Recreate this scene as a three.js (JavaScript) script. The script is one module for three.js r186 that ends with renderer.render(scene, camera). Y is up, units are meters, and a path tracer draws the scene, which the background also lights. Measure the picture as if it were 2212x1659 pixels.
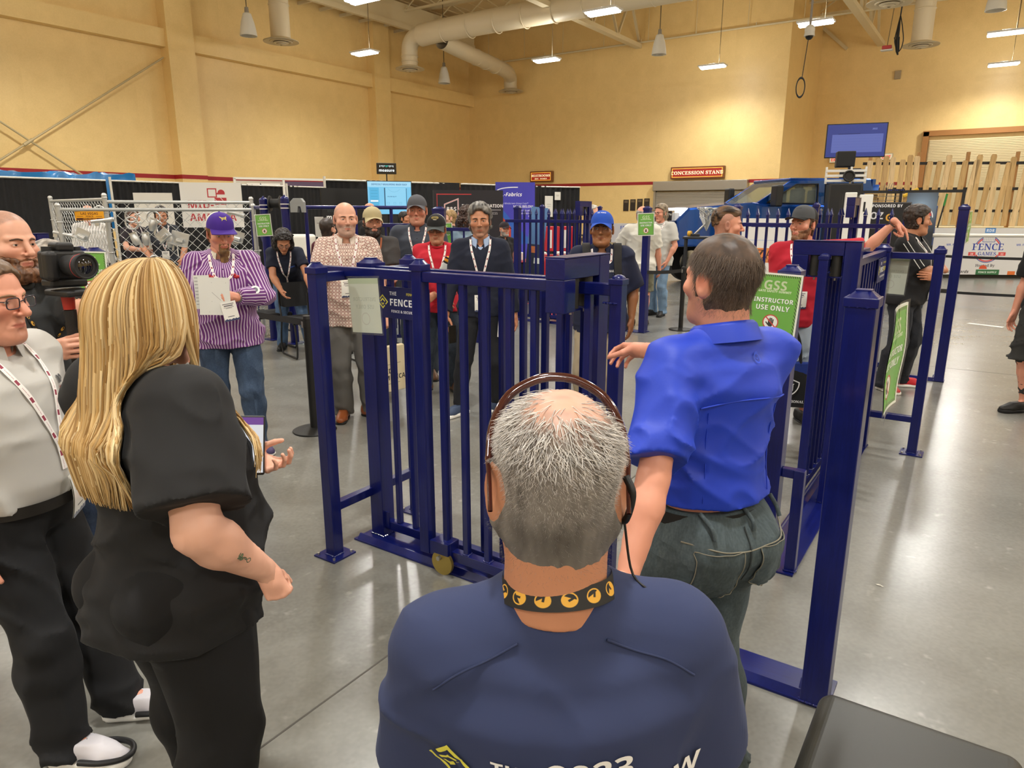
import * as THREE from 'three';
import { RoundedBoxGeometry } from 'three/addons/geometries/RoundedBoxGeometry.js';
import { mergeGeometries, toCreasedNormals } from 'three/addons/utils/BufferGeometryUtils.js';

// ---------------------------------------------------------------- camera, exposure, lamps
const scene = new THREE.Scene();
const camera = new THREE.PerspectiveCamera(57.62, 2212 / 1659, 0.05, 200);
camera.position.set(0, 1.74, 0);
camera.rotation.set(THREE.MathUtils.degToRad(-13.956), THREE.MathUtils.degToRad(34.2), 0, 'YXZ');
const renderer = new THREE.WebGLRenderer({ antialias: true });
renderer.toneMapping = THREE.LinearToneMapping;
renderer.toneMappingExposure = 1.0;
renderer.shadowMap.enabled = true;
scene.background = new THREE.Color(0x0a0a0a);
const LAMP_CANDELA = 128, LAMP_COLOR = new THREE.Color(1.0, 0.98, 0.935);
// hall: z toward the viewer is +, the long left wall is x = -28.7, the far wall z = -37.4
const HALL = { x0: -28.7, x1: 24, zFar: -37.4, zDeep: -44.1, xStep: -9.36, z1: 22, deck: 12.7 };

// ---------------------------------------------------------------- helpers
const PI = Math.PI, sin = Math.sin, cos = Math.cos, abs = Math.abs, min = Math.min, max = Math.max, hyp = Math.hypot;
const rad = (d) => d * PI / 180, clamp = (x, a, b) => (x < a ? a : x > b ? b : x), mix = (a, b, t) => a + (b - a) * t;
const sstep = (a, b, x) => { const t = clamp((x - a) / (b - a), 0, 1); return t * t * (3 - 2 * t); };
const V = (x, y, z) => new THREE.Vector3(x, y, z);
function rng(seed) { let s = seed | 0; return () => { s = (s + 0x6d2b79f5) | 0; let t = Math.imul(s ^ (s >>> 15), 1 | s); t = (t + Math.imul(t ^ (t >>> 7), 61 | t)) ^ t; return ((t ^ (t >>> 14)) >>> 0) / 4294967296; }; }
// value noise in three dimensions, -1 .. 1
const NT = new Float32Array(4096); { const r = rng(77); for (let i = 0; i < 4096; i++) NT[i] = r() * 2 - 1; }
const nh = (x, y, z) => NT[(Math.imul(x, 73856093) ^ Math.imul(y, 19349663) ^ Math.imul(z, 83492791)) & 4095];
function noise(x, y, z) {
  const X = Math.floor(x), Y = Math.floor(y), Z = Math.floor(z); let u = x - X, v = y - Y, w = z - Z;
  u = u * u * (3 - 2 * u); v = v * v * (3 - 2 * v); w = w * w * (3 - 2 * w);
  const a = mix(mix(nh(X, Y, Z), nh(X + 1, Y, Z), u), mix(nh(X, Y + 1, Z), nh(X + 1, Y + 1, Z), u), v);
  const b = mix(mix(nh(X, Y, Z + 1), nh(X + 1, Y, Z + 1), u), mix(nh(X, Y + 1, Z + 1), nh(X + 1, Y + 1, Z + 1), u), v);
  return mix(a, b, w);
}
const fbm = (x, y, z, n = 4) => { let s = 0, a = 0.5; for (let i = 0; i < n; i++) { s += a * noise(x, y, z); x = x * 2.03 + 7.1; y = y * 2.03 + 3.7; z = z * 2.03 + 1.9; a *= 0.5; } return s; };

const used = {};
const numbered = (n) => { used[n] = (used[n] ?? -1) + 1; return used[n] ? n + '_' + String(used[n]).padStart(3, '0') : n; };
function tag(o, label, category, group) { o.userData = { label, category }; if (group) o.userData.group = group; return o; }
function thing(name, label, category, pos = [0, 0, 0], turn = 0, group) {
  const o = new THREE.Group(); o.name = numbered(name); o.position.set(...pos); o.rotation.y = turn; scene.add(o); return tag(o, label, category, group);
}
function joined(gs) { if (!Array.isArray(gs)) return gs; if (gs.length === 1) return gs[0]; return mergeGeometries(gs.map(plain), false); }
function plain(g) { g = g.index ? g.toNonIndexed() : g; const o = new THREE.BufferGeometry(); for (const k of ['position', 'normal', 'uv']) { if (g.attributes[k]) o.setAttribute(k, g.attributes[k]); else if (k === 'uv') o.setAttribute('uv', new THREE.BufferAttribute(new Float32Array(g.attributes.position.count * 2), 2)); } return o; }
function obj(name, gs, mat, parent = scene) {
  const m = new THREE.Mesh(joined(gs), mat); m.name = parent === scene ? numbered(name) : name; m.castShadow = m.receiveShadow = true; parent.add(m); return m;
}
function struct(name, gs, mat, parent = scene) { const m = obj(name, gs, mat, parent); if (parent === scene) m.userData = { kind: 'structure' }; return m; }
function dup(src, pos, turn, label, group) {
  const r = src.clone(); r.name = numbered(src.name.replace(/_\d{3}$/, '')); r.userData = { ...src.userData }; scene.add(r);
  if (pos) r.position.set(...pos); if (turn !== undefined) r.rotation.y = turn; if (label) r.userData.label = label; if (group) r.userData.group = group; return r;
}
function box(w, h, d, x = 0, y = 0, z = 0, ry = 0, rx = 0, rz = 0) { const g = new THREE.BoxGeometry(w, h, d); if (rx) g.rotateX(rx); if (rz) g.rotateZ(rz); if (ry) g.rotateY(ry); return g.translate(x, y, z); }
function rbox(w, h, d, r, x = 0, y = 0, z = 0, seg = 2) { return new RoundedBoxGeometry(w, h, d, seg, r).translate(x, y, z); }
function cyl(r0, r1, h, x, y, z, n = 20, axis = 'y') { const g = new THREE.CylinderGeometry(r1, r0, h, n); if (axis === 'x') g.rotateZ(PI / 2); if (axis === 'z') g.rotateX(PI / 2); return g.translate(x, y, z); }
function tube(pts, r, seg = 40, n = 8, closed = false, tension = 0.5) { const c = new THREE.CatmullRomCurve3(pts.map((p) => (p.isVector3 ? p : V(...p))), closed, 'catmullrom', tension); return new THREE.TubeGeometry(c, seg, r, n, closed); }
function rod(a, b, r, n = 8) { const A = V(...a), B = V(...b), L = A.distanceTo(B), g = new THREE.CylinderGeometry(r, r, L, n); g.applyQuaternion(new THREE.Quaternion().setFromUnitVectors(V(0, 1, 0), B.clone().sub(A).normalize())); return g.translate((A.x + B.x) / 2, (A.y + B.y) / 2, (A.z + B.z) / 2); }
function beam(a, b, w, h) { // square bar between two points
  const A = V(...a), B = V(...b), L = A.distanceTo(B), g = new THREE.BoxGeometry(w, h, L); const m = new THREE.Matrix4().lookAt(A, B, V(0, 1, 0)); g.applyMatrix4(m); return g.translate((A.x + B.x) / 2, (A.y + B.y) / 2, (A.z + B.z) / 2);
}
function lathe(pts, n = 32) { return new THREE.LatheGeometry(pts.map(([x, y]) => new THREE.Vector2(x, y)), n); }
function extr(shapePts, depth, bevel = 0) { const s = new THREE.Shape(shapePts.map(([x, y]) => new THREE.Vector2(x, y))); return new THREE.ExtrudeGeometry(s, { depth, bevelEnabled: bevel > 0, bevelThickness: bevel, bevelSize: bevel, bevelSegments: 2, curveSegments: 12 }); }
const M = (color, roughness = 0.6, o = {}) => new THREE.MeshPhysicalMaterial({ color, roughness, ...o });
function canvasTex(w, h, draw, srgb = true) { const c = document.createElement('canvas'); c.width = w; c.height = h; const g = c.getContext('2d'); draw(g, w, h); const t = new THREE.CanvasTexture(c); if (srgb) t.colorSpace = THREE.SRGBColorSpace; t.anisotropy = 8; return t; }
function dataTex(w, h, fn, srgb = true) { const d = new Uint8Array(w * h * 4); for (let y = 0, i = 0; y < h; y++) for (let x = 0; x < w; x++, i += 4) { const c = fn(x / w, y / h); d[i] = clamp(c[0], 0, 255); d[i + 1] = clamp(c[1], 0, 255); d[i + 2] = clamp(c[2], 0, 255); d[i + 3] = 255; } const t = new THREE.DataTexture(d, w, h); t.magFilter = THREE.LinearFilter; t.wrapS = t.wrapT = THREE.RepeatWrapping; if (srgb) t.colorSpace = THREE.SRGBColorSpace; t.needsUpdate = true; return t; }
function txt(g, s, x, y, font, color, align = 'center') { g.font = font; g.fillStyle = color; g.textAlign = align; g.textBaseline = 'middle'; g.fillText(s, x, y); }
// a thin printed board: front face carries the print, the rest is plain; lies in the xy plane facing +z
function board(name, w, h, t, tex, parent, sideMat, rough = 0.5, o = {}) {
  const back = obj(name, box(w, h, t), sideMat, parent);
  const p = obj('print', new THREE.PlaneGeometry(w, h).translate(0, 0, t / 2 + 0.0012), M(0xffffff, rough, { map: tex, ...o }), back); return back;
}
// ---------------------------------------------------------------- the hall
const wallTex = dataTex(512, 512, (u, v) => { const n = fbm(u * 9, v * 9, 1.3, 4) * 7 + noise(u * 150, v * 150, 3) * 2.5; return [240 + n, 208 + n, 142 + n]; });
wallTex.repeat.set(0.25, 0.25);
const wallM = M(0xffffff, 0.42, { map: wallTex });
const trimRed = M(0x9c1a20, 0.5);
const steelPaint = M(0xd9c9a2, 0.55), deckM = M(0xd8c397, 0.75);
function wallBox(x0, x1, y0, y1, z0, z1) { const g = new THREE.BoxGeometry(x1 - x0, y1 - y0, z1 - z0).translate((x0 + x1) / 2, (y0 + y1) / 2, (z0 + z1) / 2); const p = g.attributes.position, n = g.attributes.normal, u = g.attributes.uv; for (let i = 0; i < p.count; i++) { if (abs(n.getX(i)) > 0.5) u.setXY(i, p.getZ(i), p.getY(i)); else if (abs(n.getY(i)) > 0.5) u.setXY(i, p.getX(i), p.getZ(i)); else u.setXY(i, p.getX(i), p.getY(i)); } return g; }
const { x0: HX0, x1: HX1, zFar: HZF, zDeep: HZD, xStep: HXS, z1: HZ1, deck: HY } = HALL;
// polished concrete floor
const floorTex = dataTex(1024, 1024, (u, v) => {
  const p = (a, b, s) => { // periodic mottling: blend four shifted samples
    const f = (x, y) => fbm(x * s, y * s, 9.2 + s, 5), bu = sstep(0.8, 1, a), bv = sstep(0.8, 1, b);
    return mix(mix(f(a, b), f(a - 1, b), bu), mix(f(a, b - 1), f(a - 1, b - 1), bu), bv);
  };
  let n = p(u, v, 5) * 13 + p(u, v, 23) * 5 + noise(u * 400, v * 400, 2) * 4;
  const sc = p(u, v, 70); if (sc > 0.4) n += (sc - 0.4) * 90;
  return [121 + n, 120 + n, 114 + n];
});
floorTex.repeat.set(0.21, 0.21);
const floorRough = dataTex(512, 512, (u, v) => { const n = 62 + fbm(u * 8, v * 8, 4, 4) * 5 + noise(u * 60, v * 60, 8) * 1.2; return [n, n, n]; }, false);
floorRough.repeat.set(0.5, 0.5);
{
  const W = HX1 - HX0 + 1, D = HZ1 - HZD + 1, g = new THREE.PlaneGeometry(W, D, 110, 140).rotateX(-PI / 2).translate((HX0 + HX1) / 2, 0, (HZD + HZ1) / 2);
  const p = g.attributes.position, u = g.attributes.uv, c = new Float32Array(p.count * 3);
  for (let i = 0; i < p.count; i++) { const x = p.getX(i), z = p.getZ(i); u.setXY(i, x, z); const k = 1 + 0.16 * fbm(x * 0.45, 2, z * 0.45, 4); c[i * 3] = k; c[i * 3 + 1] = k; c[i * 3 + 2] = k * (1 - 0.03 * noise(x * 0.2, 5, z * 0.2)); }
  g.setAttribute('color', new THREE.BufferAttribute(c, 3));
  const fl = struct('floor', g, M(0xffffff, 1, { map: floorTex, roughnessMap: floorRough, vertexColors: true }));
  // the concrete slab below and the saw-cut joints
  struct('floor_slab', box(W, 0.3, D, (HX0 + HX1) / 2, -0.16, (HZD + HZ1) / 2), M(0x807b72, 0.9), fl);
  const jm = M(0x56534d, 0.9), js = [];
  for (const z of [-13.6, -18, -9.2]) js.push(box(40, 0.0012, 0.008, -4, 0.0004, z));
  for (const x of [-10.5, -1.8, 4.5]) js.push(box(0.008, 0.0012, 45, x, 0.0004, -20));
  struct('floor_joint', js, jm, fl);
}
struct('ceiling', wallBox(HX0 - 0.4, HX1 + 0.4, HY, HY + 0.3, HZD - 0.4, HZ1 + 0.4), deckM);
const wl = struct('wall_left', wallBox(HX0 - 0.4, HX0, 0, HY, HZF - 0.4, HZ1), wallM);
struct('wall_far', wallBox(HX0 - 0.4, HXS, 0, HY, HZD - 0.4, HZF), wallM);
struct('wall_deep', wallBox(HXS, HX1, 0, HY, HZD - 0.4, HZD), wallM);
struct('wall_right', wallBox(HX1, HX1 + 0.4, 0, HY, HZD - 0.4, HZ1), wallM);
struct('wall_back', wallBox(HX0 - 0.4, HX1 + 0.4, 0, HY, HZ1, HZ1 + 0.4), wallM);
// pilasters and the ledge beam of the left wall
for (const [z0, z1, d] of [[-18.35, -17.2, 0.55], [-29.75, -28.6, 0.55], [-7.2, -6.05, 0.55]]) struct('wall_pilaster', wallBox(HX0, HX0 + d, 0, HY, z0, z1), wallM);
struct('wall_ledge', wallBox(HX0, HX0 + 0.38, 8.05, 8.72, HZF, HZ1), wallM);
// red stripe, following the walls and pilasters
{
  const s = [], y = 3.1, h = 0.16;
  const zs = [HZF, -29.75, -28.6, -18.35, -17.2, -7.2, -6.05, HZ1];
  for (let i = 0; i < zs.length - 1; i++) { const on = i % 2 === 1, x = HX0 + (on ? 0.55 : 0); s.push(box(0.012, h, zs[i + 1] - zs[i], x + 0.004, y, (zs[i] + zs[i + 1]) / 2)); if (on) for (const e of [0, 1]) s.push(box(0.56, h, 0.012, HX0 + 0.28, y, zs[i + e] + (e ? 0.004 : -0.004))); }
  struct('trim_1', s, trimRed);
  struct('trim_2', [box(12.9, h, 0.012, -22.25, y + 0.1, HZF + 0.004), box(1.5, h, 0.012, -10.1, y + 0.1, HZF + 0.004), box(0.012, h, 6.7, HXS + 0.004, y + 0.1, -40.75), box(5.5, h, 0.012, -6.6, y + 0.05, HZD + 0.004)], trimRed);
}
struct('baseboard_far', box(19.3, 0.16, 0.02, -19, 0.08, HZF + 0.01), M(0x5b4636, 0.6));
// roof steel: girders along z, joists along x
const girders = [];
for (const x of [-17.2, -6.4, 5, 16]) {
  const g = [box(0.34, 0.2, HZ1 - HZD, x, 10.25, (HZ1 + HZD) / 2), box(0.34, 0.2, HZ1 - HZD, x, HY - 0.25, (HZ1 + HZD) / 2)];
  for (let z = HZD + 1.2, i = 0; z < HZ1 - 1; z += 1.35, i++) g.push(beam([x, 10.3, z + (i % 2 ? 1.35 : 0)], [x, HY - 0.3, z + (i % 2 ? 0 : 1.35)], 0.12, 0.1));
  const o = obj('roof_girder', g, steelPaint); o.userData = { kind: 'structure' };
}
{ const g = []; for (let z = -43; z < HZ1; z += 2.6) { g.push(box(HX1 - HX0, 0.16, 0.12, (HX0 + HX1) / 2, HY - 0.12, z), box(HX1 - HX0, 0.1, 0.1, (HX0 + HX1) / 2, HY - 0.85, z)); for (let x = HX0 + 0.4, i = 0; x < HX1 - 1; x += 1.1, i++) g.push(beam([x, HY - (i % 2 ? 0.85 : 0.15), z], [x + 1.1, HY - (i % 2 ? 0.15 : 0.85), z], 0.05, 0.05)); }
  const o = obj('roof_joists', g, steelPaint); o.userData = { kind: 'structure' }; }
{ // decking ribs
  const g = []; for (let x = HX0 + 0.5; x < HX1; x += 0.9) g.push(box(0.12, 0.05, HZ1 - HZD, x, HY - 0.02, (HZ1 + HZD) / 2)); const o = obj('roof_deck_ribs', g, deckM); o.userData = { kind: 'structure' }; }
// haunched end trusses over the left wall ledge
{ const g = []; for (let z = -36; z < -10; z += 1.3) g.push(box(1.5, 0.14, 0.1, HX0 + 0.75, 11.2, z)); const o = obj('roof_truss', [box(0.2, 0.24, 26, HX0 + 1.5, 11.1, -23), box(0.05, 1.0, 26, HX0 + 1.5, 11.7, -23), ...g], steelPaint); o.userData = { kind: 'structure' }; }
// wall bracing rods in the first bay
const rodM = M(0xbfae86, 0.5);
{ const a = thing('wall_brace', 'cream painted diagonal rod bracing crossing on the left wall', 'brace', [HX0 + 0.3, 0, 0]);
  obj('brace_rod', rod([0, 7.65, -17.1], [0, 2.2, -9.0], 0.035), rodM, a); obj('brace_rod', rod([0, 7.65, -6.6], [0, 2.2, -14.6], 0.035), rodM, a); obj('turnbuckle', rod([0, 3.95, -11.6], [0, 4.15, -11.9], 0.06), rodM, a); }

// ---------------------------------------------------------------- lamps
const lampWhite = M(0xdad8d2, 0.5), lampGlow = new THREE.MeshStandardMaterial({ color: 0xffffff, emissive: new THREE.Color(1, 0.985, 0.95), emissiveIntensity: 9, roughness: 0.5 });
const cableM = M(0x6d5c3e, 0.7);
function highBay(x, y, z, label, group) {
  const t = thing('high_bay_lamp', label, 'lamp', [x, y, z], 0, group);
  obj('housing', [rbox(1.22, 0.07, 0.62, 0.015, 0, 0.085, 0), box(0.3, 0.07, 0.2, 0, 0.14, 0)], lampWhite, t);
  obj('diffuser', [rbox(1.16, 0.07, 0.25, 0.03, 0.03, 0.03, 0.15), rbox(1.16, 0.07, 0.25, 0.03, -0.03, 0.03, -0.15)], lampGlow, t);
  obj('cable', rod([0.3, 0.15, 0], [0.3, HY - y - 0.02, 0], 0.014, 6), cableM, t);
  const s = new THREE.SpotLight(LAMP_COLOR, LAMP_CANDELA, 0, rad(82), 0.5, 2); s.name = 'lamp_light'; s.position.set(0, -0.03, 0); s.target.position.set(0, -5, 0); s.castShadow = true; s.shadow.radius = 14; t.add(s, s.target); s.target.name = 'lamp_aim';
  const u = new THREE.PointLight(LAMP_COLOR, LAMP_CANDELA * 0.07, 0, 2); u.name = 'added_uplight'; u.position.set(0, 0.3, 0); u.castShadow = true; u.shadow.radius = 8; t.add(u); // added weak uplight, put in to lift the dark upper walls
  obj('added_uplight_strip', box(0.3, 0.012, 0.12, -0.3, 0.126, 0), lampGlow, t);  // added glowing strip, a made-up source for the uplight
  return t;
}
const lampSeen = { '1,1': 'white high-bay lamp cut off by the top edge, left of the second pilaster', '0,2': 'white high-bay lamp in front of the second pilaster of the left wall', '1,3': 'white high-bay lamp hanging beside the curved air duct, over the restroom sign', '2,2': 'white high-bay lamp seen in front of the long air duct', '2,4': 'white high-bay lamp on the far wall side, above and left of the concession sign', '3,3': 'white high-bay lamp beside the grey conduit of the hanging camera', '4,4': 'upper of the two white high-bay lamps at the right edge' };
for (let i = 0; i <= 8; i++) for (let j = -5; j <= 4; j++) {
  if (((i + j) & 1) || (i < 2 && j === 4 && i === 0)) continue;
  const x = -23.3 + 5.64 * i, z = -11.95 - 5.59 * j; if (z < HZD + 1 || (x < HXS && z < HZF + 0.8)) continue;
  highBay(x, 8.2, z, lampSeen[i + ',' + j] ?? 'white rectangular high-bay lamp hanging outside the picture', lampSeen[i + ',' + j] ? undefined : 'lamps outside the picture');
}
highBay(-0.8, 8.2, -41.3, 'lower of the two white high-bay lamps at the right edge');
// unlit prismatic bell lamps
const bellM = M(0xe9e6dc, 0.35, { transmission: 0.15, thickness: 0 });
function bell(x, y, z, label) {
  const t = thing('bell_lamp', label, 'lamp', [x, y, z]);
  const rim = []; for (let i = 0; i < 24; i++) { const a = i / 24 * PI * 2; rim.push(rod([0.17 * cos(a), 0.68, 0.17 * sin(a)], [0.325 * cos(a), 0.02, 0.325 * sin(a)], 0.008, 4)); }
  obj('shade', [lathe([[0.0, 0.84], [0.1, 0.84], [0.16, 0.8], [0.2, 0.66], [0.25, 0.5], [0.3, 0.25], [0.33, 0.0], [0.31, 0.0], [0.29, 0.25], [0.23, 0.5], [0.17, 0.66]], 40), ...rim], bellM, t);
  obj('ballast', cyl(0.09, 0.07, 0.22, 0, 0.93, 0), M(0x8a8378, 0.5), t);
  obj('cable', rod([0, 1, 0], [0, HY - y, 0], 0.022, 6), cableM, t);
}
bell(-25.6, 8.45, -19.1, 'unlit white bell lamp beside the leftmost air diffuser'); bell(-26.0, 8.45, -31.7, 'unlit white bell lamp between the two curved duct outlets');
bell(-13.6, 8.5, -31.7, 'unlit white bell lamp left of the concession stand sign'); bell(-1.1, 8.5, -31.6, 'unlit white bell lamp at the top right edge, partly cut off');

// ---------------------------------------------------------------- air ducts
const ductM = M(0xd2c3a4, 0.5), ductDark = M(0xb9ab90, 0.7);
function diffuser(t, x, y, z) {
  obj('diffuser', [new THREE.TorusGeometry(0.42, 0.05, 8, 40).rotateX(PI / 2).translate(x, y + 0.02, z), lathe([[0.4, 0.14], [0.72, 0.02], [0.72, -0.02], [0.42, 0.03]], 48).translate(x, y, z), lathe([[0.05, -0.1], [0.3, -0.06], [0.32, -0.03], [0.05, -0.02]], 40).translate(x, y, z), lathe([[0.05, -0.13], [0.18, -0.11], [0.2, -0.08], [0.02, -0.08]], 40).translate(x, y, z)], ductM, t);
  obj('louvre', cyl(0.4, 0.4, 0.03, x, y + 0.06, z, 36), ductDark, t);
}
function seams(path, r, n) { const c = new THREE.CatmullRomCurve3(path.map((p) => V(...p))), g = []; for (let i = 1; i < n; i++) { const q = c.getPointAt(i / n), d = c.getTangentAt(i / n), t = new THREE.TorusGeometry(r, 0.025, 6, 36); t.applyQuaternion(new THREE.Quaternion().setFromUnitVectors(V(0, 0, 1), d)); g.push(t.translate(q.x, q.y, q.z)); } return g; }
{
  const t = thing('air_duct', 'long round beige air duct with two curved drops under the roof', 'duct');
  const y = 10.15, z = -28.3;
  obj('main_duct', [tube([[-24.6, y - 0.1, z], [-23.5, y - 0.06, z], [-20, y, z - 0.1], [-14, y, z - 0.2], [-9, y, z - 0.2], [-5, y, z - 0.2]], 0.51, 80, 28), ...seams([[-24.6, y - 0.1, z], [-14, y, z - 0.2], [-5, y, z - 0.2]], 0.515, 13)], ductM, t);
  obj('drop', [tube([[-24.3, y - 0.1, z], [-24.95, y - 0.12, z], [-25.32, y - 0.42, z], [-25.4, y - 0.9, z], [-25.4, 8.65, z]], 0.4, 60, 26), ...seams([[-25.4, 9.4, z], [-25.4, 9.0, z], [-25.4, 8.7, z]], 0.405, 3)], ductM, t);
  obj('branch', [tube([[-23.3, y - 0.5, z], [-23.4, y - 0.68, z - 2], [-24.3, y - 0.7, z - 6.6], [-24.75, y - 0.85, z - 7.9], [-24.85, y - 1.25, z - 8.1], [-24.85, 8.6, z - 8.15]], 0.38, 70, 26), ...seams([[-23.4, y - 0.68, z - 2], [-24.3, y - 0.7, z - 6.6]], 0.385, 4)], ductM, t);
  diffuser(t, -25.4, 8.6, z); diffuser(t, -24.85, 8.55, z - 8.15);
}
for (const [x, z, lab] of [[-25.9, -20.9, 'round beige air diffuser on a straight drop left of the duct'], [-3.8, -36.7, 'round beige air diffuser drop right of the hanging cable bundle'], [-4.1, -28.9, 'round beige air diffuser cut off at the top right']]) {
  const t = thing('air_diffuser', lab, 'duct', [x, 0, z]); obj('drop', [cyl(0.4, 0.4, HY - 8.63, 0, (HY + 8.57) / 2, 0, 28), ...seams([[0, 9, 0], [0, 10.5, 0], [0, 12, 0]], 0.405, 3)], ductM, t); diffuser(t, 0, 8.6, 0);
}
{ const t = thing('sprinkler_pipe', 'thin sprinkler pipe running along the far wall under the roof', 'pipe'); obj('pipe', rod([-27.3, 10.4, -37.2], [3, 10.4, -37.2], 0.05), steelPaint, t); for (let x = -27; x < 3; x += 2.6) obj('hanger', rod([x, 10.4, -37.2], [x, HY, -37.2], 0.014, 5), steelPaint, t); for (let x = -26; x < 3; x += 3) obj('sprinkler_head', cyl(0.03, 0.02, 0.14, x, 10.5, -37.2, 8), steelPaint, t); }
{ const t = thing('sprinkler_pipe', 'sprinkler pipe with hangers crossing above the curved duct', 'pipe'); obj('pipe', rod([-27, 11.6, -24], [3, 11.6, -24], 0.05), steelPaint, t); for (let x = -26.5; x < 3; x += 2.6) obj('hanger', rod([x, 11.6, -24], [x, HY, -24], 0.014, 5), steelPaint, t); }
struct('roof_strut', beam([-9.6, 11.62, HZD + 0.1], [-8.06, 10.2, HZD + 0.1], 0.16, 0.16), steelPaint);
// hanging dome camera with its coil of cable
{
  const t = thing('dome_camera', 'small white dome camera hanging on a long grey conduit', 'camera'); const [x, z] = [-5.6, -24.5];
  obj('conduit', rod([x, 7.2, z], [x, HY, z], 0.035), M(0x8d857a, 0.5), t); obj('housing', [cyl(0.16, 0.13, 0.22, x, 7.05, z, 24), new THREE.SphereGeometry(0.15, 20, 12).translate(x, 7.12, z)], M(0xd5d2c8, 0.4), t); obj('dome', new THREE.SphereGeometry(0.12, 20, 12).translate(x, 6.95, z), M(0x101010, 0.1), t);
  const c = thing('cable_coil', 'black cable coiled in a loop below the dome camera', 'cable'); obj('cord', rod([x - 0.02, 6.88, z], [x - 0.1, 5.75, z], 0.012), M(0x151515, 0.6), c);
  obj('coil', [0, 1, 2].map((i) => new THREE.TorusGeometry(0.22 + i * 0.006, 0.022, 8, 30).scale(0.62, 1.25, 1).rotateY(0.6 + i * 0.07).translate(x - 0.12, 5.48, z)), M(0x131313, 0.6), c);
}
{ const t = thing('cable_bundle', 'black bundle of cables hanging beside a small red box', 'cable'); const [x, z] = [-4.3, -33.5]; const g = []; const r = rng(5); for (let i = 0; i < 9; i++) { const a = r() * 6.28, q = 0.05 + r() * 0.1; g.push(tube([[x, 9.2, z], [x + q * cos(a), 8.7, z + q * sin(a)], [x + 1.6 * q * cos(a), 8.2, z + 1.6 * q * sin(a)], [x + q * 0.6, 7.9 - r() * 0.2, z], [x - q * cos(a), 8.4, z]], 0.02, 20, 6)); } obj('cord_loops', g, M(0x121212, 0.6), t); obj('cord', rod([x, 9.2, z], [x + 0.15, HY, z], 0.025), M(0x1b1b1b, 0.6), t);
  const b = thing('junction_box', 'small red and white box hanging on a thin cable', 'box', [x - 0.35, 8.0, z]); obj('housing', rbox(0.34, 0.14, 0.2, 0.02, 0, 0.06, 0), M(0xb02a24, 0.5), b); obj('base', rbox(0.44, 0.05, 0.26, 0.02, 0, -0.04, 0), M(0xd8d5cc, 0.5), b); obj('cord', rod([0, 0.1, 0], [0.3, HY - 8, 0], 0.014), cableM, b); }
// wall signs
function wallSign(name, label, w, h, x, y, z, lines) {
  const t = thing(name, label, 'sign', [x, y, z]);
  obj('frame', rbox(w, h, 0.24, 0.03, 0, 0, 0), M(0x7a4a22, 0.5), t);
  const tex = canvasTex(1024, Math.round(1024 * h / w), (g, W, H) => { g.fillStyle = '#8a1f16'; g.fillRect(0, 0, W, H); g.strokeStyle = '#f1c64a'; g.lineWidth = H * 0.05; g.strokeRect(H * 0.07, H * 0.07, W - H * 0.14, H - H * 0.14); for (const [s, yy, f] of lines) txt(g, s, W / 2, H * yy, 'bold ' + Math.round(H * f) + 'px serif', '#fff3c4'); });
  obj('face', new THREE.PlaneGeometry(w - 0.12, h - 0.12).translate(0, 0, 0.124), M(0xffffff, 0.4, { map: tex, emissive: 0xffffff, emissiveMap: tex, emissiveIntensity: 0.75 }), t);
}
wallSign('concession_sign', 'lit wooden sign reading CONCESSION STAND over the steel shutter', 2.9, 0.62, -13.5, 3.68, HZF + 0.14, [['CONCESSION STAND', 0.52, 0.46]]);
wallSign('restroom_sign', 'lit wooden sign reading RESTROOMS on the far wall', 1.55, 0.62, -23.15, 3.72, HZF + 0.14, [['RESTROOMS', 0.4, 0.36], ['MEN ◦ WOMEN', 0.75, 0.2]]);
// concession shutter
{ const t = thing('roller_shutter', 'stainless steel roller shutter below the concession sign', 'shutter', [-13.35, 0, HZF]); const st = M(0xa9a59c, 0.36, { metalness: 0.85 });
  obj('hood', rbox(5.1, 0.5, 0.36, 0.03, 0, 3.02, 0.18), st, t); for (let i = 0; i < 22; i++) obj('slat', rbox(4.9, 0.078, 0.03, 0.012, 0, 1.0 + i * 0.08, 0.12), st, t); obj('counter', rbox(5.1, 0.08, 0.4, 0.02, 0, 0.93, 0.2), st, t); for (const s of [-1, 1]) obj('guide', box(0.12, 1.9, 0.18, s * 2.49, 1.9, 0.1), st, t); }
// big roll-up door in the deep wall
{ const d = struct('door_1', box(4.9, 5.3, 0.06, -1.15, 2.65, HZD + 0.05), M(0xcdbb8f, 0.5)); const st = M(0xd9c79b, 0.5);
  for (let i = 0; i < 66; i++) struct('slat', box(4.8, 0.066, 0.05, -1.15, 0.05 + i * 0.08, HZD + 0.1), st, d);
  struct('door_frame', [box(0.26, 5.7, 0.24, -3.75, 2.85, HZD + 0.12), box(5.5, 0.26, 0.24, -1.15, 5.62, HZD + 0.12), box(0.26, 5.7, 0.24, 1.45, 2.85, HZD + 0.12)], M(0xa5713a, 0.5), d); }
{ const d = struct('door_2', box(1.9, 2.2, 0.05, -6.6, 1.1, HZD + 0.03), M(0x6b3a24, 0.5)); struct('door_frame', [box(0.14, 2.4, 0.14, -7.6, 1.2, HZD + 0.07), box(0.14, 2.4, 0.14, -5.6, 1.2, HZD + 0.07), box(2.14, 0.14, 0.14, -6.6, 2.35, HZD + 0.07)], M(0x7b4a2c, 0.5), d); }
const exitTex = canvasTex(256, 128, (g, W, H) => { g.fillStyle = '#cfc3a6'; g.fillRect(0, 0, W, H); txt(g, 'EXIT', W / 2, H * 0.54, 'bold 92px sans-serif', '#ff2a2a'); });
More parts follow.
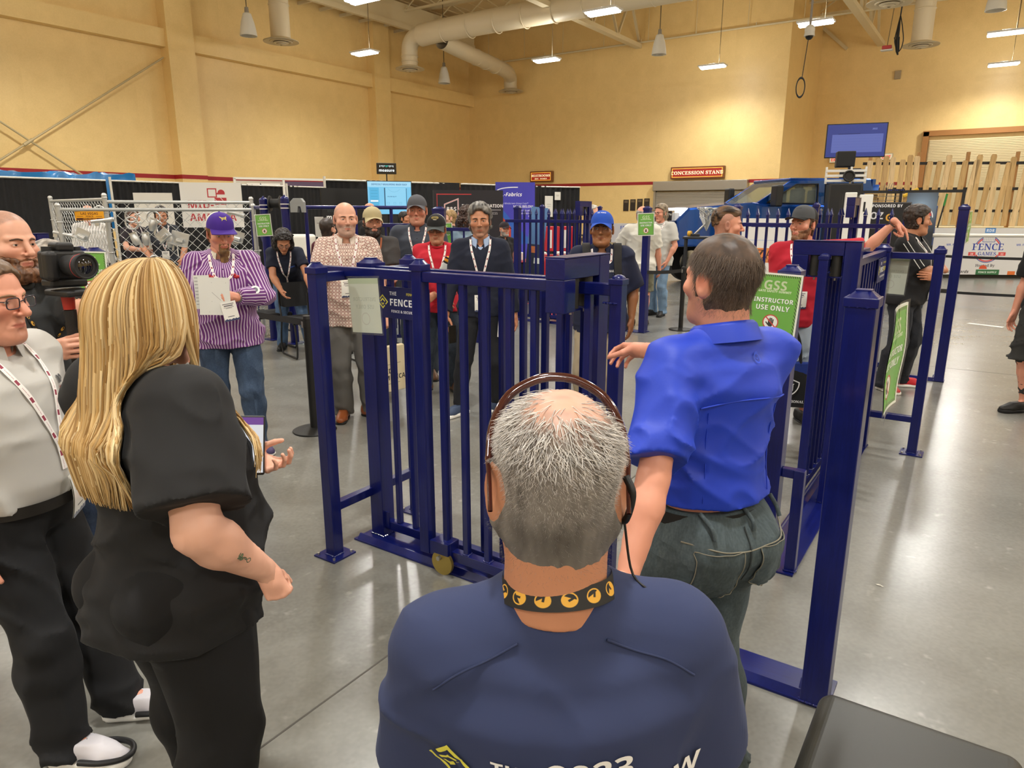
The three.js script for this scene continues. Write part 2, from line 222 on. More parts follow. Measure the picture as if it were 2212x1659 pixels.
for (const [x, y, lab] of [[-5.5, 4.55, 'lit red EXIT sign on the wall beside the roll-up door'], [-8.05, 4.5, 'lit red EXIT sign partly hidden behind the raised screen']]) { const t = thing('exit_sign', lab, 'sign', [x, y, HZD + 0.08]); obj('housing', rbox(0.62, 0.36, 0.12, 0.02), M(0xb9ad95, 0.5), t); obj('face', new THREE.PlaneGeometry(0.56, 0.3).translate(0, 0, 0.062), M(0xffffff, 0.5, { map: exitTex, emissive: 0xffffff, emissiveMap: exitTex, emissiveIntensity: 0.5 }), t); }
tag(obj('wall_vent', rbox(0.3, 0.42, 0.1, 0.02, -5.45, 8.65, HZD + 0.05), M(0xa8977a, 0.6)), 'small square vent plate high on the deep wall', 'vent');
// ---------------------------------------------------------------- sliding gates
const blueTex = dataTex(256, 256, (u, v) => { const n = fbm(u * 12, v * 12, 4, 4) * 10 + noise(u * 90, v * 90, 1) * 4; return [10 + n * 0.4, 20 + n * 0.6, 88 + n * 1.2]; });
const blueM = M(0xffffff, 0.32, { map: blueTex, specularIntensity: 0.6, clearcoat: 0.35, clearcoatRoughness: 0.1 });
const steelM = M(0xb9b6ae, 0.35, { metalness: 0.9 }), brassM = M(0xb8a25a, 0.35, { metalness: 0.9 }), rollerM = M(0x23221f, 0.55), plasticClear = M(0xfafcfa, 0.04, { transmission: 0.97, thickness: 0, specularIntensity: 0.5 });
const bead = (pts) => pts.map(([x, y, z, r]) => new THREE.IcosahedronGeometry(r, 0).scale(1, 0.6, 1).translate(x, y, z));
function weldRing(w, y, x, z, seed) { const r = rng(seed), p = [], h = w / 2; for (let i = 0; i < 28; i++) { const t = i / 7, k = Math.floor(t), f = (t - k) * 2 - 1; const q = [[f * h, h], [h, -f * h], [-f * h, -h], [-h, f * h]][k]; p.push([x + q[0] + (r() - 0.5) * 0.004, y, z + q[1] + (r() - 0.5) * 0.004, 0.005 + r() * 0.004]); } return bead(p); }
function capGeo(w, x, y, z, round) { // pressed post cap
  if (round) return [rbox(w + 0.008, 0.022, w + 0.008, 0.003, x, y + 0.006, z), new THREE.SphereGeometry(w * 0.53, 20, 8, 0, PI * 2, 0, PI / 2).scale(1, 0.62, 1).translate(x, y + 0.016, z)];
  const f = new THREE.CylinderGeometry(w * 0.36, w * 0.7, 0.02, 4).rotateY(PI / 4); return [rbox(w + 0.012, 0.03, w + 0.012, 0.003, x, y + 0.012, z), f.translate(x, y + 0.036, z), rbox(w * 0.52, 0.006, w * 0.52, 0.002, x, y + 0.048, z)];
}
const post = (w, y0, y1, x, z, w2 = w) => rbox(w, y1 - y0, w2, 0.004, x, (y0 + y1) / 2, z, 1);
const railX = (x0, x1, y, z, h = 0.045, d = 0.04) => rbox(x1 - x0, h, d, 0.004, (x0 + x1) / 2, y, z, 1);
const railZ = (z0, z1, y, x, h = 0.045, d = 0.04) => rbox(d, h, z1 - z0, 0.004, x, y, (z0 + z1) / 2, 1);
function gateFrame(pos, turn, label, tall = 0) {
  const t = thing('gate_stand', label, 'gate stand', pos, turn), PH = 1.45 + tall * 0.3, RH = 1.45 + tall * 0.13, BH = tall * 0.3;
  const v = [[-0.024, 0], [0.024, 0], [0.003, 0.026], [-0.003, 0.026]];
  obj('base_track', [box(2.4, 0.009, 0.19, 1.18, 0.0055, 0.095), extr(v, 2.36).rotateY(PI / 2).translate(0, 0.01, 0.03), ...weldRing(0.09, 0.014, 0.03, 0.04, 3), ...weldRing(0.09, 0.014, 2.3, 0.145, 4), ...weldRing(0.085, 0.014, 1.03, 0.14, 5), ...weldRing(0.05, 0.014, 0.035, 0.165, 6)], blueM, t);
  const pA = obj('post', [post(0.09, 0.01, PH, 0.03, 0.04), ...weldRing(0.088, PH - 0.001, 0.03, 0.04, 8)], blueM, t); obj('cap', capGeo(0.09, 0.03, PH, 0.04), blueM, pA);
  obj('stop_post', [post(0.05, 0.01, 0.535, 0.035, 0.165), railZ(0.085, 0.145, 0.512, 0.035), extr([[0, 0], [0.05, 0], [0, 0.05]], 0.008).rotateY(PI / 2).translate(0.08, 0.012, 0.06)], blueM, t);
  const pB = obj('post', post(0.09, 0.01, PH + 0.01, 2.3, 0.145), blueM, t); obj('cap', capGeo(0.09, 2.3, PH + 0.01, 0.145), blueM, pB);
  if (!tall) for (const [x, z] of [[2.336, -0.175], [2.354, 0.486]]) { const p = obj('post', [post(0.064, 0.008, 1.455, x, z), box(0.15, 0.008, 0.15, x, 0.005, z), ...weldRing(0.062, 0.011, x, z, 9)], blueM, t); obj('cap', capGeo(0.064, x, 1.455, z), blueM, p); for (const a of [-1, 1]) for (const b of [-1, 1]) obj('anchor_bolt', cyl(0.007, 0.007, 0.012, x + a * 0.058, 0.014, z + b * 0.058, 6), steelM, p); }
  if (!tall) { obj('rail', railZ(-0.145, 0.456, 1.432, 2.345, 0.045, 0.045), blueM, t); obj('rail', railZ(-0.145, 0.456, 0.26, 2.345, 0.045, 0.045), blueM, t); }
  // fixed infill panel
  obj('rail', railX(1.07, 2.257, RH, 0.145, 0.045, 0.045), blueM, t); obj('rail', [railX(1.07, 2.257, 0.075, 0.145, 0.05, 0.045), box(0.03, 0.09, 0.008, 2.24, 0.11, 0.12)], blueM, t);
  for (let i = 0; i < 10; i++) obj('picket', [post(0.028, 0.1, tall ? RH + 0.1 : 1.43, 2.17 - i * 0.113, 0.145), ...(tall ? spear(2.17 - i * 0.113, RH + 0.1, 0.145) : [])], blueM, t);
  // guide bracket reaching over the leaf, with its two rollers
  obj('bracket_post', post(0.0845, 0.01, 1.5685 + BH, 1.03, 0.1405), blueM, t);
  obj('bracket_arm', [rbox(0.082, 0.078, 0.277, 0.004, 1.03, 1.5305 + BH, -0.0415, 1), rbox(0.08, 0.125, 0.088, 0.004, 1.03, 1.43 + BH, -0.135, 1), box(0.09, 0.004, 0.36, 1.03, 1.572 + BH, 0.005)], blueM, t);
  obj('roller_plate', [box(0.05, 0.008, 0.075, 1.03, 1.498 + BH, -0.055), box(0.05, 0.008, 0.075, 1.03, 1.37 + BH, -0.055), box(0.05, 0.008, 0.07, 1.03, 1.498 + BH, 0.062), box(0.05, 0.008, 0.07, 1.03, 1.37 + BH, 0.062)], blueM, t);
  for (const s of [-1, 1]) { const r = obj('guide_roller', cyl(0.03, 0.03, 0.118, 1.03, 1.434 + BH, s * 0.056, 24), rollerM, t); obj('bolt', [cyl(0.012, 0.012, 0.024, 1.03, 1.512 + BH, s * 0.056, 6), cyl(0.006, 0.006, 0.02, 1.03, 1.36 + BH, s * 0.056, 6)], steelM, r); }
  return t;
}
const spear = (x, y, z) => [new THREE.CylinderGeometry(0.002, 0.03, 0.075, 4).rotateY(PI / 4).translate(x, y + 0.05, z), rbox(0.034, 0.02, 0.034, 0.003, x, y, z, 1)];
function gateLeaf(pos, turn, shift, label, tall = 0) {
  const t = thing('sliding_gate', label, 'gate', pos, turn), up = tall * 0.13, pt = tall * 0.3, a = 0.86 + shift, b = 1.85 + shift, w = 0.005;
  const g = obj('end_post', [post(0.05, 0.055, 1.475 + pt, a, w), ...weldRing(0.05, 1.4, a + 0.02, w, 2)], blueM, t); obj('cap', capGeo(0.05, a, 1.475 + pt, w, true), blueM, g);
  const d = obj('end_post', post(0.058, 0.09, 1.478 + pt, b, w), blueM, t); obj('cap', capGeo(0.058, b, 1.478 + pt, w), blueM, d);
  obj('rail', railX(a, 2.53 + min(shift, 0), 1.45 + up, w, 0.046, 0.042), blueM, t);
  obj('rail', railX(a, b, 0.115, w, 0.05, 0.045), blueM, t);
  const n = 8; for (let i = 1; i < n; i++) obj('picket', [post(0.03, 0.13, tall ? 1.68 : 1.43, mix(b, a, i / n), w), ...(tall ? spear(mix(b, a, i / n), 1.68, w) : []), ...weldRing(0.028, 0.142, mix(b, a, i / n), w, 20 + i)], blueM, t);
  const bx = obj('wheel_box', [rbox(0.11, 0.11, 0.068, 0.004, b - 0.115, 0.13, w), box(0.11, 0.06, 0.02, b - 0.115, 0.155, w - 0.045), ...weldRing(0.06, 0.17, b - 0.115, w, 31)], blueM, t);
  obj('wheel', cyl(0.062, 0.062, 0.016, b - 0.125, 0.078, w - 0.0395, 32, 'z'), brassM, bx); obj('bolt', cyl(0.012, 0.012, 0.03, b - 0.115, 0.105, w - 0.05, 6, 'z'), steelM, bx);
  return t;
}
const GL = [-0.29, 0, -2.4], GR = [-0.79, 0, -3.34];
gateFrame(GL, PI, 'navy gate stand with ground track in front of the man in bright blue');
gateLeaf(GL, PI, 0, 'navy picket gate with a brass wheel, touched by the man in bright blue');
gateFrame(GR, PI / 2, 'navy gate stand right of the man in bright blue, receding from the viewer');
gateLeaf(GR, PI / 2, 0.09, 'navy picket gate slid back between black rollers, right of the large green sign');

// ---------------------------------------------------------------- green instructor signs
const handPath = (g, x, y, s) => { // black open hand
  g.save(); g.translate(x, y); g.scale(s, s); g.fillStyle = '#0d0d0d'; g.lineCap = 'round'; g.strokeStyle = '#0d0d0d'; g.lineWidth = 0.2;
  for (const [a, b, c, d] of [[-0.3, 0.1, -0.34, -0.48], [-0.08, 0.05, -0.1, -0.68], [0.15, 0.05, 0.15, -0.66], [0.37, 0.12, 0.41, -0.45], [-0.45, 0.42, -0.74, 0.08]]) { g.beginPath(); g.moveTo(a, b); g.lineTo(c, d); g.stroke(); }
  g.beginPath(); g.moveTo(-0.42, 0.05); g.lineTo(0.48, 0.05); g.lineTo(0.42, 0.5); g.lineTo(0.22, 0.78); g.lineTo(-0.2, 0.78); g.lineTo(-0.5, 0.5); g.fill(); g.restore(); };
function gssDraw(g, W, H) {
  g.fillStyle = '#f2f1ea'; g.fillRect(0, 0, W, H); const m = W * 0.035; g.fillStyle = '#181a12'; g.fillRect(m, m, W - 2 * m, H - 2 * m); g.save(); g.beginPath(); g.rect(m, m, W - 2 * m, H - 2 * m); g.clip();
  g.strokeStyle = '#74b143'; g.lineWidth = W * 0.022; for (let i = -40; i < 80; i++) { g.beginPath(); g.moveTo(i * W * 0.042, 0); g.lineTo(i * W * 0.042 + H * 0.6, H); g.stroke(); } g.restore();
  const b = W * 0.075; g.fillStyle = '#6bb03c'; g.fillRect(b, b, W - 2 * b, H - 2 * b);
  txt(g, 'GSS', W / 2, H * 0.19, 'bold ' + W * 0.26 + 'px sans-serif', '#cfd9b4'); txt(g, 'GATE SAFETY SUMMIT', W / 2, H * 0.285, 'bold ' + W * 0.062 + 'px sans-serif', '#eef3dd');
  txt(g, 'INSTRUCTOR', W / 2 + 3, H * 0.43 + 4, 'bold ' + W * 0.125 + 'px sans-serif', '#1f3313'); txt(g, 'INSTRUCTOR', W / 2, H * 0.43, 'bold ' + W * 0.125 + 'px sans-serif', '#ffffff');
  txt(g, 'USE ONLY', W / 2 + 3, H * 0.545 + 4, 'bold ' + W * 0.14 + 'px sans-serif', '#1f3313'); txt(g, 'USE ONLY', W / 2, H * 0.545, 'bold ' + W * 0.14 + 'px sans-serif', '#ffffff');
  g.beginPath(); g.arc(W / 2, H * 0.77, W * 0.145, 0, 7); g.fillStyle = '#f6f4ef'; g.fill(); g.lineWidth = W * 0.022; g.strokeStyle = '#d2322a'; g.stroke(); handPath(g, W / 2, H * 0.77, W * 0.115); g.beginPath(); g.moveTo(W / 2 - W * 0.1, H * 0.77 - W * 0.1); g.lineTo(W / 2 + W * 0.1, H * 0.77 + W * 0.1); g.stroke();
}
const gssTex = canvasTex(512, 660, gssDraw), paperM = M(0xf1f0ea, 0.6), printM = M(0xffffff, 0.6, { map: gssTex });
function gssSign(pos, turn, w, label, curl = 0, tilt = 0) {
  const t = thing('instructor_sign', label, 'sign', pos, turn); t.rotation.z = tilt; const h = w * 1.29;
  const sheet = (ww, hh, off) => { const g = new THREE.PlaneGeometry(ww, hh, 14, 18), p = g.attributes.position; for (let i = 0; i < p.count; i++) { const x = p.getX(i) / w, y = p.getY(i) / h; p.setZ(i, off + curl * (x * x * 0.9 + 0.35 * sin(y * 7 + x * 2) * 0.25)); } g.computeVertexNormals(); return g; };
  obj('print', sheet(w, h, 0.003), printM, t); obj('backing', sheet(w, h, 0.0), paperM, t); obj('clear_sleeve', sheet(w * 1.06, h * 1.06, 0.006), plasticClear, t);
  return t;
}
gssSign([-0.795, 1.325, -3.33 + 0.062], 0.08, 0.222, 'large green INSTRUCTOR USE ONLY sign on the post just right of the man in blue', 0.0, -0.05);
gssSign([-0.222, 1.285, -2.445], PI / 2 - 0.05, 0.26, 'curled green sign on the thick navy post nearest the viewer at right', 0.05, 0.02);
// backs of two more sleeves hanging from the gate rails
function sleeveBack(pos, turn, w, h, label, tilt = 0) {
  const t = thing('sign_sleeve', label, 'sign', pos, turn); t.rotation.z = tilt;
  const tex = canvasTex(256, 320, (g, W, H) => { g.fillStyle = '#c9ccc0'; g.fillRect(0, 0, W, H); g.fillStyle = '#b3bda2'; g.fillRect(0, 0, W, H * 0.1); g.save(); g.translate(W, 0); g.scale(-1, 1); txt(g, 'INSTRUCTOR', W / 2, H * 0.38, 'bold 32px sans-serif', '#b3b8ac'); txt(g, 'USE ONLY', W / 2, H * 0.52, 'bold 34px sans-serif', '#b3b8ac'); g.restore(); g.beginPath(); g.arc(W / 2, H * 0.74, 34, 0, 7); g.strokeStyle = '#bcb9b0'; g.lineWidth = 6; g.stroke(); });
  obj('paper', box(w, h, 0.0012), M(0xffffff, 0.6, { map: tex }), t); obj('clear_sleeve', [new THREE.PlaneGeometry(w + 0.016, h + 0.02).translate(0, 0, 0.003), new THREE.PlaneGeometry(w + 0.016, h + 0.02).translate(0, 0, -0.003)], plasticClear, t);
}
sleeveBack([-2.47, 1.295, -2.375], 0, 0.2, 0.262, 'clear sleeve seen from behind, hanging on the left gate in front of the patterned shirt', 0.06);
sleeveBack([-0.592, 1.285, -5.745], 0, 0.2, 0.262, 'clear sleeve seen from behind, hanging on the right gate before the man with crossed arms', -0.03);
// the show's name plates on both fixed panels
const fenceLogo = (g, x, y, s, col) => { g.save(); g.translate(x, y); g.rotate(PI / 4); g.strokeStyle = col; g.lineWidth = s * 0.17; g.beginPath(); g.moveTo(-s * 0.62, s * 0.1); g.lineTo(-s * 0.62, -s * 0.62); g.lineTo(s * 0.62, -s * 0.62); g.lineTo(s * 0.62, -s * 0.1); g.moveTo(-s * 0.28, s * 0.28); g.lineTo(-s * 0.28, -s * 0.28); g.lineTo(s * 0.28, -s * 0.28); g.moveTo(s * 0.62, s * 0.1); g.lineTo(s * 0.62, s * 0.62); g.lineTo(-s * 0.62, s * 0.62); g.moveTo(s * 0.28, -s * 0.02); g.lineTo(s * 0.28, s * 0.28); g.lineTo(-s * 0.05, s * 0.28); g.stroke(); g.restore(); };
const plateTex = canvasTex(768, 340, (g, W, H) => { g.fillStyle = '#20245c'; g.fillRect(0, 0, W, H); fenceLogo(g, 120, 165, 78, '#e8dc4c'); txt(g, 'THE', 220, 70, 'bold 56px sans-serif', '#f1f0f4', 'left'); txt(g, 'FENCESHOW.COM', 455, 70, 'bold 38px sans-serif', '#e3d640', 'left'); txt(g, 'FENCE', 216, 165, 'bold 104px sans-serif', '#ffffff', 'left'); txt(g, 'SHOW', 530, 165, 'bold 92px sans-serif', '#e8dc4c', 'left'); txt(g, 'FENCE & SECURITY EXPO', 236, 262, 'bold 40px sans-serif', '#f1f0f4', 'left'); });
for (const [p, a, lab] of [[[-2.355, 1.3, -2.508], 0, 'dark blue name plate reading THE FENCESHOW on the left gate'], [[-0.666, 1.35, -5.36], PI / 2, 'name plate seen at a steep angle inside the right gate']]) { const t = thing('name_plate', lab, 'sign', p, a); if (a) t.position.x += 0.05; obj('plate', box(0.36, 0.155, 0.004), M(0x1d2155, 0.4), t); obj('print', new THREE.PlaneGeometry(0.36, 0.155).translate(0, 0, 0.003), M(0xffffff, 0.4, { map: plateTex }), t); }

// two taller gates behind, with spear-topped pickets, and one more behind the film man
gateFrame([-4.08, 0, -9.4], PI, 'tall navy gate stand with spear pickets left of the man in the white shirt', 1);
gateLeaf([-4.08, 0, -9.4], PI, -0.1, 'tall navy gate with spear-topped pickets behind the man in the navy sweater', 1);
gateFrame([-0.27, 0, -8.36], PI, 'tall navy gate stand with spear pickets behind the outstretched arm', 1);
gateLeaf([-0.27, 0, -8.36], PI, -0.45, 'tall navy gate with spear-topped pickets right of the man with slicked hair', 1);
gateFrame([-4.96, 0, -2.32], PI, 'navy gate stand behind the bearded man with the camera');
gateLeaf([-4.96, 0, -2.32], PI, -0.72, 'navy gate closed against its post, behind the bearded man with the camera');
gssSign([-4.95, 1.33, -2.29], 0.75, 0.23, 'green INSTRUCTOR USE ONLY sign behind the camera lens, before the chain-link', 0, -0.03);
gssSign([-4.1, 1.55, -9.386], 0.12, 0.24, 'small green sign high on the navy post left of the white-shirted men', 0.02, 0.04);
gssSign([-0.246, 1.58, -8.4], 1.5, 0.24, 'small green sign seen edge-on at the tall post right of the man with crossed arms', 0.03, 0.05);
// ---------------------------------------------------------------- pipe and drape, booths
const drapeTex = dataTex(256, 256, (u, v) => { const n = noise(u * 120, v * 120, 1) * 3 + noise(u * 30, v * 8, 2) * 3; return [24 + n, 24 + n, 26 + n]; }); drapeTex.repeat.set(2, 2);
const drapeM = M(0xffffff, 0.85, { map: drapeTex, sheen: 0.4, sheenColor: new THREE.Color(0x6a6a70), sheenRoughness: 0.5, side: THREE.DoubleSide }), poleWhite = M(0xd9d6cc, 0.4, { metalness: 0.2 });
function drape(x0, z0, x1, z1, h, label, seed) {
  const L = hyp(x1 - x0, z1 - z0), nx = Math.round(L / 0.022), ny = 7, g = new THREE.PlaneGeometry(L, h, nx, ny), p = g.attributes.position;
  for (let i = 0; i < p.count; i++) { const u = p.getX(i) + L / 2, v = (p.getY(i) + h / 2) / h; const w = u + 0.09 * noise(u * 1.7, seed, 0), amp = 0.028 + 0.02 * noise(u * 0.9, seed, 3); p.setZ(i, amp * sin(w * 2 * PI / 0.17 + 1.4 * noise(u * 2.2, v * 0.7, seed)) * (0.6 + 0.4 * (1 - v)) + 0.05 * noise(u * 0.8, v * 1.2, seed + 5)); p.setX(i, p.getX(i) + 0.012 * noise(u * 6, v * 2, seed)); }
  g.computeVertexNormals(); g.translate(0, h / 2 + 0.02, 0);
  const t = thing('drape', label, 'drape', [(x0 + x1) / 2, 0, (z0 + z1) / 2], -Math.atan2(z1 - z0, x1 - x0));
  obj('curtain', g, drapeM, t); obj('top_pipe', rod([-L / 2, h, 0.0], [L / 2, h, 0.0], 0.022), poleWhite, t);
  return t;
}
drape(-17.9, -3.2, -17.9, -8.95, 2.44, 'black pleated drape along the left side, left of the white upright', 1);
drape(-17.9, -9.05, -17.75, -14.0, 2.44, 'black pleated drape behind the chain-link panels and white banners', 2);
drape(-17.75, -14.1, -17.6, -18.4, 2.44, 'black pleated drape behind the stooping woman', 3);
drape(-13.3, -11.7, -12.2, -15.4, 2.44, 'black pleated drape behind the blue measuring screen', 4);
drape(-12.2, -15.5, -11.6, -18.5, 2.44, 'black pleated drape behind the tall man in the grey cap', 5);
drape(-11.75, -18.45, -10.9, -19.8, 2.44, 'short black drape with white notices right of the purple banner', 6);
for (const [x, z, lab] of [[-17.84, -9.0, 'white upright pipe between the two left drapes'], [-17.7, -14.05, 'white upright pipe behind the navy posts with the grey motor'], [-13.32, -11.66, 'white upright pipe at the corner of the measuring booth']]) { const t = thing('upright_pipe', lab, 'pipe', [x, 0, z]); obj('pole', rod([0.06, 0, 0], [0.06, 2.52, 0], 0.03), poleWhite, t); obj('base_plate', box(0.4, 0.012, 0.4, 0.06, 0.006, 0), poleWhite, t); }
{ const t = thing('wrapped_stack', 'long stack in blue plastic wrap showing above the left drape', 'stack', [-20.4, 0, -9.2], -0.2); const g = new THREE.BoxGeometry(0.9, 1.4, 3.1, 8, 8, 40), p = g.attributes.position; for (let i = 0; i < p.count; i++) { const n = 0.07 * noise(p.getX(i) * 5, p.getY(i) * 6, p.getZ(i) * 5); p.setXYZ(i, p.getX(i) + n, p.getY(i) + 1.98 + n, p.getZ(i)); } g.computeVertexNormals(); obj('wrap', g, M(0x2f7fc0, 0.25, { clearcoat: 0.6 }), t); obj('rack', [box(0.9, 1.3, 0.1, 0, 0.65, -1.3), box(0.9, 1.3, 0.1, 0, 0.65, 1.3)], M(0x55504a, 0.6), t); }
// white booth behind the drapes
{ const t = thing('booth_wall', 'white framed booth wall with a printed panel showing above the drape', 'booth', [-22.7, 0, -18.2], 1.1);
  obj('frame', [box(4.0, 0.08, 0.1, 0, 2.9, 0), box(0.08, 2.9, 0.1, -1.96, 1.45, 0), box(0.08, 2.9, 0.1, 1.96, 1.45, 0), box(0.08, 2.9, 0.1, -0.2, 1.45, 0)], M(0xe8e4d8, 0.5), t);
  const tex = canvasTex(512, 340, (g, W, H) => { const a = g.createLinearGradient(0, 0, W, 0); a.addColorStop(0, '#d8d2c0'); a.addColorStop(0.5, '#c7bda8'); a.addColorStop(1, '#b8b0a8'); g.fillStyle = a; g.fillRect(0, 0, W, H); g.fillStyle = '#ece8dc'; g.fillRect(120, 10, 360, 70); g.strokeStyle = '#4b4a4e'; g.lineWidth = 14; g.beginPath(); g.moveTo(260, 14); g.lineTo(330, 70); g.lineTo(420, 30); g.stroke(); });
  obj('printed_panel', box(1.7, 2.8, 0.04, -1.08, 1.42, 0), M(0xffffff, 0.5, { map: tex }), t); obj('dark_panel', box(2.1, 2.8, 0.04, 0.88, 1.42, 0), M(0x5a4a63, 0.3), t); }
// measuring booth: screen, backdrop and lit sign
{ const t = thing('booth_backdrop', 'black booth backdrop with the word moasure behind the man in the patterned shirt', 'backdrop', [-12.83, 0, -12.35], 1.28); const w = 2.0, h = 2.25;
  const tex = canvasTex(1024, 1024, (g, W, H) => { g.fillStyle = '#17181a'; g.fillRect(0, 0, W, H); g.fillStyle = '#9aa09c'; for (let i = 0; i < 12; i++) { g.fillStyle = i === 5 || i === 6 ? '#31c7a5' : '#3d4442'; g.fillRect(70 + i * 26, 225 - (i === 5 || i === 6 ? 20 : 0), 10, i === 5 || i === 6 ? 46 : 24); } txt(g, 'moasure', 225, 305, 'bold 84px sans-serif', '#f2f2f2'); txt(g, 'MEASURE', 770, 800, 'bold 70px sans-serif', '#35c9a8'); txt(g, 'QUICK', 750, 890, 'bold 70px sans-serif', '#f2f2f2'); });
  obj('panel', box(w, h, 0.06, 0, h / 2, 0), M(0x141516, 0.5), t); obj('print', new THREE.PlaneGeometry(w, h).translate(0, h / 2, 0.032), M(0xffffff, 0.5, { map: tex }), t); }
const screenMat = (tex, k) => M(0x050505, 0.25, { emissive: 0xffffff, emissiveMap: tex, emissiveIntensity: k });
{ const t = thing('display_screen', 'large glowing blue screen reading DIFFICULT MEASURING MADE EASY', 'screen', [-11.656, 1.652, -12.149], 0.95); t.position.y = 1.66; const w = 1.0, h = 0.72;
  const tex = canvasTex(1024, 740, (g, W, H) => { g.fillStyle = '#7cc9ee'; g.fillRect(0, 0, W, H); g.fillStyle = '#a5dcf5'; g.fillRect(0, 0, W, 120); txt(g, 'DIFFICULT MEASURING MADE EASY', W / 2, 66, 'bold 50px sans-serif', '#2b5f93'); g.fillStyle = '#58b6e0'; g.fillRect(40, 140, 220, 480); g.fillStyle = '#27465e'; g.fillRect(385, 140, 22, 480); g.fillRect(905, 150, 12, 460); g.fillStyle = '#8fd3f2'; g.fillRect(420, 140, 470, 480); g.strokeStyle = '#4a9ac2'; g.lineWidth = 3; g.beginPath(); g.moveTo(470, 150); g.quadraticCurveTo(600, 310, 760, 170); g.stroke(); txt(g, '176,769 SQ FT', 450, 340, 'bold 34px sans-serif', '#2f6d94', 'left'); g.strokeRect(450, 470, 50, 40); g.strokeRect(600, 470, 50, 40); g.strokeRect(740, 470, 50, 40); g.beginPath(); g.arc(640, 590, 32, 0, 7); g.fillStyle = '#1f9a76'; g.fill(); g.fillStyle = '#e8f5fb'; g.fillRect(60, 420, 180, 40); for (let i = 0; i < 6; i++) { g.fillStyle = '#4aa3cc'; g.fillRect(70, 200 + i * 66, 160, 12); } });
  obj('panel', box(w + 0.03, h + 0.03, 0.05, 0, h / 2, 0), M(0x0c0c0d, 0.4), t); obj('image', new THREE.PlaneGeometry(w, h).translate(0, h / 2, 0.027), screenMat(tex, 1.0), t); obj('stand', [box(0.06, 1.4, 0.06, 0, -0.7, -0.06), box(0.6, 0.03, 0.4, 0, -1.64, 0), box(0.06, 0.3, 0.06, 0, -1.5, -0.06)], M(0x161616, 0.5), t); }
{ const t = thing('lit_sign', 'small lit black sign with measuring ticks on a thin pole', 'sign', [-12.117, 2.573, -12.561], 0.9); const tex = canvasTex(512, 270, (g, W, H) => { g.fillStyle = '#0b0c0d'; g.fillRect(0, 0, W, H); for (let i = 0; i < 13; i++) { g.fillStyle = i > 4 && i < 8 ? '#35d6c0' : '#e8f4f4'; g.fillRect(62 + i * 31, 48, 12, i % 3 ? 34 : 52); } txt(g, 'moasure', W / 2, 182, 'bold 104px sans-serif', '#f4fbfb'); });
  obj('case', rbox(0.46, 0.25, 0.06, 0.01, 0, 0.125, 0), M(0x101010, 0.5), t); obj('face', new THREE.PlaneGeometry(0.43, 0.225).translate(0, 0.125, 0.032), screenMat(tex, 1.3), t); obj('pole', rod([0, 0, 0], [0, -2.5, 0], 0.015), M(0x161616, 0.5), t); }
function banner(label, p, turn, w, h, y0, draw, W = 512, thick = 0.02, name = 'banner') { const t = thing(name, label, 'banner', [p[0], 0, p[2]], turn); W = Math.min(W, Math.floor(2000 * w / h)); const tex = canvasTex(W, Math.round(W * h / w), draw); const g = new THREE.PlaneGeometry(w, h, 20, 8), q = g.attributes.position; for (let i = 0; i < q.count; i++) q.setZ(i, thick / 2 + 0.004 + 0.006 * noise(q.getX(i) * 5, q.getY(i) * 3, w * 7)); g.computeVertexNormals(); obj('print', g.translate(0, y0 + h / 2, 0), M(0xffffff, 0.5, { map: tex }), t); obj('backing', box(w, h, thick * 0.6, 0, y0 + h / 2, -0.006), M(0x8a8a8a, 0.7), t); if (y0 > 0.02) obj('stand', [box(0.03, y0, 0.03, -w * 0.4, y0 / 2, -0.03), box(0.03, y0, 0.03, w * 0.4, y0 / 2, -0.03)], M(0x1a1a1a, 0.5), t); return t; }
banner('dark banner reading R & S AUTOMATION with a red-edged emblem', [-9.426, 1.783, -12.214], 0.78, 1.5, 2.16, 0.0, (g, W, H) => { g.fillStyle = '#1d1d26'; g.fillRect(0, 0, W, H); g.strokeStyle = '#c8373c'; g.lineWidth = 4; g.strokeRect(26, 28, 250, 2); g.beginPath(); g.moveTo(28, 28); g.lineTo(28, 150); g.stroke(); g.strokeStyle = '#f2eff0'; g.lineWidth = 9; g.beginPath(); g.moveTo(82, 100); g.lineTo(180, 62); g.lineTo(180, 205); g.lineTo(82, 160); g.closePath(); g.stroke(); g.strokeStyle = '#c8373c'; g.lineWidth = 3; g.stroke(); txt(g, 'R&S', 131, 132, 'bold 40px sans-serif', '#f2eff0'); txt(g, 'R & S AUTOMATION', 205, 110, 'bold 33px sans-serif', '#f4f2f3', 'left'); g.fillStyle = '#d8d6d8'; g.fillRect(205, 138, 290, 3); txt(g, 'ACCESS CONTROL DEVICES', 205, 165, '22px sans-serif', '#c9c7ca', 'left'); });
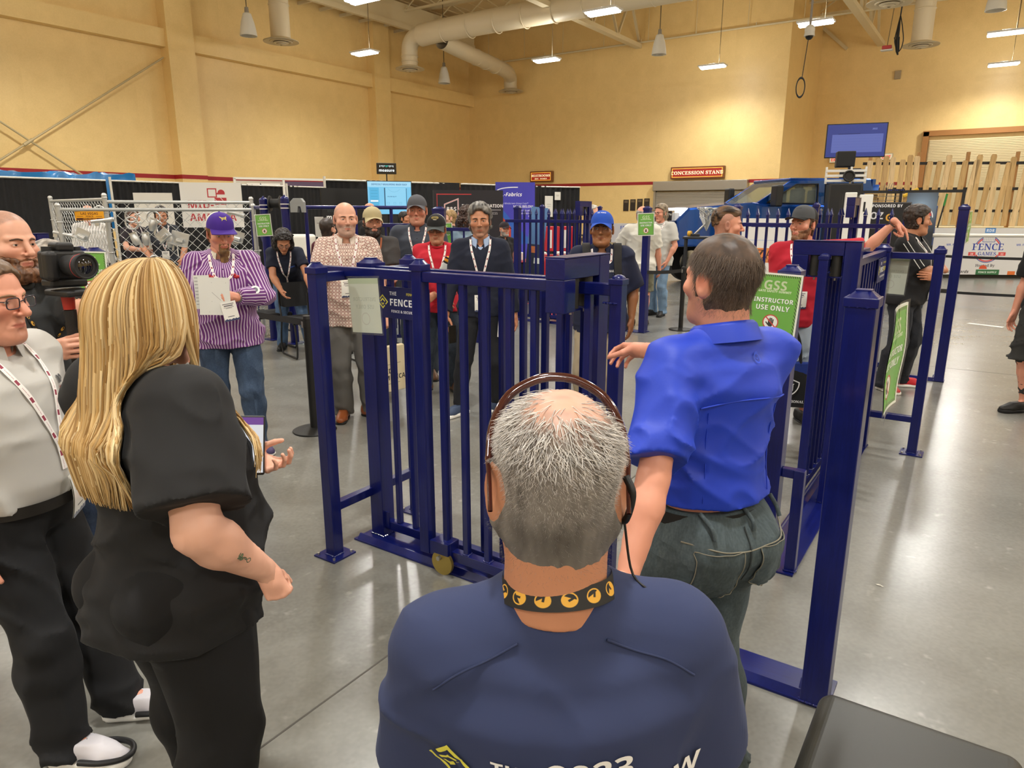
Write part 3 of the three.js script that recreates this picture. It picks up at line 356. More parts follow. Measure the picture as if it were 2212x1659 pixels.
banner('purple banner reading Fabrics with SCAN BELOW, behind the spear-topped gate', [-10.051, 1.791, -14.933], 0.8, 1.0, 2.42, 0, (g, W, H) => { const a = g.createLinearGradient(0, 0, W, H * 0.4); a.addColorStop(0, '#3a3cae'); a.addColorStop(1, '#4a44c8'); g.fillStyle = a; g.fillRect(0, 0, W, H); g.fillStyle = '#2c62c4'; g.beginPath(); g.moveTo(60, 300); g.lineTo(250, 520); g.lineTo(500, 760); g.lineTo(0, 800); g.fill(); g.fillStyle = '#c8402c'; g.fillRect(0, 280, 90, 480); g.beginPath(); g.moveTo(90, 430); g.lineTo(200, 560); g.lineTo(200, 800); g.lineTo(90, 800); g.fill(); g.strokeStyle = '#f4f6ff'; g.lineWidth = 12; g.beginPath(); g.moveTo(10, 110); g.quadraticCurveTo(60, 60, 290, 62); g.stroke(); txt(g, 'A.i.-Fabrics', 10, 150, 'italic bold 62px sans-serif', '#ffffff', 'left'); txt(g, 'The Windscreen Group Corp™', 60, 260, 'italic 27px sans-serif', '#dfe2ff', 'left'); txt(g, 'SCAN BELOW', 490, 300, 'bold 42px sans-serif', '#f3f4ff', 'right'); txt(g, 'FOR THE LATEST', 490, 350, 'bold 26px sans-serif', '#e7e9ff', 'right'); txt(g, 'WINDSCREEN', 490, 385, 'bold 26px sans-serif', '#e7e9ff', 'right'); txt(g, 'INFO', 490, 420, 'bold 26px sans-serif', '#e7e9ff', 'right'); });
banner('white banner with red MID-AMERICA lettering on the drape behind the purple cap', [-15.04, 1.787, -9.85], 0.85, 1.32, 1.0, 1.36, (g, W, H) => { g.fillStyle = '#e4e2dc'; g.fillRect(0, 0, W, H); g.fillStyle = '#b6323a'; g.strokeStyle = '#b6323a'; g.lineWidth = 9; g.strokeRect(228, 54, 70, 70); g.beginPath(); g.arc(340, 90, 30, PI, 0); g.fill(); g.fillRect(300, 88, 70, 14); g.fillRect(280, 130, 100, 60); g.strokeStyle = '#e4e2dc'; g.lineWidth = 5; g.beginPath(); g.moveTo(280, 140); g.lineTo(330, 190); g.moveTo(330, 130); g.lineTo(380, 190); g.stroke(); txt(g, 'MID-', 160, 190, 'bold 96px sans-serif', '#b6323a'); txt(g, 'AMERICA', 256, 300, 'bold 88px sans-serif', '#b6323a'); g.strokeStyle = '#8d8c88'; g.lineWidth = 3; g.beginPath(); g.moveTo(40, 330); g.lineTo(90, 300); g.lineTo(150, 360); g.stroke(); });
banner('plain white pull-up banner behind the man in grey at the chain-link', [-14.789, 1.783, -8.327], 0.85, 0.75, 2.1, 0.0, (g, W, H) => { g.fillStyle = '#dedbd2'; g.fillRect(0, 0, W, H); });
for (const [px, lab, w, h, y] of [[[-11.52, 0, -18.9], 'tall white notice on the drape above the spear-topped gate', 0.27, 0.62, 1.55], [[-11.36, 0, -19.15], 'small white sheet pinned high on the drape, beside the tall notice', 0.2, 0.24, 2.05]]) { const t = thing('notice', lab, 'notice', [px[0] + 0.07, y, px[2] + 0.05], 1.0); obj('sheet', box(w, h, 0.004, 0, h / 2, 0), M(0xdedcd4, 0.6), t); obj('print', [box(w * 0.5, 0.012, 0.002, 0, h * 0.6, 0.003), box(w * 0.4, 0.01, 0.002, 0, h * 0.5, 0.003)], M(0x9a9890, 0.7), t); }
// booth table with red goods behind the spear-topped gate
const blackCloth = M(0x121214, 0.9), redGoods = M(0xc22a35, 0.4);
{ const p = [-7.644, 0.789, -11.974], t = thing('booth_table', 'booth table under a black cloth behind the spear-topped gate', 'table', [p[0], 0, p[2]], 0.75); obj('cloth', rbox(2.2, 0.76, 0.7, 0.03, 0, 0.38, 0), blackCloth, t); obj('red_runner', box(2.0, 0.02, 0.74, 0, 0.765, 0), M(0xa83a44, 0.7), t); const s = thing('goods_bin', 'row of white bins on the black booth table', 'bin', [p[0], 0.775, p[2]], 0.75); for (const [x, w] of [[-0.7, 0.3], [-0.3, 0.2], [0.1, 0.34], [0.6, 0.22]]) obj('bin', rbox(w, 0.16, 0.3, 0.02, x, 0.08, 0), M(0xd9d7d0, 0.5), s); }
{ const p = [-6.59, 0.87, -11.239], ang = 0.7; for (const [i, y] of [[0, 0.0], [1, 0.5], [2, 1.0]]) for (const dx of [-0.14, 0.14]) { const t = thing('red_carton', ['bottom', 'middle', 'top'][i] + (dx < 0 ? ' left' : ' right') + ' red carton in the stack behind the spear pickets', 'carton', [p[0] + dx * cos(ang), y + 0.02, p[2] - dx * sin(ang)], ang); obj('box', rbox(0.24, 0.44, 0.24, 0.01, 0, 0.22, 0), redGoods, t); obj('stripe', box(0.06, 0.32, 0.004, -0.05, 0.22, 0.122), M(0xe8e4e0, 0.5), t); } }
{ const p = [-6.918, 0.733, -10.533]; struct('floor_mat', box(2.6, 0.012, 1.6, p[0], 0.006, p[2], 0.75), M(0xb8323e, 0.9)); struct('floor_mat', box(2.3, 0.014, 1.3, p[0], 0.009, p[2], 0.75), M(0x4b4a4c, 0.95)); }
{ const p = [-6.403, 0.95, -9.916], t = thing('flag_banner', 'narrow tilted feather banner behind the spear-topped gate', 'banner', [p[0], 0, p[2]], 0.7); t.rotation.z = -0.1; const tex = canvasTex(128, 512, (g, W, H) => { g.fillStyle = '#5b83b4'; g.fillRect(0, 0, W, H * 0.5); g.fillStyle = '#2c3448'; g.fillRect(0, H * 0.5, W, H * 0.5); g.fillStyle = '#c87646'; g.fillRect(20, 270, 50, 46); g.fillStyle = '#dfe6dc'; g.fillRect(60, 350, 50, 40); }); obj('sheet', box(0.28, 1.2, 0.006, 0, 1.2, 0), M(0xffffff, 0.5, { map: tex }), t); obj('pole', rod([0.1, 0, 0], [0.14, 0.7, 0], 0.01), poleWhite, t); }
// white wrapped bales on a pallet behind the chairs
{ const p = [-10.625, 0.836, -9.102]; const t = thing('pallet_rack', 'low timber rack under the white wrapped bales', 'rack', [p[0], 0, p[2]], 0.5); for (let i = 0; i < 4; i++) obj('board', box(1.7, 0.03, 0.12, 0, 0.86, -0.3 + i * 0.2), M(0xc9a774, 0.7), t); for (const x of [-0.75, 0, 0.75]) { obj('upright', box(0.07, 0.85, 0.6, x, 0.425, 0), M(0xb8935e, 0.7), t); obj('upright', box(0.05, 0.5, 0.05, x, 1.13, -0.3), M(0xb8935e, 0.7), t); }
  for (const [dx, lab] of [[-0.4, 'left white wrapped bale on the timber rack'], [0.35, 'right white wrapped bale on the timber rack']]) { const b = thing('wrapped_bale', lab, 'bale', [p[0] + dx * cos(0.5), 0.88, p[2] - dx * sin(0.5)], 0.5); obj('wrap', rbox(0.55, 0.42, 0.5, 0.06, 0, 0.21, 0, 3), M(0xe3e1d8, 0.4), b); obj('tag', box(0.12, 0.09, 0.004, 0.05, 0.16, 0.252), M(0x9a9a98, 0.6), b); } }

// ---------------------------------------------------------------- chain-link display
const galv = M(0xb7bab9, 0.42, { metalness: 0.55 }), galvL = M(0xc9cbca, 0.36, { metalness: 0.7 });
function chainMesh(L, y0, y1, d = 0.062) { // zigzag wires
  const g = [], n = Math.round(L / d), rows = Math.round((y1 - y0) / d); const pos = []; const idx = [];
  const seg = (a, b) => { const r = 0.0034, k = pos.length / 3, dx = b[0] - a[0], dy = b[1] - a[1], l = hyp(dx, dy), nx = -dy / l * r, ny = dx / l * r; for (const q of [a, b]) { pos.push(q[0] + nx, q[1] + ny, q[2], q[0], q[1], q[2] + r, q[0] - nx, q[1] - ny, q[2], q[0], q[1], q[2] - r); } for (let i = 0; i < 4; i++) { const j = (i + 1) % 4; idx.push(k + i, k + j, k + 4 + i, k + j, k + 4 + j, k + 4 + i); } };
  for (let c = 0; c < n; c++) for (let r = 0; r < rows; r++) { const o2 = (r + c) % 2, xa = (c + (o2 ? 1 : 0)) * d - L / 2, xb = (c + (o2 ? 0 : 1)) * d - L / 2; seg([xa, y0 + r * d, r % 2 ? 0.004 : -0.004], [xb, y0 + (r + 1) * d, r % 2 ? -0.004 : 0.004]); }
  const q = new THREE.BufferGeometry(); q.setAttribute('position', new THREE.Float32BufferAttribute(pos, 3)); q.setIndex(idx); q.computeVertexNormals(); return q;
}
function chainPanel(a, b, h, label, y0 = 0.06, mesh = true) {
  const L = hyp(b[0] - a[0], b[2] - a[2]), t = thing('chain_link_panel', label, 'fence panel', [(a[0] + b[0]) / 2, 0, (a[2] + b[2]) / 2], -Math.atan2(b[2] - a[2], b[0] - a[0])), H = L / 2;
  for (const s of [-1, 1]) { const p = obj('post', cyl(0.03, 0.03, h, s * H, h / 2, 0, 16), galv, t); obj('cap', new THREE.SphereGeometry(0.034, 14, 8).translate(s * H, h, 0), galvL, p); for (const y of [0.4, 0.8, 1.2, 1.6]) obj('tension_band', new THREE.TorusGeometry(0.034, 0.007, 6, 18).rotateX(PI / 2).translate(s * H, y, 0), galvL, p); }
  obj('rail', rod([-H, h - 0.05, 0], [H, h - 0.05, 0], 0.022, 12), galv, t); obj('rail', rod([-H, y0 + 0.02, 0], [H, y0 + 0.02, 0], 0.018, 10), galv, t); obj('rail', rod([-H, 0.95, 0], [H, 0.95, 0], 0.018, 10), galv, t);
  if (mesh) { const m = obj('wire_mesh', chainMesh(L, y0, h - 0.06), galvL, t); m.userData.kind = 'stuff'; }
  return t;
}
const ca = [-12.219, 0.99, -5.238], cb = [-9.67, 1.111, -4.793], cc = [-8.87, 1.05, -6.426], cd = [-9.647, 1.144, -4.205], ce = [-8.423, 1.084, -6.125];
chainPanel(ca, cb, 1.93, 'galvanised chain-link panel seen at a slant behind the yellow sign');
chainPanel(cb, cc, 1.9, 'galvanised chain-link panel in front of the two men in dark shirts');
chainPanel(cd, ce, 1.8, 'galvanised gate frame with a top rail standing before the chain-link', 0.06, false);
{ const p = [-9.437, 1.675, -4.468], t = thing('yellow_sign', 'yellow LAS VEGAS FENCE sign wired to the chain-link', 'sign', [p[0], p[1], p[2]], 0.72); const tex = canvasTex(512, 170, (g, W, H) => { g.fillStyle = '#e9a31c'; g.fillRect(0, 0, W, H); txt(g, 'LAS VEGAS', W / 2, 42, 'bold 62px sans-serif', '#4a1a10'); g.fillStyle = '#4a1a10'; g.fillRect(30, 92, 110, 6); g.fillRect(370, 92, 110, 6); txt(g, 'FENCE', W / 2, 96, 'bold 44px sans-serif', '#4a1a10'); g.fillRect(20, 126, 470, 40); txt(g, '(702) 655-2470', W / 2, 146, 'bold 36px sans-serif', '#e9a31c'); }); obj('plate', box(0.34, 0.11, 0.003), M(0xd9941a, 0.4), t); obj('print', new THREE.PlaneGeometry(0.34, 0.11).translate(0, 0, 0.0025), M(0xffffff, 0.4, { map: tex }), t); }
{ // galvanised fittings hung on the chain-link
  const r = rng(12), names = ['ring', 'bracket', 'plate', 'hinge']; const at = (px, d) => px; const list = [[[-9.428, 1.737, -4.595], 0], [[-9.305, 1.619, -4.558], 1], [[-9.324, 1.46, -4.303], 2], [[-9.307, 1.667, -4.92], 0], [[-9.311, 1.58, -4.917], 0], [[-9.168, 1.649, -5.135], 0], [[-9.183, 1.554, -5.125], 3], [[-9.294, 1.374, -4.928], 3], [[-9.277, 1.37, -5.06], 3], [[-9.182, 1.42, -5.246], 2], [[-9.097, 1.374, -5.425], 2], [[-9.204, 1.337, -5.352], 3], [[-9.307, 1.092, -5.161], 0], [[-8.732, 1.323, -5.914], 1], [[-8.632, 1.398, -5.983], 2], [[-8.629, 1.694, -5.984], 1], [[-8.337, 0.848, -5.941], 0], [[-8.362, 0.722, -5.924], 2], [[-9.636, 1.457, -4.212], 1], [[-8.53, 0.487, -5.931], 3]];
  const words = ['galvanised ring clamp', 'galvanised gate hinge bar', 'bent galvanised corner plate', 'galvanised hinge cup'];
  const places = ['beside the yellow sign', 'hanging below the yellow sign', 'above the green sign', 'at the seam of the two panels', 'just under the seam clamp', 'before the grey-shirted man', 'at the chest of the grey-shirted man', 'left of the man in grey', 'over the arm of the man in grey', 'at the right hand of the man in grey', 'left of the purple cap', 'beside the white cloth', 'low in front of the man in grey', 'right of the beard', 'right of the purple cap bill', 'high right of the purple cap', 'right of the striped shirt', 'by the right panel post', 'on the left end post', 'low by the right post'];
  list.forEach(([p, k], i) => { const t = thing('fence_fitting', words[k] + ' ' + places[i], 'fitting', p, 0.7); t.rotation.z = (r() - 0.5) * 1.4; const s = 0.8 + r() * 0.4;
    if (k === 0) { obj('ring', new THREE.TorusGeometry(0.07 * s, 0.011, 8, 24), galvL, t); obj('bolt', cyl(0.01, 0.01, 0.07, 0.075 * s, 0, 0, 8, 'x'), galvL, t); }
    else if (k === 1) { obj('bar', cyl(0.022, 0.022, 0.24 * s, 0, 0, 0, 14, 'x'), galvL, t); obj('lug', [box(0.05, 0.06, 0.02, -0.08, -0.03, 0), cyl(0.03, 0.03, 0.05, 0.1, 0, 0, 12, 'x')], galvL, t); }
    else if (k === 2) { obj('plate', [rbox(0.2 * s, 0.15 * s, 0.012, 0.004), rbox(0.2 * s, 0.012, 0.1, 0.004, 0, -0.075 * s, 0.045)], galvL, t); obj('pin', cyl(0.03, 0.03, 0.08, 0.02, -0.03, 0.05, 14, 'x'), galvL, t); }
    else { obj('cup', lathe([[0.035, 0.07], [0.05, 0.03], [0.05, -0.03], [0.03, -0.08]], 18), galvL, t); obj('strap', [box(0.02, 0.2 * s, 0.03, 0.04, -0.02, 0), box(0.08, 0.02, 0.03, 0, 0.08, 0)], galvL, t); } });
}
{ const p = [-8.825, 1.077, -5.972], t = thing('fitting_rack', 'low wire rack of grey fittings behind the striped shirt', 'rack', [p[0], 0, p[2]], 0.7); for (const y of [0.5, 0.85, 1.18]) obj('shelf', box(0.7, 0.02, 0.3, 0, y, -0.2), galv, t); for (const x of [-0.34, 0.34]) obj('leg', box(0.03, 1.25, 0.03, x, 0.62, -0.2), galv, t); const r = rng(3); for (let i = 0; i < 12; i++) obj('fitting', i % 2 ? cyl(0.05, 0.05, 0.1, -0.3 + (i % 6) * 0.11, [0.56, 0.91][i % 2], -0.18, 14, i % 3 ? 'x' : 'z') : rbox(0.1, 0.1, 0.1, 0.02, -0.3 + (i % 6) * 0.11, [0.56, 0.91][(i >> 1) % 2], -0.18), galvL, t); }
// navy swing gates with operators behind the stooping woman
function roundPost(p, h, label, r = 0.055) { const t = thing('gate_post', label, 'post', [p[0], 0, p[2]]); obj('pipe', cyl(r, r, h, 0, h / 2, 0, 24), blueM, t); obj('cap', [new THREE.SphereGeometry(r * 1.05, 18, 8, 0, PI * 2, 0, PI / 2).scale(1, 0.7, 1).translate(0, h, 0), new THREE.SphereGeometry(0.014, 10, 8).translate(0, h + r * 0.78, 0)], blueM, t); obj('stripe', [cyl(r + 0.002, r + 0.002, 0.012, 0, h - 0.06, 0, 24), cyl(r + 0.002, r + 0.002, 0.012, 0, h - 0.11, 0, 24)], M(0xdedcd6, 0.4), t); obj('base_plate', box(0.22, 0.01, 0.22, 0, 0.006, 0), blueM, t); return t; }
const q0 = [-8.132, 1.097, -6.081], q1 = [-7.651, 1.117, -6.044], q2 = [-7.043, 1.037, -7.909];
roundPost(q0, 1.87, 'navy round post carrying a black cable spool'); roundPost(q1, 1.88, 'navy round post carrying a grey gate motor');
{ const t = thing('cable_spool', 'black cable spool on top of the navy round post', 'spool', [q0[0] + 0.13, 1.83, q0[2] - 0.09], 0.6); obj('drum', cyl(0.06, 0.06, 0.12, 0, 0, 0, 20, 'x'), M(0x151515, 0.6), t); for (const x of [-0.07, 0.07]) obj('flange', cyl(0.1, 0.1, 0.015, x, 0, 0, 28, 'x'), M(0x1c1c1c, 0.5), t); }
{ const t = thing('gate_motor', 'grey plastic gate motor on the navy round post', 'motor', [q1[0] + 0.14, 1.72, q1[2] - 0.09], 0.6); t.scale.setScalar(0.62); obj('housing', extr([[-0.13, 0], [0.0, 0], [0.02, 0.12], [0.08, 0.12], [0.1, 0], [0.14, 0], [0.14, 0.2], [0.09, 0.27], [-0.06, 0.27], [-0.13, 0.2]], 0.14, 0.008).translate(0, 0, -0.07), M(0x8f9292, 0.45), t); obj('shaft', cyl(0.03, 0.03, 0.1, -0.16, 0.12, 0, 14, 'x'), M(0x2a2a2a, 0.5), t); }
{ const t = thing('swing_gate', 'navy tube swing gate running behind the bald man in the patterned shirt', 'gate', [0, 0, 0]); const A = [q1[0], q1[2]], B = [q2[0], q2[2]]; const pt = (f, y) => [mix(A[0], B[0], f), y, mix(A[1], B[1], f)];
  obj('rail', rod(pt(0.04, 1.78), pt(1, 1.78), 0.026, 12), blueM, t); obj('rail', rod(pt(0.04, 0.25), pt(1, 0.25), 0.026, 12), blueM, t); for (const f of [0.14, 0.5, 0.78, 1]) obj('upright', rod(pt(f, 0.05), pt(f, 1.78), 0.024, 12), blueM, t); }
{ const t = thing('swing_gate', 'short navy gate left of the round posts', 'gate', [0, 0, 0]); const A = [-8.531, 1.077, -6.172]; for (const y of [1.78, 0.3]) obj('rail', rod([A[0], y, A[2]], [q0[0], y, q0[2]], 0.026, 12), blueM, t); obj('brace', rod([A[0], 1.75, A[2]], [q0[0], 1.2, q0[2]], 0.02, 10), blueM, t); obj('upright', rod([A[0], 0.05, A[2]], [A[0], 1.78, A[2]], 0.026, 12), blueM, t); }
gssSign([q0[0] + 0.035, 1.55, q0[2] + 0.05], 0.5, 0.22, 'small green sign below the black cable spool', 0.02, 0.05);
{ const t = thing('notice', 'narrow white notice on the navy gate behind the bald man', 'notice', [-7.689, 1.522, -6.623], 0.6); obj('sheet', box(0.12, 0.27, 0.004), M(0xd6d6cf, 0.6), t); obj('print', box(0.06, 0.01, 0.002, 0, 0.05, 0.003), M(0x9a9890, 0.7), t); }
function picketGate(p, turn, w, h, n, label) { const t = thing('picket_gate', label, 'gate', [p[0], 0, p[2]], turn); for (const s of [-1, 1]) { const q = obj('post', post(0.05, 0, h, s * w / 2, 0), blueM, t); obj('cap', new THREE.SphereGeometry(0.034, 12, 8).translate(s * w / 2, h + 0.01, 0), blueM, q); } for (const y of [h - 0.06, 0.15]) obj('rail', railX(-w / 2, w / 2, y, 0), blueM, t); for (let i = 1; i < n; i++) obj('picket', post(0.024, 0.16, h - 0.08, -w / 2 + w * i / n, 0), blueM, t); return t; }
picketGate([-6.271, 1.138, -6.62], 0.5, 0.5, 1.62, 4, 'navy picket gate between the tan cap and the tall man in grey');
picketGate([-5.873, 1.111, -7.374], 0.35, 0.5, 1.56, 3, 'navy gate frame behind the man in the red shirt');
{ const p = [-6.201, 1.097, -7.393], t = thing('gate_post', 'thick square navy post behind the black and white cap', 'post', [p[0], 0, p[2]], 0.5); obj('tube', post(0.16, 0, 1.74, 0, 0), blueM, t); obj('cap', capGeo(0.16, 0, 1.74, 0), blueM, t); }
gssSign([-6.077, 1.439, -7.344], 0.5, 0.22, 'small green sign between the red shirt and the navy sweater', 0.02, 0.03);

// ---------------------------------------------------------------- contest stage at the right
const woodTex = dataTex(256, 512, (u, v) => { const n = noise(u * 26 + 2 * noise(u * 3, v * 3, 1), v * 2.4, 2) * 13 + noise(u * 70, v * 5, 4) * 6; return [214 + n, 186 + n, 138 + n]; });
const woods = [0xffffff, 0xf0e6d2, 0xe2d6be].map((c) => M(c, 0.7, { map: woodTex })), railDark = M(0x1c1a19, 0.6);
const stageA = [-3.0, -20.75], stageB = [1.6, -23.3], stAng = -Math.atan2(stageB[1] - stageA[1], stageB[0] - stageA[0]); const stAt = (f) => [mix(stageA[0], stageB[0], f), mix(stageA[1], stageB[1], f)];
{ const L = hyp(stageB[0] - stageA[0], stageB[1] - stageA[1]), m = stAt(0.5); const t = thing('contest_stage', 'low trailer stage carrying the wooden contest fence', 'stage', [m[0], 0, m[1]], stAng); obj('deck', box(L + 0.4, 0.1, 1.6, 0, 1.26, -0.9), M(0xb9a777, 0.7), t); obj('skirt', box(L + 0.3, 1.2, 0.04, 0, 0.6, -0.16), M(0x55524c, 0.8), t); for (let i = 0; i < 4; i++) obj('leg', box(0.1, 1.2, 0.1, -L / 2 + 0.3 + i * (L - 0.6) / 3, 0.6, -1.4), M(0x2c2b29, 0.6), t);
  const f = thing('wooden_fence', 'contest fence of pale timber pickets leaning on dark rails', 'fence', [m[0], 1.31, m[1]], stAng), r = rng(21);
  for (const y of [1.62, 0.98, 0.42]) obj('rail', box(L, 0.07, 0.04, 0, y, -0.32), railDark, f);
  for (let i = 0; i < 25; i++) { const x = -L / 2 + 0.12 + i * L / 25, h = 1.55 + r() * 0.22, lean = (r() - 0.3) * 0.16; const g = extr([[-0.068, 0], [0.068, 0], [0.068, h - 0.04], [0.045, h], [-0.045, h], [-0.068, h - 0.04]], 0.018, 0.002); g.rotateZ(-lean).translate(x, 0.02 + 0.1 * r(), -0.28); obj('picket', g, woods[i % 3], f); }
  for (let i = 0; i < 5; i++) obj('post', box(0.07, 1.9, 0.07, -L / 2 + 0.2 + i * (L - 0.4) / 4, 0.95, -0.4), M(0xa97c48, 0.7), f);
  const by = stAt(0.66), bt = thing('contest_banner', 'pale banner reading FENCE GAMES Hosted By on the stage front', 'banner', [by[0], 0.1, by[1]], stAng); const w = 3.2, h = 1.2;
  const tex = canvasTex(1536, 576, (g, W, H) => { g.fillStyle = '#d4d3d1'; g.fillRect(0, 0, W, H); const cx = 660, cy = 262; g.fillStyle = '#4b86c6'; g.fillRect(cx - 62, 0, 124, 62); txt(g, 'RDR', cx, 32, 'bold 50px sans-serif', '#e9eef5'); txt(g, 'companycam', cx, 88, 'bold 24px sans-serif', '#8b96ad'); g.lineWidth = 9; g.strokeStyle = '#2f3f93'; g.beginPath(); g.arc(cx, cy, 160, 0, 7); g.stroke(); g.strokeStyle = '#cf4a46'; g.lineWidth = 16; g.beginPath(); g.arc(cx, cy, 144, 0, 7); g.stroke(); g.fillStyle = '#d4d3d1'; g.fillRect(cx - 72, 88, 144, 80); g.strokeStyle = '#2f3f93'; g.lineWidth = 6; g.strokeRect(cx - 72, 96, 144, 74); g.strokeStyle = '#b9bac0'; g.lineWidth = 10; for (let i = 0; i < 6; i++) { g.beginPath(); g.moveTo(cx - 52 + i * 21, 106); g.lineTo(cx - 52 + i * 21, 160); g.stroke(); } g.fillStyle = '#d4d3d1'; g.fillRect(cx - 200, 196, 400, 132); txt(g, 'FENCE', cx, 232, 'bold 112px serif', '#2c3f9b'); g.fillStyle = '#cf4a46'; g.fillRect(cx - 222, 296, 86, 44); g.fillRect(cx + 136, 296, 86, 44); txt(g, '20', cx - 180, 319, 'bold 32px serif', '#f2e4e2'); txt(g, '22', cx + 180, 319, 'bold 32px serif', '#f2e4e2'); txt(g, 'GAMES', cx, 316, 'bold 60px serif', '#2c3f9b'); txt(g, 'Hosted By', cx, 462, 'bold 46px serif', '#3d3d42'); txt(g, 'MR. FENCE', 250, 205, 'bold 34px sans-serif', '#3d55ab'); txt(g, 'MR. FENCE', 1080, 205, 'bold 34px sans-serif', '#3d55ab'); txt(g, 'ActiveYards', 330, 540, 'italic bold 50px sans-serif', '#232323'); g.fillStyle = '#2f6a3d'; g.fillRect(560, 512, 280, 64); txt(g, 'FENCE SUPPLY', 700, 545, 'bold 32px sans-serif', '#dfeadf'); g.beginPath(); g.arc(640, 505, 48, PI, 0); g.fillStyle = '#d0522e'; g.fill(); g.fillStyle = '#d9702e'; g.fillRect(940, 530, 90, 46); });
  obj('print', new THREE.PlaneGeometry(w, h).translate(0, h / 2, 0.02), M(0xffffff, 0.6, { map: tex }), bt); obj('backing', box(w, h, 0.012, 0, h / 2, 0.006), M(0xb8b7b4, 0.7), bt);
  // tools hung on the fence
  const tool = (name, label, fx, y, make) => { const q = stAt(fx); const o = thing(name, label, 'tool', [q[0], 1.31 + y, q[1] - 0.12], stAng); make(o); return o; };
  const woodH = M(0x1f1c1a, 0.5), greenH = M(0x2f8a3a, 0.5), steelD = M(0x8d877c, 0.45, { metalness: 0.7 });
  tool('shovel', 'shovel hung blade up among the pale pickets', 0.02, 0.35, (o) => { obj('handle', rod([0.06, -0.5, 0], [0, 0.5, 0], 0.02), greenH, o); obj('blade', new THREE.SphereGeometry(0.13, 18, 12).scale(0.85, 1.25, 0.28).translate(-0.01, 0.62, 0), steelD, o); });
  tool('pitchfork', 'rake head hanging beside the shovel', 0.1, 0.4, (o) => { obj('handle', rod([-0.02, -0.5, 0], [0.02, 0.5, 0], 0.016), woodH, o); for (let i = 0; i < 5; i++) obj('tine', rod([0.02 + (i - 2) * 0.05, 0.5, 0], [0.06 + (i - 2) * 0.06, 0.72, 0.02], 0.007, 6), steelD, o); });
  tool('push_broom', 'yellow tool head on a black handle among the pickets', 0.19, 0.4, (o) => { obj('handle', rod([-0.14, -0.5, 0], [0.12, 0.42, 0], 0.016), woodH, o); obj('head', rbox(0.4, 0.08, 0.06, 0.02).rotateZ(0.5).translate(0.14, 0.48, 0), M(0xd9b02c, 0.5), o); });
  tool('digging_bar', 'black digging bar leaning beside a green one', 0.34, 0.2, (o) => { obj('bar', rod([-0.02, -0.5, 0], [0.04, 0.6, 0], 0.02), woodH, o); });
  tool('digging_bar', 'green handled digging bar beside the blue clock', 0.37, 0.25, (o) => { obj('bar', rod([-0.06, -0.5, 0], [0.06, 0.3, 0], 0.02), woodH, o); obj('grip', rod([0.06, 0.3, 0], [0.1, 0.6, 0], 0.026), greenH, o); });
}
{ const p = [-0.249, 1.311, -16.153], t = thing('pipe_rail', 'white horizontal pipe across the front of the contest banner', 'pipe', [p[0], 0, p[2]], stAng); obj('pipe', rod([-2.2, 1.28, 0], [2.6, 1.28, 0], 0.035, 12), M(0xd6d5cf, 0.35, { metalness: 0.3 }), t); for (const x of [-2.1, 2.5]) obj('leg', rod([x, 0, 0], [x, 1.28, 0], 0.03), M(0x8f8d86, 0.5), t); }
// raised presentation screen
{ const p = [-2.904, 2.297, -17.976], t = thing('display_screen', 'raised wide blue screen on a black stand over the contest area', 'screen', [p[0], 0, p[2]], 0.25); const w = 1.2, h = 0.69; const tex = canvasTex(800, 456, (g, W, H) => { g.fillStyle = '#3b4a96'; g.fillRect(0, 0, W, H); g.fillStyle = '#6a78c4'; g.fillRect(72, 140, 690, 255); g.fillStyle = '#5f6dbb'; for (let i = 0; i < 6; i++) g.fillRect(90, 165 + i * 38, 650, 3); txt(g, '2022', 640, 70, 'bold 30px sans-serif', '#8fa0e8'); g.fillStyle = '#22306e'; g.fillRect(150, 128, 300, 8); });
  obj('panel', rbox(w + 0.04, h + 0.04, 0.06, 0.01, 0, 3.26, 0), M(0x0c0c0e, 0.4), t); obj('image', new THREE.PlaneGeometry(w, h).translate(0, 3.26, 0.032), screenMat(tex, 0.75), t); obj('stand', [box(0.1, 3.0, 0.08, -0.04, 1.5, -0.08), box(0.5, 0.3, 0.12, 0, 2.5, -0.1)], M(0x121212, 0.5), t); obj('base', rbox(0.9, 0.04, 0.7, 0.01, 0, 0.02, -0.05), M(0x121212, 0.5), t); }
const ledTex = canvasTex(256, 64, (g, W, H) => { g.fillStyle = '#05061a'; g.fillRect(0, 0, W, H); txt(g, '00:12:00', W / 2, H / 2 + 2, 'bold 54px monospace', '#4a63ff'); });
for (const [p, w, lab, b] of [[[-2.779, 2.592, -17.457], 0.26, 'blue digital clock high beside the screen stand', 0.2], [[-1.851, 2.126, -16.878], 0.32, 'blue digital clock among the tool handles', 0.2]]) { const t = thing('digital_clock', lab, 'clock', p, 0.2); obj('case', rbox(w, 0.09, 0.05, 0.008), M(0x0b0b12, 0.4), t); obj('digits', new THREE.PlaneGeometry(w * 0.94, 0.075).translate(0, 0, 0.027), screenMat(ledTex, 2.2), t); obj('pole', rod([0, -0.04, -0.02], [0, -p[1] + 0.01, -0.02], 0.016), M(0x161616, 0.5), t); }
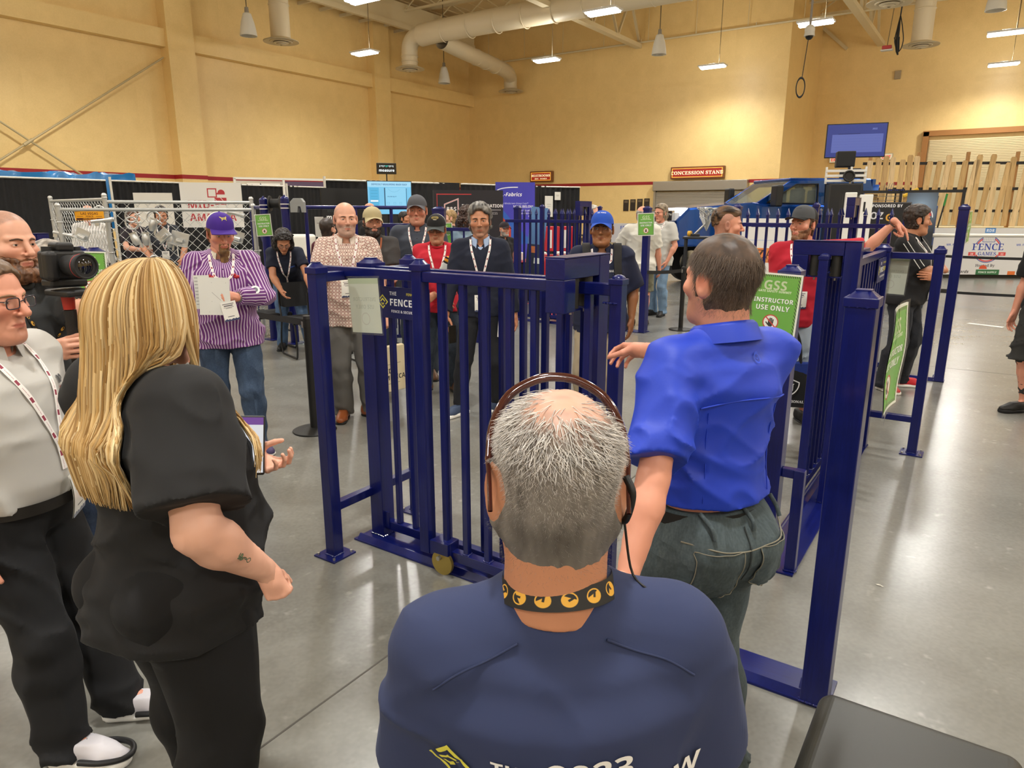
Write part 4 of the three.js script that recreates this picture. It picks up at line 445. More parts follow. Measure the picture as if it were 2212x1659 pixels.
// black loudspeaker cases under a white fan, beside the truck
{ const p = [-2.827, 1.687, -16.699], t = thing('equipment_case', 'tall black equipment case behind the black cap', 'case', [p[0], 0, p[2]], 0.3); obj('body', rbox(0.62, 2.28, 0.6, 0.02, 0, 1.14, 0), M(0x141414, 0.6), t); obj('corner', [box(0.03, 2.28, 0.62, 0.3, 1.14, 0), box(0.03, 2.28, 0.62, -0.3, 1.14, 0)], M(0x2b2b2b, 0.4), t);
  const f = thing('lift_frame', 'white slatted frame with a black reel on top of the equipment case', 'frame', [p[0], 2.29, p[2]], 0.3); for (const y of [0.06, 0.16, 0.26]) obj('slat', box(0.78, 0.05, 0.03, 0, y, 0.1), M(0xd9d7d0, 0.5), f); for (const x of [-0.38, 0.1, 0.38]) obj('upright', box(0.04, 0.34, 0.04, x, 0.17, 0.08), M(0xd9d7d0, 0.5), f); obj('reel', [cyl(0.11, 0.11, 0.06, 0.05, 0.15, 0.16, 20, 'z'), new THREE.TorusGeometry(0.1, 0.02, 8, 20).translate(0.05, 0.15, 0.2)], M(0x161616, 0.5), f);
  const s = thing('equipment_case', 'small black loudspeaker on the white slatted frame', 'case', [p[0] - 0.05, 2.63, p[2] - 0.1], 0.3); obj('body', rbox(0.36, 0.32, 0.3, 0.02, 0, 0.16, 0), M(0x111111, 0.6), s); obj('grille', box(0.3, 0.26, 0.01, 0, 0.16, 0.152), M(0x1d1d1d, 0.8), s); }
// sponsor boards and black panel frame
{ const p = [-1.672, 1.854, -14.098], t = thing('sponsor_board', 'black board reading SPONSORED BY behind the navy spear gate', 'board', [p[0], 0, p[2]], 0.15); const tex = canvasTex(512, 300, (g, W, H) => { g.fillStyle = '#131316'; g.fillRect(0, 0, W, H); g.strokeStyle = '#77777c'; g.lineWidth = 5; g.strokeRect(6, 6, W - 12, H - 12); txt(g, 'SPONSORED BY', W / 2, 40, 'bold 46px sans-serif', '#e3e3e6'); txt(g, 'OZ', 170, 150, 'bold 110px sans-serif', '#cfcfd4'); txt(g, 'G', 300, 170, 'bold 110px sans-serif', '#d7a03a'); txt(g, '657-500-0', W / 2, 265, 'bold 34px sans-serif', '#dcdce0'); }); obj('panel', box(0.78, 1.2, 0.03, 0, 1.28, 0), M(0x131316, 0.5), t); obj('print', new THREE.PlaneGeometry(0.78, 0.46).translate(0, 1.65, 0.017), M(0xffffff, 0.5, { map: tex }), t); obj('leg', box(0.05, 1.3, 0.05, -0.3, 0.65, -0.03), railDark, t); obj('leg', box(0.05, 1.3, 0.05, 0.3, 0.65, -0.03), railDark, t); }
{ const p = [-1.459, 1.861, -15.21], t = thing('panel_frame', 'black steel panel frame with rungs in front of the pale pickets', 'frame', [p[0], 0, p[2]], 0.1); const w = 1.95; for (const x of [-w / 2 - 0.15, -0.12, w / 2 - 0.1]) obj('upright', box(0.05, 2.1, 0.05, x, 1.05, 0), railDark, t); obj('rail', box(w + 0.1, 0.05, 0.05, -0.12, 2.08, 0), railDark, t); obj('rail', box(w + 0.1, 0.05, 0.05, -0.12, 0.3, 0), railDark, t); for (let i = 0; i < 5; i++) obj('wire', box(0.86, 0.01, 0.01, -0.56, 1.7 + i * 0.075, 0), M(0x6e6a62, 0.5), t); }
banner('dark grey pull-up banner with a half-hidden emblem behind the black polo', [-1.189, 1.776, -14.789], 0.1, 0.48, 2.05, 0, (g, W, H) => { const a = g.createRadialGradient(W / 2, 230, 20, W / 2, 260, 460); a.addColorStop(0, '#8ea8c4'); a.addColorStop(1, '#2b3038'); g.fillStyle = a; g.fillRect(0, 0, W, H); g.lineWidth = 16; g.strokeStyle = '#e8e8ec'; g.beginPath(); g.arc(W / 2, 420, 190, PI, 0); g.stroke(); g.strokeStyle = '#c4463f'; g.lineWidth = 26; g.beginPath(); g.arc(W / 2, 420, 160, PI * 1.05, PI * 1.95); g.stroke(); g.fillStyle = '#e8e8ec'; g.fillRect(180, 230, 150, 130); });
for (const [px, h, w, lab] of [[[-2.021, 1.408, -12.652], 2.02, 0.17, 'white fence post standing left of the sponsor board'], [[-1.91, 1.391, -13.453], 2.0, 0.2, 'white fence post beside the sponsor board']]) { const t = thing('vinyl_post', lab, 'post', [px[0], 0, px[2]], 0.2); obj('post', rbox(w, h, w, 0.012, 0, h / 2, 0), M(0xe6e5e0, 0.35), t); obj('slot', box(0.03, 0.16, 0.004, -0.02, h - 0.2, w / 2 + 0.001), M(0x191919, 0.6), t); }
{ const p = [-2.35, 2.181, -17.748], t = thing('drink_cup', 'blue paper cup on the board behind the sponsor board', 'cup', [p[0], p[1] - 0.06, p[2]]); obj('cup', lathe([[0, 0], [0.05, 0], [0.065, 0.17], [0.06, 0.17], [0.046, 0.01], [0, 0.01]], 20), M(0x2d5fc0, 0.5), t); obj('print', cyl(0.058, 0.062, 0.06, 0, 0.08, 0, 20), M(0x4a7ad4, 0.5), t); const s = thing('cup_shelf', 'narrow timber shelf post below the blue cup', 'shelf', [p[0], 0, p[2]]); obj('board', box(0.4, 0.03, 0.2, 0, p[1] - 0.078, 0), woods[1], s); obj('leg', box(0.09, p[1] - 0.1, 0.05, 0, (p[1] - 0.1) / 2, -0.05), woods[2], s); }
{ const p = [-3.271, 1.224, -12.89], t = thing('printed_board', 'white board with an orange print behind the navy spear gate', 'board', [p[0], 0, p[2]], 0.1); const tex = canvasTex(512, 640, (g, W, H) => { g.fillStyle = '#e2e0dc'; g.fillRect(0, 0, W, H); txt(g, 'FENCE', 300, 60, 'bold 60px sans-serif', '#7fa3d6'); g.fillStyle = '#e38a4c'; g.fillRect(30, 260, 440, 130); txt(g, 'OZARK', W / 2, 315, 'bold 110px serif', '#4b2f20'); txt(g, 'FENCE & CO', W / 2, 372, 'bold 34px serif', '#6a4530'); g.fillStyle = '#8fa9d8'; g.fillRect(60, 190, 380, 3); }); obj('panel', box(1.0, 1.25, 0.03, 0, 0.98, 0), M(0xd8d6d2, 0.5), t); obj('print', new THREE.PlaneGeometry(1.0, 1.25).translate(0, 0.98, 0.017), M(0xffffff, 0.5, { map: tex }), t); obj('leg', box(0.04, 0.5, 0.3, -0.4, 0.25, 0), railDark, t); obj('leg', box(0.04, 0.5, 0.3, 0.4, 0.25, 0), railDark, t); }
// table of samples with a wire bundle, left of the slicked hair
{ const p = [-4.424, 1.12, -12.711], t = thing('sample_table', 'small black table with wire samples left of the slick-haired man', 'table', [p[0], 0, p[2]], 0.3); obj('top', rbox(0.7, 0.04, 0.5, 0.01, 0, 1.26, 0), M(0x1b1d22, 0.5), t); for (const x of [-0.3, 0.3]) for (const z of [-0.2, 0.2]) obj('leg', box(0.04, 1.24, 0.04, x, 0.62, z), M(0x1b1d22, 0.5), t);
  const b = thing('wire_bundle', 'silver bundle of curled wire on the small black table', 'wire', [p[0] + 0.05, 1.28, p[2]]); const r = rng(9), g = []; for (let i = 0; i < 26; i++) { const a = r() * 6.3, e = r() * 1.6; g.push(tube([[0, 0.1, 0], [0.1 * cos(a), 0.28 + 0.1 * e, 0.1 * sin(a)], [0.2 * cos(a + 0.6), 0.36 + 0.15 * sin(e), 0.2 * sin(a + 0.6)], [0.14 * cos(a + 1.4), 0.5, 0.14 * sin(a + 1.4)]], 0.008, 14, 5)); } obj('wires', g, galvL, b); obj('stem', rod([-0.25, 0.0, 0], [0.05, 0.3, 0], 0.02), galvL, b);
  const y = thing('tape_reel', 'yellow and black reel on the small black table', 'reel', [p[0] - 0.22, 1.28, p[2] + 0.1]); obj('reel', cyl(0.05, 0.05, 0.06, 0, 0.05, 0, 18, 'x'), M(0xd9a82a, 0.5), y); obj('body', rbox(0.16, 0.05, 0.08, 0.01, 0.1, 0.025, 0), M(0x222222, 0.5), y); }
// blue pickup truck behind the gates
{ const p = [-4.312, 1.573, -17.866], t = thing('pickup_truck', 'shiny blue crew-cab pickup truck behind the navy spear gate', 'truck', [p[0], 0, p[2]], 0.62); t.rotation.y = 0.72;
  const paint = M(0x0d4fae, 0.2, { metalness: 0.75, clearcoat: 1, clearcoatRoughness: 0.05 }), glass = M(0xdfe6df, 0.05, { transmission: 0.9, thickness: 0, ior: 1.4 }), dark = M(0x121416, 0.5), chrome = M(0xcfd2d6, 0.12, { metalness: 1 }), tyre = M(0x17171a, 0.85);
  const B = 0.45, hw = 0.98; // local x: nose is -x
  obj('body', [extr([[-2.9, 0.55 + B], [3.2, 0.55 + B], [3.2, 1.35 + B], [-1.0, 1.38 + B], [-1.25, 1.42 + B], [-2.7, 1.3 + B], [-2.95, 1.05 + B]], hw * 2, 0.05).translate(0, 0, -hw)], paint, t);
  // cab: hollow shell so that the panes show what lies behind
  const side = [[-1.2, 1.4 + B], [-0.35, 1.93 + B], [1.55, 1.97 + B], [1.72, 1.38 + B]], sh = new THREE.Shape(side.map(([x, y]) => new THREE.Vector2(x, y))), w1 = [[-0.88, 1.46 + B], [-0.22, 1.86 + B], [0.3, 1.87 + B], [0.32, 1.44 + B]], w2 = [[0.5, 1.44 + B], [0.48, 1.87 + B], [1.36, 1.88 + B], [1.42, 1.44 + B]];
  for (const w of [w1, w2]) sh.holes.push(new THREE.Path(w.map(([x, y]) => new THREE.Vector2(x, y))));
  const mk = () => new THREE.ExtrudeGeometry(sh, { depth: 0.07, bevelEnabled: true, bevelThickness: 0.012, bevelSize: 0.012, bevelSegments: 2 });
  obj('cab', [mk().translate(0, 0, hw - 0.14), mk().translate(0, 0, -hw + 0.06), rbox(1.95, 0.06, 1.8, 0.025, 0.6, 1.97 + B, 0), box(0.08, 0.6, 1.8, 1.66, 1.68 + B, 0)], paint, t);
  obj('windscreen', new THREE.PlaneGeometry(1.7, 1.0).rotateY(-PI / 2).rotateZ(-0.98).translate(-0.78, 1.66 + B, 0), glass, t);
  for (const w of [w1, w2]) for (const s of [-1, 1]) { const o = obj('window', extr(w, 0.012).translate(0, 0, s > 0 ? hw - 0.115 : -hw + 0.09), glass, t); obj('window_trim', w.map((a, i) => rod([...a, s * (hw - 0.05)], [...w[(i + 1) % 4], s * (hw - 0.05)], 0.014, 6)), dark, o); }
  for (const x of [-0.15, 0.75]) for (const z of [-0.42, 0.42]) obj('seat', [rbox(0.14, 0.75, 0.5, 0.05, x + 0.25, 1.4 + B, z), rbox(0.1, 0.2, 0.26, 0.04, x + 0.28, 1.82 + B, z)], dark, t);
  obj('steering_wheel', new THREE.TorusGeometry(0.19, 0.02, 8, 24).rotateY(PI / 2).translate(-0.35, 1.45 + B, 0.42), dark, t); obj('dashboard', rbox(0.4, 0.16, 1.7, 0.05, -0.75, 1.4 + B, 0), dark, t);
  for (const s of [-1, 1]) { const m = obj('mirror', [rbox(0.16, 0.46, 0.3, 0.04, -0.82, 1.6 + B, s * (hw + 0.26)), rod([-0.75, 1.45 + B, s * hw], [-0.82, 1.5 + B, s * (hw + 0.2)], 0.03)], dark, t); obj('handle', rbox(0.2, 0.04, 0.03, 0.01, 0.3, 1.3 + B, s * (hw + 0.06)), chrome, t); }
  obj('grille', [rbox(0.08, 0.5, 1.5, 0.03, -2.97, 1.05 + B, 0), ...[0.9, 1.05, 1.2].map((y) => rbox(0.1, 0.04, 1.45, 0.01, -3.0, y + B, 0))], chrome, t); obj('bumper', rbox(0.2, 0.3, 1.95, 0.05, -3.02, 0.65 + B, 0), chrome, t); for (const z of [-0.8, 0.8]) obj('headlight', rbox(0.1, 0.3, 0.3, 0.03, -2.95, 1.1 + B, z), M(0xdfe4ea, 0.1, { clearcoat: 1 }), t);
  for (const x of [-1.95, 2.05]) for (const s of [-1, 1]) { const w = obj('wheel', [cyl(0.5, 0.5, 0.3, x, 0.5, s * 0.85, 32, 'z')], tyre, t); obj('rim', cyl(0.28, 0.28, 0.32, x, 0.5, s * 0.85, 20, 'z'), chrome, w); }
}
// small white posters on the far wall
for (const [i, [px, py]] of [[1352, 428], [1368, 428], [1383, 428], [1397, 430]].entries()) { const p = [-15.103, 2.288, -33.262]; const x = -17.6 + i * 0.42; const t = thing('poster', ['first', 'second', 'third', 'fourth'][i] + ' dark poster from the left on the far wall above the white-shirted men', 'poster', [x, 2.02 + 0.02 * i, HALL.zFar + 0.02]); obj('sheet', box(0.32, 0.62, 0.02), M(0x2c2118, 0.5), t); obj('print', box(0.22, 0.12, 0.004, 0, 0.2, 0.011), M(0x6a5a44, 0.5), t); }
{ const p = [-5.959, 1.519, -12.636], t = thing('display_card', 'grey show card with blue lettering left of the white-shirted man', 'card', [p[0], 1.32, p[2]], 0.5); const tex = canvasTex(256, 180, (g, W, H) => { g.fillStyle = '#b4b6bb'; g.fillRect(0, 0, W, H); txt(g, 'FENCE', 150, 40, 'bold 44px sans-serif', '#3c56a8'); }); obj('board', box(0.5, 0.36, 0.02), M(0xffffff, 0.6, { map: tex }), t); obj('easel', [box(0.03, 1.3, 0.03, -0.1, -0.66, -0.04), box(0.03, 1.3, 0.03, 0.1, -0.66, -0.04)], M(0x2a2a2a, 0.5), t); }
// ---------------------------------------------------------------- people: distance fields and their mesher
// nested-block surface nets: f < 0 inside
function surf(f, lo, hi, h) {
  const nx = Math.ceil((hi[0] - lo[0]) / h) + 1, ny = Math.ceil((hi[1] - lo[1]) / h) + 1, nz = Math.ceil((hi[2] - lo[2]) / h) + 1, B = 6;
  const F = new Float32Array(nx * ny * nz).fill(NaN), id = (i, j, k) => (k * ny + j) * nx + i, act = [];
  const half = B * h * 0.5, lim = half * 1.7320508 * 1.2 + (h < 0.0055 ? 0.007 : 0.02);
  for (let k = 0; k < nz - 1; k += B) for (let j = 0; j < ny - 1; j += B) for (let i = 0; i < nx - 1; i += B) if (abs(f(lo[0] + i * h + half, lo[1] + j * h + half, lo[2] + k * h + half)) < lim) act.push([i, j, k]);
  const at = (i, j, k) => { const q = id(i, j, k); let v = F[q]; if (v !== v) F[q] = v = f(lo[0] + i * h, lo[1] + j * h, lo[2] + k * h); return v; };
  const vid = new Map(), P = [], I = [];
  const cellV = (i, j, k) => {
    const key = id(i, j, k); const got = vid.get(key); if (got !== undefined) return got;
    let x = 0, y = 0, z = 0, n = 0; const c = []; for (let b = 0; b < 8; b++) c.push(at(i + (b & 1), j + ((b >> 1) & 1), k + (b >> 2)));
    for (let b = 0; b < 8; b++) for (const m of [1, 2, 4]) if (!(b & m)) { const a0 = c[b], a1 = c[b | m]; if ((a0 < 0) !== (a1 < 0)) { const t = a0 / (a0 - a1); x += (b & 1) + (m === 1 ? t : 0); y += ((b >> 1) & 1) + (m === 2 ? t : 0); z += (b >> 2) + (m === 4 ? t : 0); n++; } }
    const v = P.length / 3; P.push(lo[0] + (i + x / n) * h, lo[1] + (j + y / n) * h, lo[2] + (k + z / n) * h); vid.set(key, v); return v;
  };
  for (const [i0, j0, k0] of act) for (let k = k0; k < min(k0 + B, nz - 1); k++) for (let j = j0; j < min(j0 + B, ny - 1); j++) for (let i = i0; i < min(i0 + B, nx - 1); i++) {
    const s = at(i, j, k) < 0;
    if (j > 0 && k > 0 && (at(i + 1, j, k) < 0) !== s) { const a = cellV(i, j, k), b = cellV(i, j - 1, k), c = cellV(i, j - 1, k - 1), d = cellV(i, j, k - 1); s ? I.push(a, b, c, a, c, d) : I.push(a, c, b, a, d, c); }
    if (i > 0 && k > 0 && (at(i, j + 1, k) < 0) !== s) { const a = cellV(i, j, k), b = cellV(i, j, k - 1), c = cellV(i - 1, j, k - 1), d = cellV(i - 1, j, k); s ? I.push(a, b, c, a, c, d) : I.push(a, c, b, a, d, c); }
    if (i > 0 && j > 0 && (at(i, j, k + 1) < 0) !== s) { const a = cellV(i, j, k), b = cellV(i - 1, j, k), c = cellV(i - 1, j - 1, k), d = cellV(i, j - 1, k); s ? I.push(a, b, c, a, c, d) : I.push(a, c, b, a, d, c); }
  }
  const g = new THREE.BufferGeometry(); g.setAttribute('position', new THREE.Float32BufferAttribute(P, 3)); g.setIndex(I); g.computeVertexNormals(); return g;
}
const smin = (a, b, k) => { if (k <= 0) return a < b ? a : b; const h = max(k - abs(a - b), 0) / k; return min(a, b) - h * h * k * 0.25; };
const smax = (a, b, k) => -smin(-a, -b, k);
function cone(a, b, ra, rb) { const [ax, ay, az] = a, bx = b[0] - ax, by = b[1] - ay, bz = b[2] - az, L = bx * bx + by * by + bz * bz || 1e-9; return (x, y, z) => { const px = x - ax, py = y - ay, pz = z - az; const t = clamp((px * bx + py * by + pz * bz) / L, 0, 1); const dx = px - bx * t, dy = py - by * t, dz = pz - bz * t; return Math.sqrt(dx * dx + dy * dy + dz * dz) - (ra + (rb - ra) * t); }; }
function ell(c, r) { const [cx, cy, cz] = c, [a, b, d] = r; return (x, y, z) => { const px = (x - cx) / a, py = (y - cy) / b, pz = (z - cz) / d, k0 = Math.sqrt(px * px + py * py + pz * pz); if (k0 < 1e-6) return -min(a, b, d); const qx = px / a, qy = py / b, qz = pz / d; return k0 * (k0 - 1) / Math.sqrt(qx * qx + qy * qy + qz * qz); }; }
function combine(parts) { // [fn, k, op]
  return (x, y, z) => { let d = 1e3; for (const [f, k, op] of parts) { const v = f(x, y, z); d = op === 'sub' ? smax(d, -v, k) : op === 'int' ? smax(d, v, k) : d > 900 ? v : smin(d, v, k); } return d; };
}
function loft(rows) { // elliptical sections along y: [y, rx, rz, cz]
  const n = rows.length; return (x, y, z) => { let i = 0; while (i < n - 2 && y > rows[i + 1][0]) i++; const a = rows[i], b = rows[i + 1]; let t = clamp((y - a[0]) / (b[0] - a[0]), 0, 1); t = t * t * (3 - 2 * t) * 0.6 + t * 0.4; const rx = mix(a[1], b[1], t), rz = mix(a[2], b[2], t), cz = mix(a[3], b[3], t); const px = x / rx, pz = (z - cz) / rz; const q = Math.sqrt(px * px + pz * pz + 1e-9); const g = Math.sqrt(px * px / (rx * rx) + pz * pz / (rz * rz) + 1e-9); const d2 = q * (q - 1) / g; const dy = max(rows[0][0] - y, y - rows[n - 1][0]); return dy > 0 ? (d2 > 0 ? hyp(d2, dy) : dy) : max(d2, dy); };
}
const v3 = { add: (a, b) => [a[0] + b[0], a[1] + b[1], a[2] + b[2]], sub: (a, b) => [a[0] - b[0], a[1] - b[1], a[2] - b[2]], mul: (a, s) => [a[0] * s, a[1] * s, a[2] * s], dot: (a, b) => a[0] * b[0] + a[1] * b[1] + a[2] * b[2], len: (a) => hyp(...a), nor: (a) => { const l = hyp(...a) || 1; return [a[0] / l, a[1] / l, a[2] / l]; }, cross: (a, b) => [a[1] * b[2] - a[2] * b[1], a[2] * b[0] - a[0] * b[2], a[0] * b[1] - a[1] * b[0]], lerp: (a, b, t) => [mix(a[0], b[0], t), mix(a[1], b[1], t), mix(a[2], b[2], t)] };
function ik(a, c, l1, l2, pole) { let ac = v3.sub(c, a), L = v3.len(ac); const m = (l1 + l2) * 0.998; if (L > m) { c = v3.add(a, v3.mul(v3.nor(ac), m)); ac = v3.sub(c, a); L = m; } const d = v3.nor(ac), k = (l1 * l1 - l2 * l2 + L * L) / (2 * L), h = Math.sqrt(max(0, l1 * l1 - k * k)); let p = v3.sub(pole, v3.mul(d, v3.dot(pole, d))); p = v3.nor(p); return [v3.add(v3.add(a, v3.mul(d, k)), v3.mul(p, h)), c]; }
function frameOf(rx, ry, rz, o) { const e = new THREE.Matrix4().makeRotationFromEuler(new THREE.Euler(rad(rx), rad(ry), rad(rz), 'YXZ')).setPosition(...o), i = e.clone().invert(), E = e.elements, I = i.elements; const f = (M, x, y, z) => [M[0] * x + M[4] * y + M[8] * z + M[12], M[1] * x + M[5] * y + M[9] * z + M[13], M[2] * x + M[6] * y + M[10] * z + M[14]]; return { m: e, out: (p) => f(E, ...p), inn: (x, y, z) => f(I, x, y, z), dir: (p) => v3.sub(f(E, ...p), f(E, 0, 0, 0)) }; }

// ---- heads: built once per kind, in their own coordinates (y up, z to the face, centre between the ears)
const headCache = {};
function headField(k) {
  const W = k.w ?? 1, J = k.jaw ?? 1, N = k.nose ?? 1, f = [];
  const mir = (fn) => (x, y, z) => fn(abs(x), y, z);
  f.push([ell([0, 0.034, -0.012], [0.0765 * W, 0.086, 0.099]), 0]);
  f.push([ell([0, -0.022, 0.03], [0.0585 * W, 0.078, 0.062]), 0.03]);
  f.push([mir(cone([0.0475 * W * J, -0.05, 0.01], [0.014 * J, -0.104, 0.071], 0.019, 0.0165)), 0.028]);
  f.push([ell([0, -0.103, 0.08], [0.019 * J, 0.0135, 0.0135]), 0.014]);
  if (k.jowl) f.push([ell([0, -0.095, 0.035], [0.056 * J, 0.03 + k.jowl * 0.5, 0.05]), 0.03]);
  f.push([mir(ell([0.044 * W, -0.022, 0.057], [0.026, 0.02, 0.024])), 0.025]); // cheekbone
  f.push([mir(cone([0.012, 0.0225, 0.0895], [0.047 * W, 0.0235, 0.068], 0.008, 0.0085)), 0.012]); // brow
  f.push([mir(ell([0.031, 0.0045, 0.1015], [0.0175, 0.0115, 0.021])), 0.014, 'sub']); // sockets
  f.push([mir(ell([0.031, 0.0052, 0.0742], [0.0158, 0.0128, 0.0142])), 0.004]); // lids
  f.push([mir(ell([0.031, 0.0035, 0.09], [0.0128, 0.0037 * (k.open ?? 1), 0.014])), 0.0015, 'sub']); // eye opening
  f.push([cone([0, 0.02, 0.087], [0, -0.027, 0.1075 + 0.008 * N], 0.0072, 0.0105 * N), 0.012]); // nose
  f.push([mir(ell([0.0118 * N, -0.0325, 0.101], [0.0085 * N, 0.0078, 0.0115])), 0.007]);
  f.push([mir(ell([0.0068, -0.0415, 0.1055], [0.0042, 0.0045, 0.0065])), 0.002, 'sub']);
  f.push([ell([0, -0.064, 0.074], [0.032, 0.021, 0.0195]), 0.018]); // muzzle
  f.push([mir(cone([0.0, -0.0602, 0.0955], [0.0205, -0.0645, 0.0855], 0.0056, 0.0026)), 0.004]); // upper lip
  f.push([mir(cone([0.0, -0.0725, 0.0935], [0.0185, -0.068, 0.0845], 0.0068, 0.0026)), 0.004]); // lower lip
  f.push([mir(cone([0.0, -0.0662, 0.1015], [0.0255, -0.0668, 0.0885], 0.0024, 0.002)), 0.0015, 'sub']); f.push([cone([0, -0.083, 0.1], [0, -0.083, 0.098], 0.006, 0.006), 0.012, 'sub']); f.push([mir(cone([0.019, -0.036, 0.101], [0.034, -0.062, 0.089], 0.0035, 0.0035)), 0.012, 'sub']); // mouth line
  // ears
  const ear = (x, y, z) => { x = abs(x); const a = k.earOut ?? 0.32, es = k.ear ?? 1; x = 0.081 * W + (x - 0.081 * W) / es; y = y / es; z = -0.012 + (z + 0.012) / es; const X = (x - 0.081 * W) * cos(a) - (z + 0.012) * sin(a), Z = (x - 0.081 * W) * sin(a) + (z + 0.012) * cos(a), Y = y + 0.004; const d = ell([0, 0, 0], [0.0075, 0.033, 0.0195])(X, Y, Z), e = ell([0.008, 0.003, 0.003], [0.007, 0.022, 0.0115])(X, Y, Z); return smin(smax(d, -e, 0.006), ell([-0.004, -0.022, 0.004], [0.007, 0.012, 0.01])(X, Y, Z), 0.006); };
  f.push([ear, 0.006]);
  const nr = (k.neck ?? 0.056); f.push([cone([0, -0.05, -0.022], [0, -0.17, -0.035], nr, nr * 1.03), 0.035]);
  return combine(f);
}
function headMesh(k, h) {
  const key = JSON.stringify(k) + h; if (headCache[key]) return headCache[key];
  const fld = headField(k), cut = (x, y, z) => smax(fld(x, y, z), -0.15 - y, 0.004);
  const a = surf(cut, [-0.11, -0.16, -0.042], [0.11, 0.13, 0.135], h), b = surf(cut, [-0.115, -0.16, -0.127], [0.115, 0.14, -0.034], k.back ? h : h * 1.9); return (headCache[key] = { g: mergeGeometries([a, b]), f: fld });
}
function headColors(g, skin, o) { // lips, cheeks, stubble and scalp as pigment
  const p = g.attributes.position, c = new Float32Array(p.count * 3);
  for (let i = 0; i < p.count; i++) {
    const x = p.getX(i), y = p.getY(i), z = p.getZ(i), ax = abs(x); let n = 1 + 0.07 * fbm(x * 40, y * 40, z * 40, 3); let r = skin[0] * n, gg = skin[1] * n, b = skin[2] * n;
    const red = (o.ruddy ?? 0.5) * (sstep(0.045, 0.0, hyp(ax - 0.042, (y + 0.028), (z - 0.075))) + sstep(0.026, 0.004, hyp(x, y + 0.03, z - 0.11)) + sstep(0.03, 0.01, hyp(ax - 0.08, y, z + 0.012)) * 0.8); gg *= 1 - 0.2 * red; b *= 1 - 0.22 * red;
    const lip = sstep(0.011, 0.006, hyp(max(ax - 0.014, 0) * 1.1, (y + 0.0655) * 1.25, z > 0.075 ? 0 : 1)); r *= 1 - 0.2 * lip; gg *= 1 - 0.45 * lip; b *= 1 - 0.42 * lip;
    let st = 0; if (o.stubble) { st = o.stubble * sstep(-0.025, -0.05, y) * sstep(-0.01, 0.02, z) * (1 - lip) * sstep(-0.14, -0.11, y) * (0.75 + 0.25 * noise(x * 260, y * 260, z * 260)); if (y > -0.055 && z > 0.06 && ax < 0.03 && y < -0.044) st = max(st, o.stubble * 0.9); }
    if (o.scalp) { const A = y - 0.03 - (z - 0.01) * 0.9; const crown = o.bald ? sstep(0.095, 0.06, y) : 1; st = max(st, o.scalp * max(sstep(0, 0.02, A) * (o.bald ? crown : 1), sstep(0.015, -0.01, z) * sstep(-0.1, -0.07, y) * crown) * (0.8 + 0.2 * noise(x * 300, y * 300, z * 300))); }
    const sc = o.stubbleColor ?? [0.1, 0.075, 0.06]; c[i * 3] = mix(r, sc[0], st); c[i * 3 + 1] = mix(gg, sc[1], st); c[i * 3 + 2] = mix(b, sc[2], st);
  }
  return c;
}
// hair region in head coordinates, negative where hair grows
const hairRegion = (o) => (x, y, z) => { const ax = abs(x), line = (o.line ?? 0.022); const top = -(y - line - (z - 0.02) * (o.slope ?? 0.85) + (o.recede ? 0.02 * sstep(0.02, 0.045, ax) * sstep(0.03, 0.07, z) : 0)); const back = max(z + (o.ear ?? 0.004), (o.nape ?? -0.088) - y); const burn = max(abs(z - 0.012) - 0.015, (o.burn ?? -0.03) - y); return max(min(top, back, burn), 0.026 - hyp(ax - 0.086, (y + 0.006) * 0.8, z + 0.014)); };
const beardRegion = (o) => (x, y, z) => { const ax = abs(x); const jaw = max(y + 0.026 + 0.28 * (z - 0.01) - (z < 0.026 ? 0.022 : 0.022 * sstep(0.045, 0.026, z)), 0.004 - z, y - (o.top ?? -0.005)); const mus = max(abs(y + 0.0515 + ax * 0.28) - 0.0062, ax - 0.034, 0.06 - z); const chinOnly = o.goatee ? max(ax - 0.032, 0.03 - z) : -1; const lips = 0.0125 - hyp(max(ax - 0.013, 0), (y + 0.0665) * 1.0, z < 0.075 ? 1 : 0); const d = min(max(jaw, chinOnly), o.moustache === false ? 1 : mus); return max(d, lips, -0.135 - y, z > 0.055 && ax < 0.028 && y > -0.043 ? 0.02 : -1); };
function furMesh(fld, region, th, h, amp, freq, seed, lo, hi, extra) {
  const f = (x, y, z) => { const d = extra ? smin(fld(x, y, z) - th(x, y, z), extra(x, y, z), 0.012) : fld(x, y, z) - th(x, y, z); const r = extra ? min(region(x, y, z), extra(x, y, z)) : region(x, y, z); const n = amp ? amp * (noise(x * freq[0] + seed, y * freq[1], z * freq[2]) + 0.6 * noise(x * freq[0] * 2.1, y * freq[1] * 2.1 + seed, z * freq[2] * 2.1)) : 0; return smax(d + n, r + n * 0.6, 0.012); };
  return surf(f, lo, hi, h);
}
function furColors(g, col, dark, streak, seed = 0, freq = [60, 25, 60]) { const p = g.attributes.position, c = new Float32Array(p.count * 3); for (let i = 0; i < p.count; i++) { const t = clamp(0.5 + streak * noise(p.getX(i) * freq[0] + seed, p.getY(i) * freq[1], p.getZ(i) * freq[2]) + 0.25 * noise(p.getX(i) * 190, p.getY(i) * 60, p.getZ(i) * 190), 0, 1); for (let k = 0; k < 3; k++) c[i * 3 + k] = mix(dark[k], col[k], t); } g.setAttribute('color', new THREE.BufferAttribute(c, 3)); return g; }

const skinM = M(0xffffff, 0.48, { vertexColors: true, sheen: 0.15, sheenColor: new THREE.Color(0xffb090), sheenRoughness: 0.6 }), hairM = M(0xffffff, 0.5, { vertexColors: true, sheen: 0.25, sheenColor: new THREE.Color(0xb0a090), sheenRoughness: 0.4 });
const L3 = (hex) => { const c = new THREE.Color(hex); return [c.r, c.g, c.b]; };
const SKIN = { fair: L3('#d9a288'), pink: L3('#d7967c'), tan: L3('#b97f5e'), olive: L3('#a8714f'), light: L3('#e0ac92'), brown: L3('#95623f') };

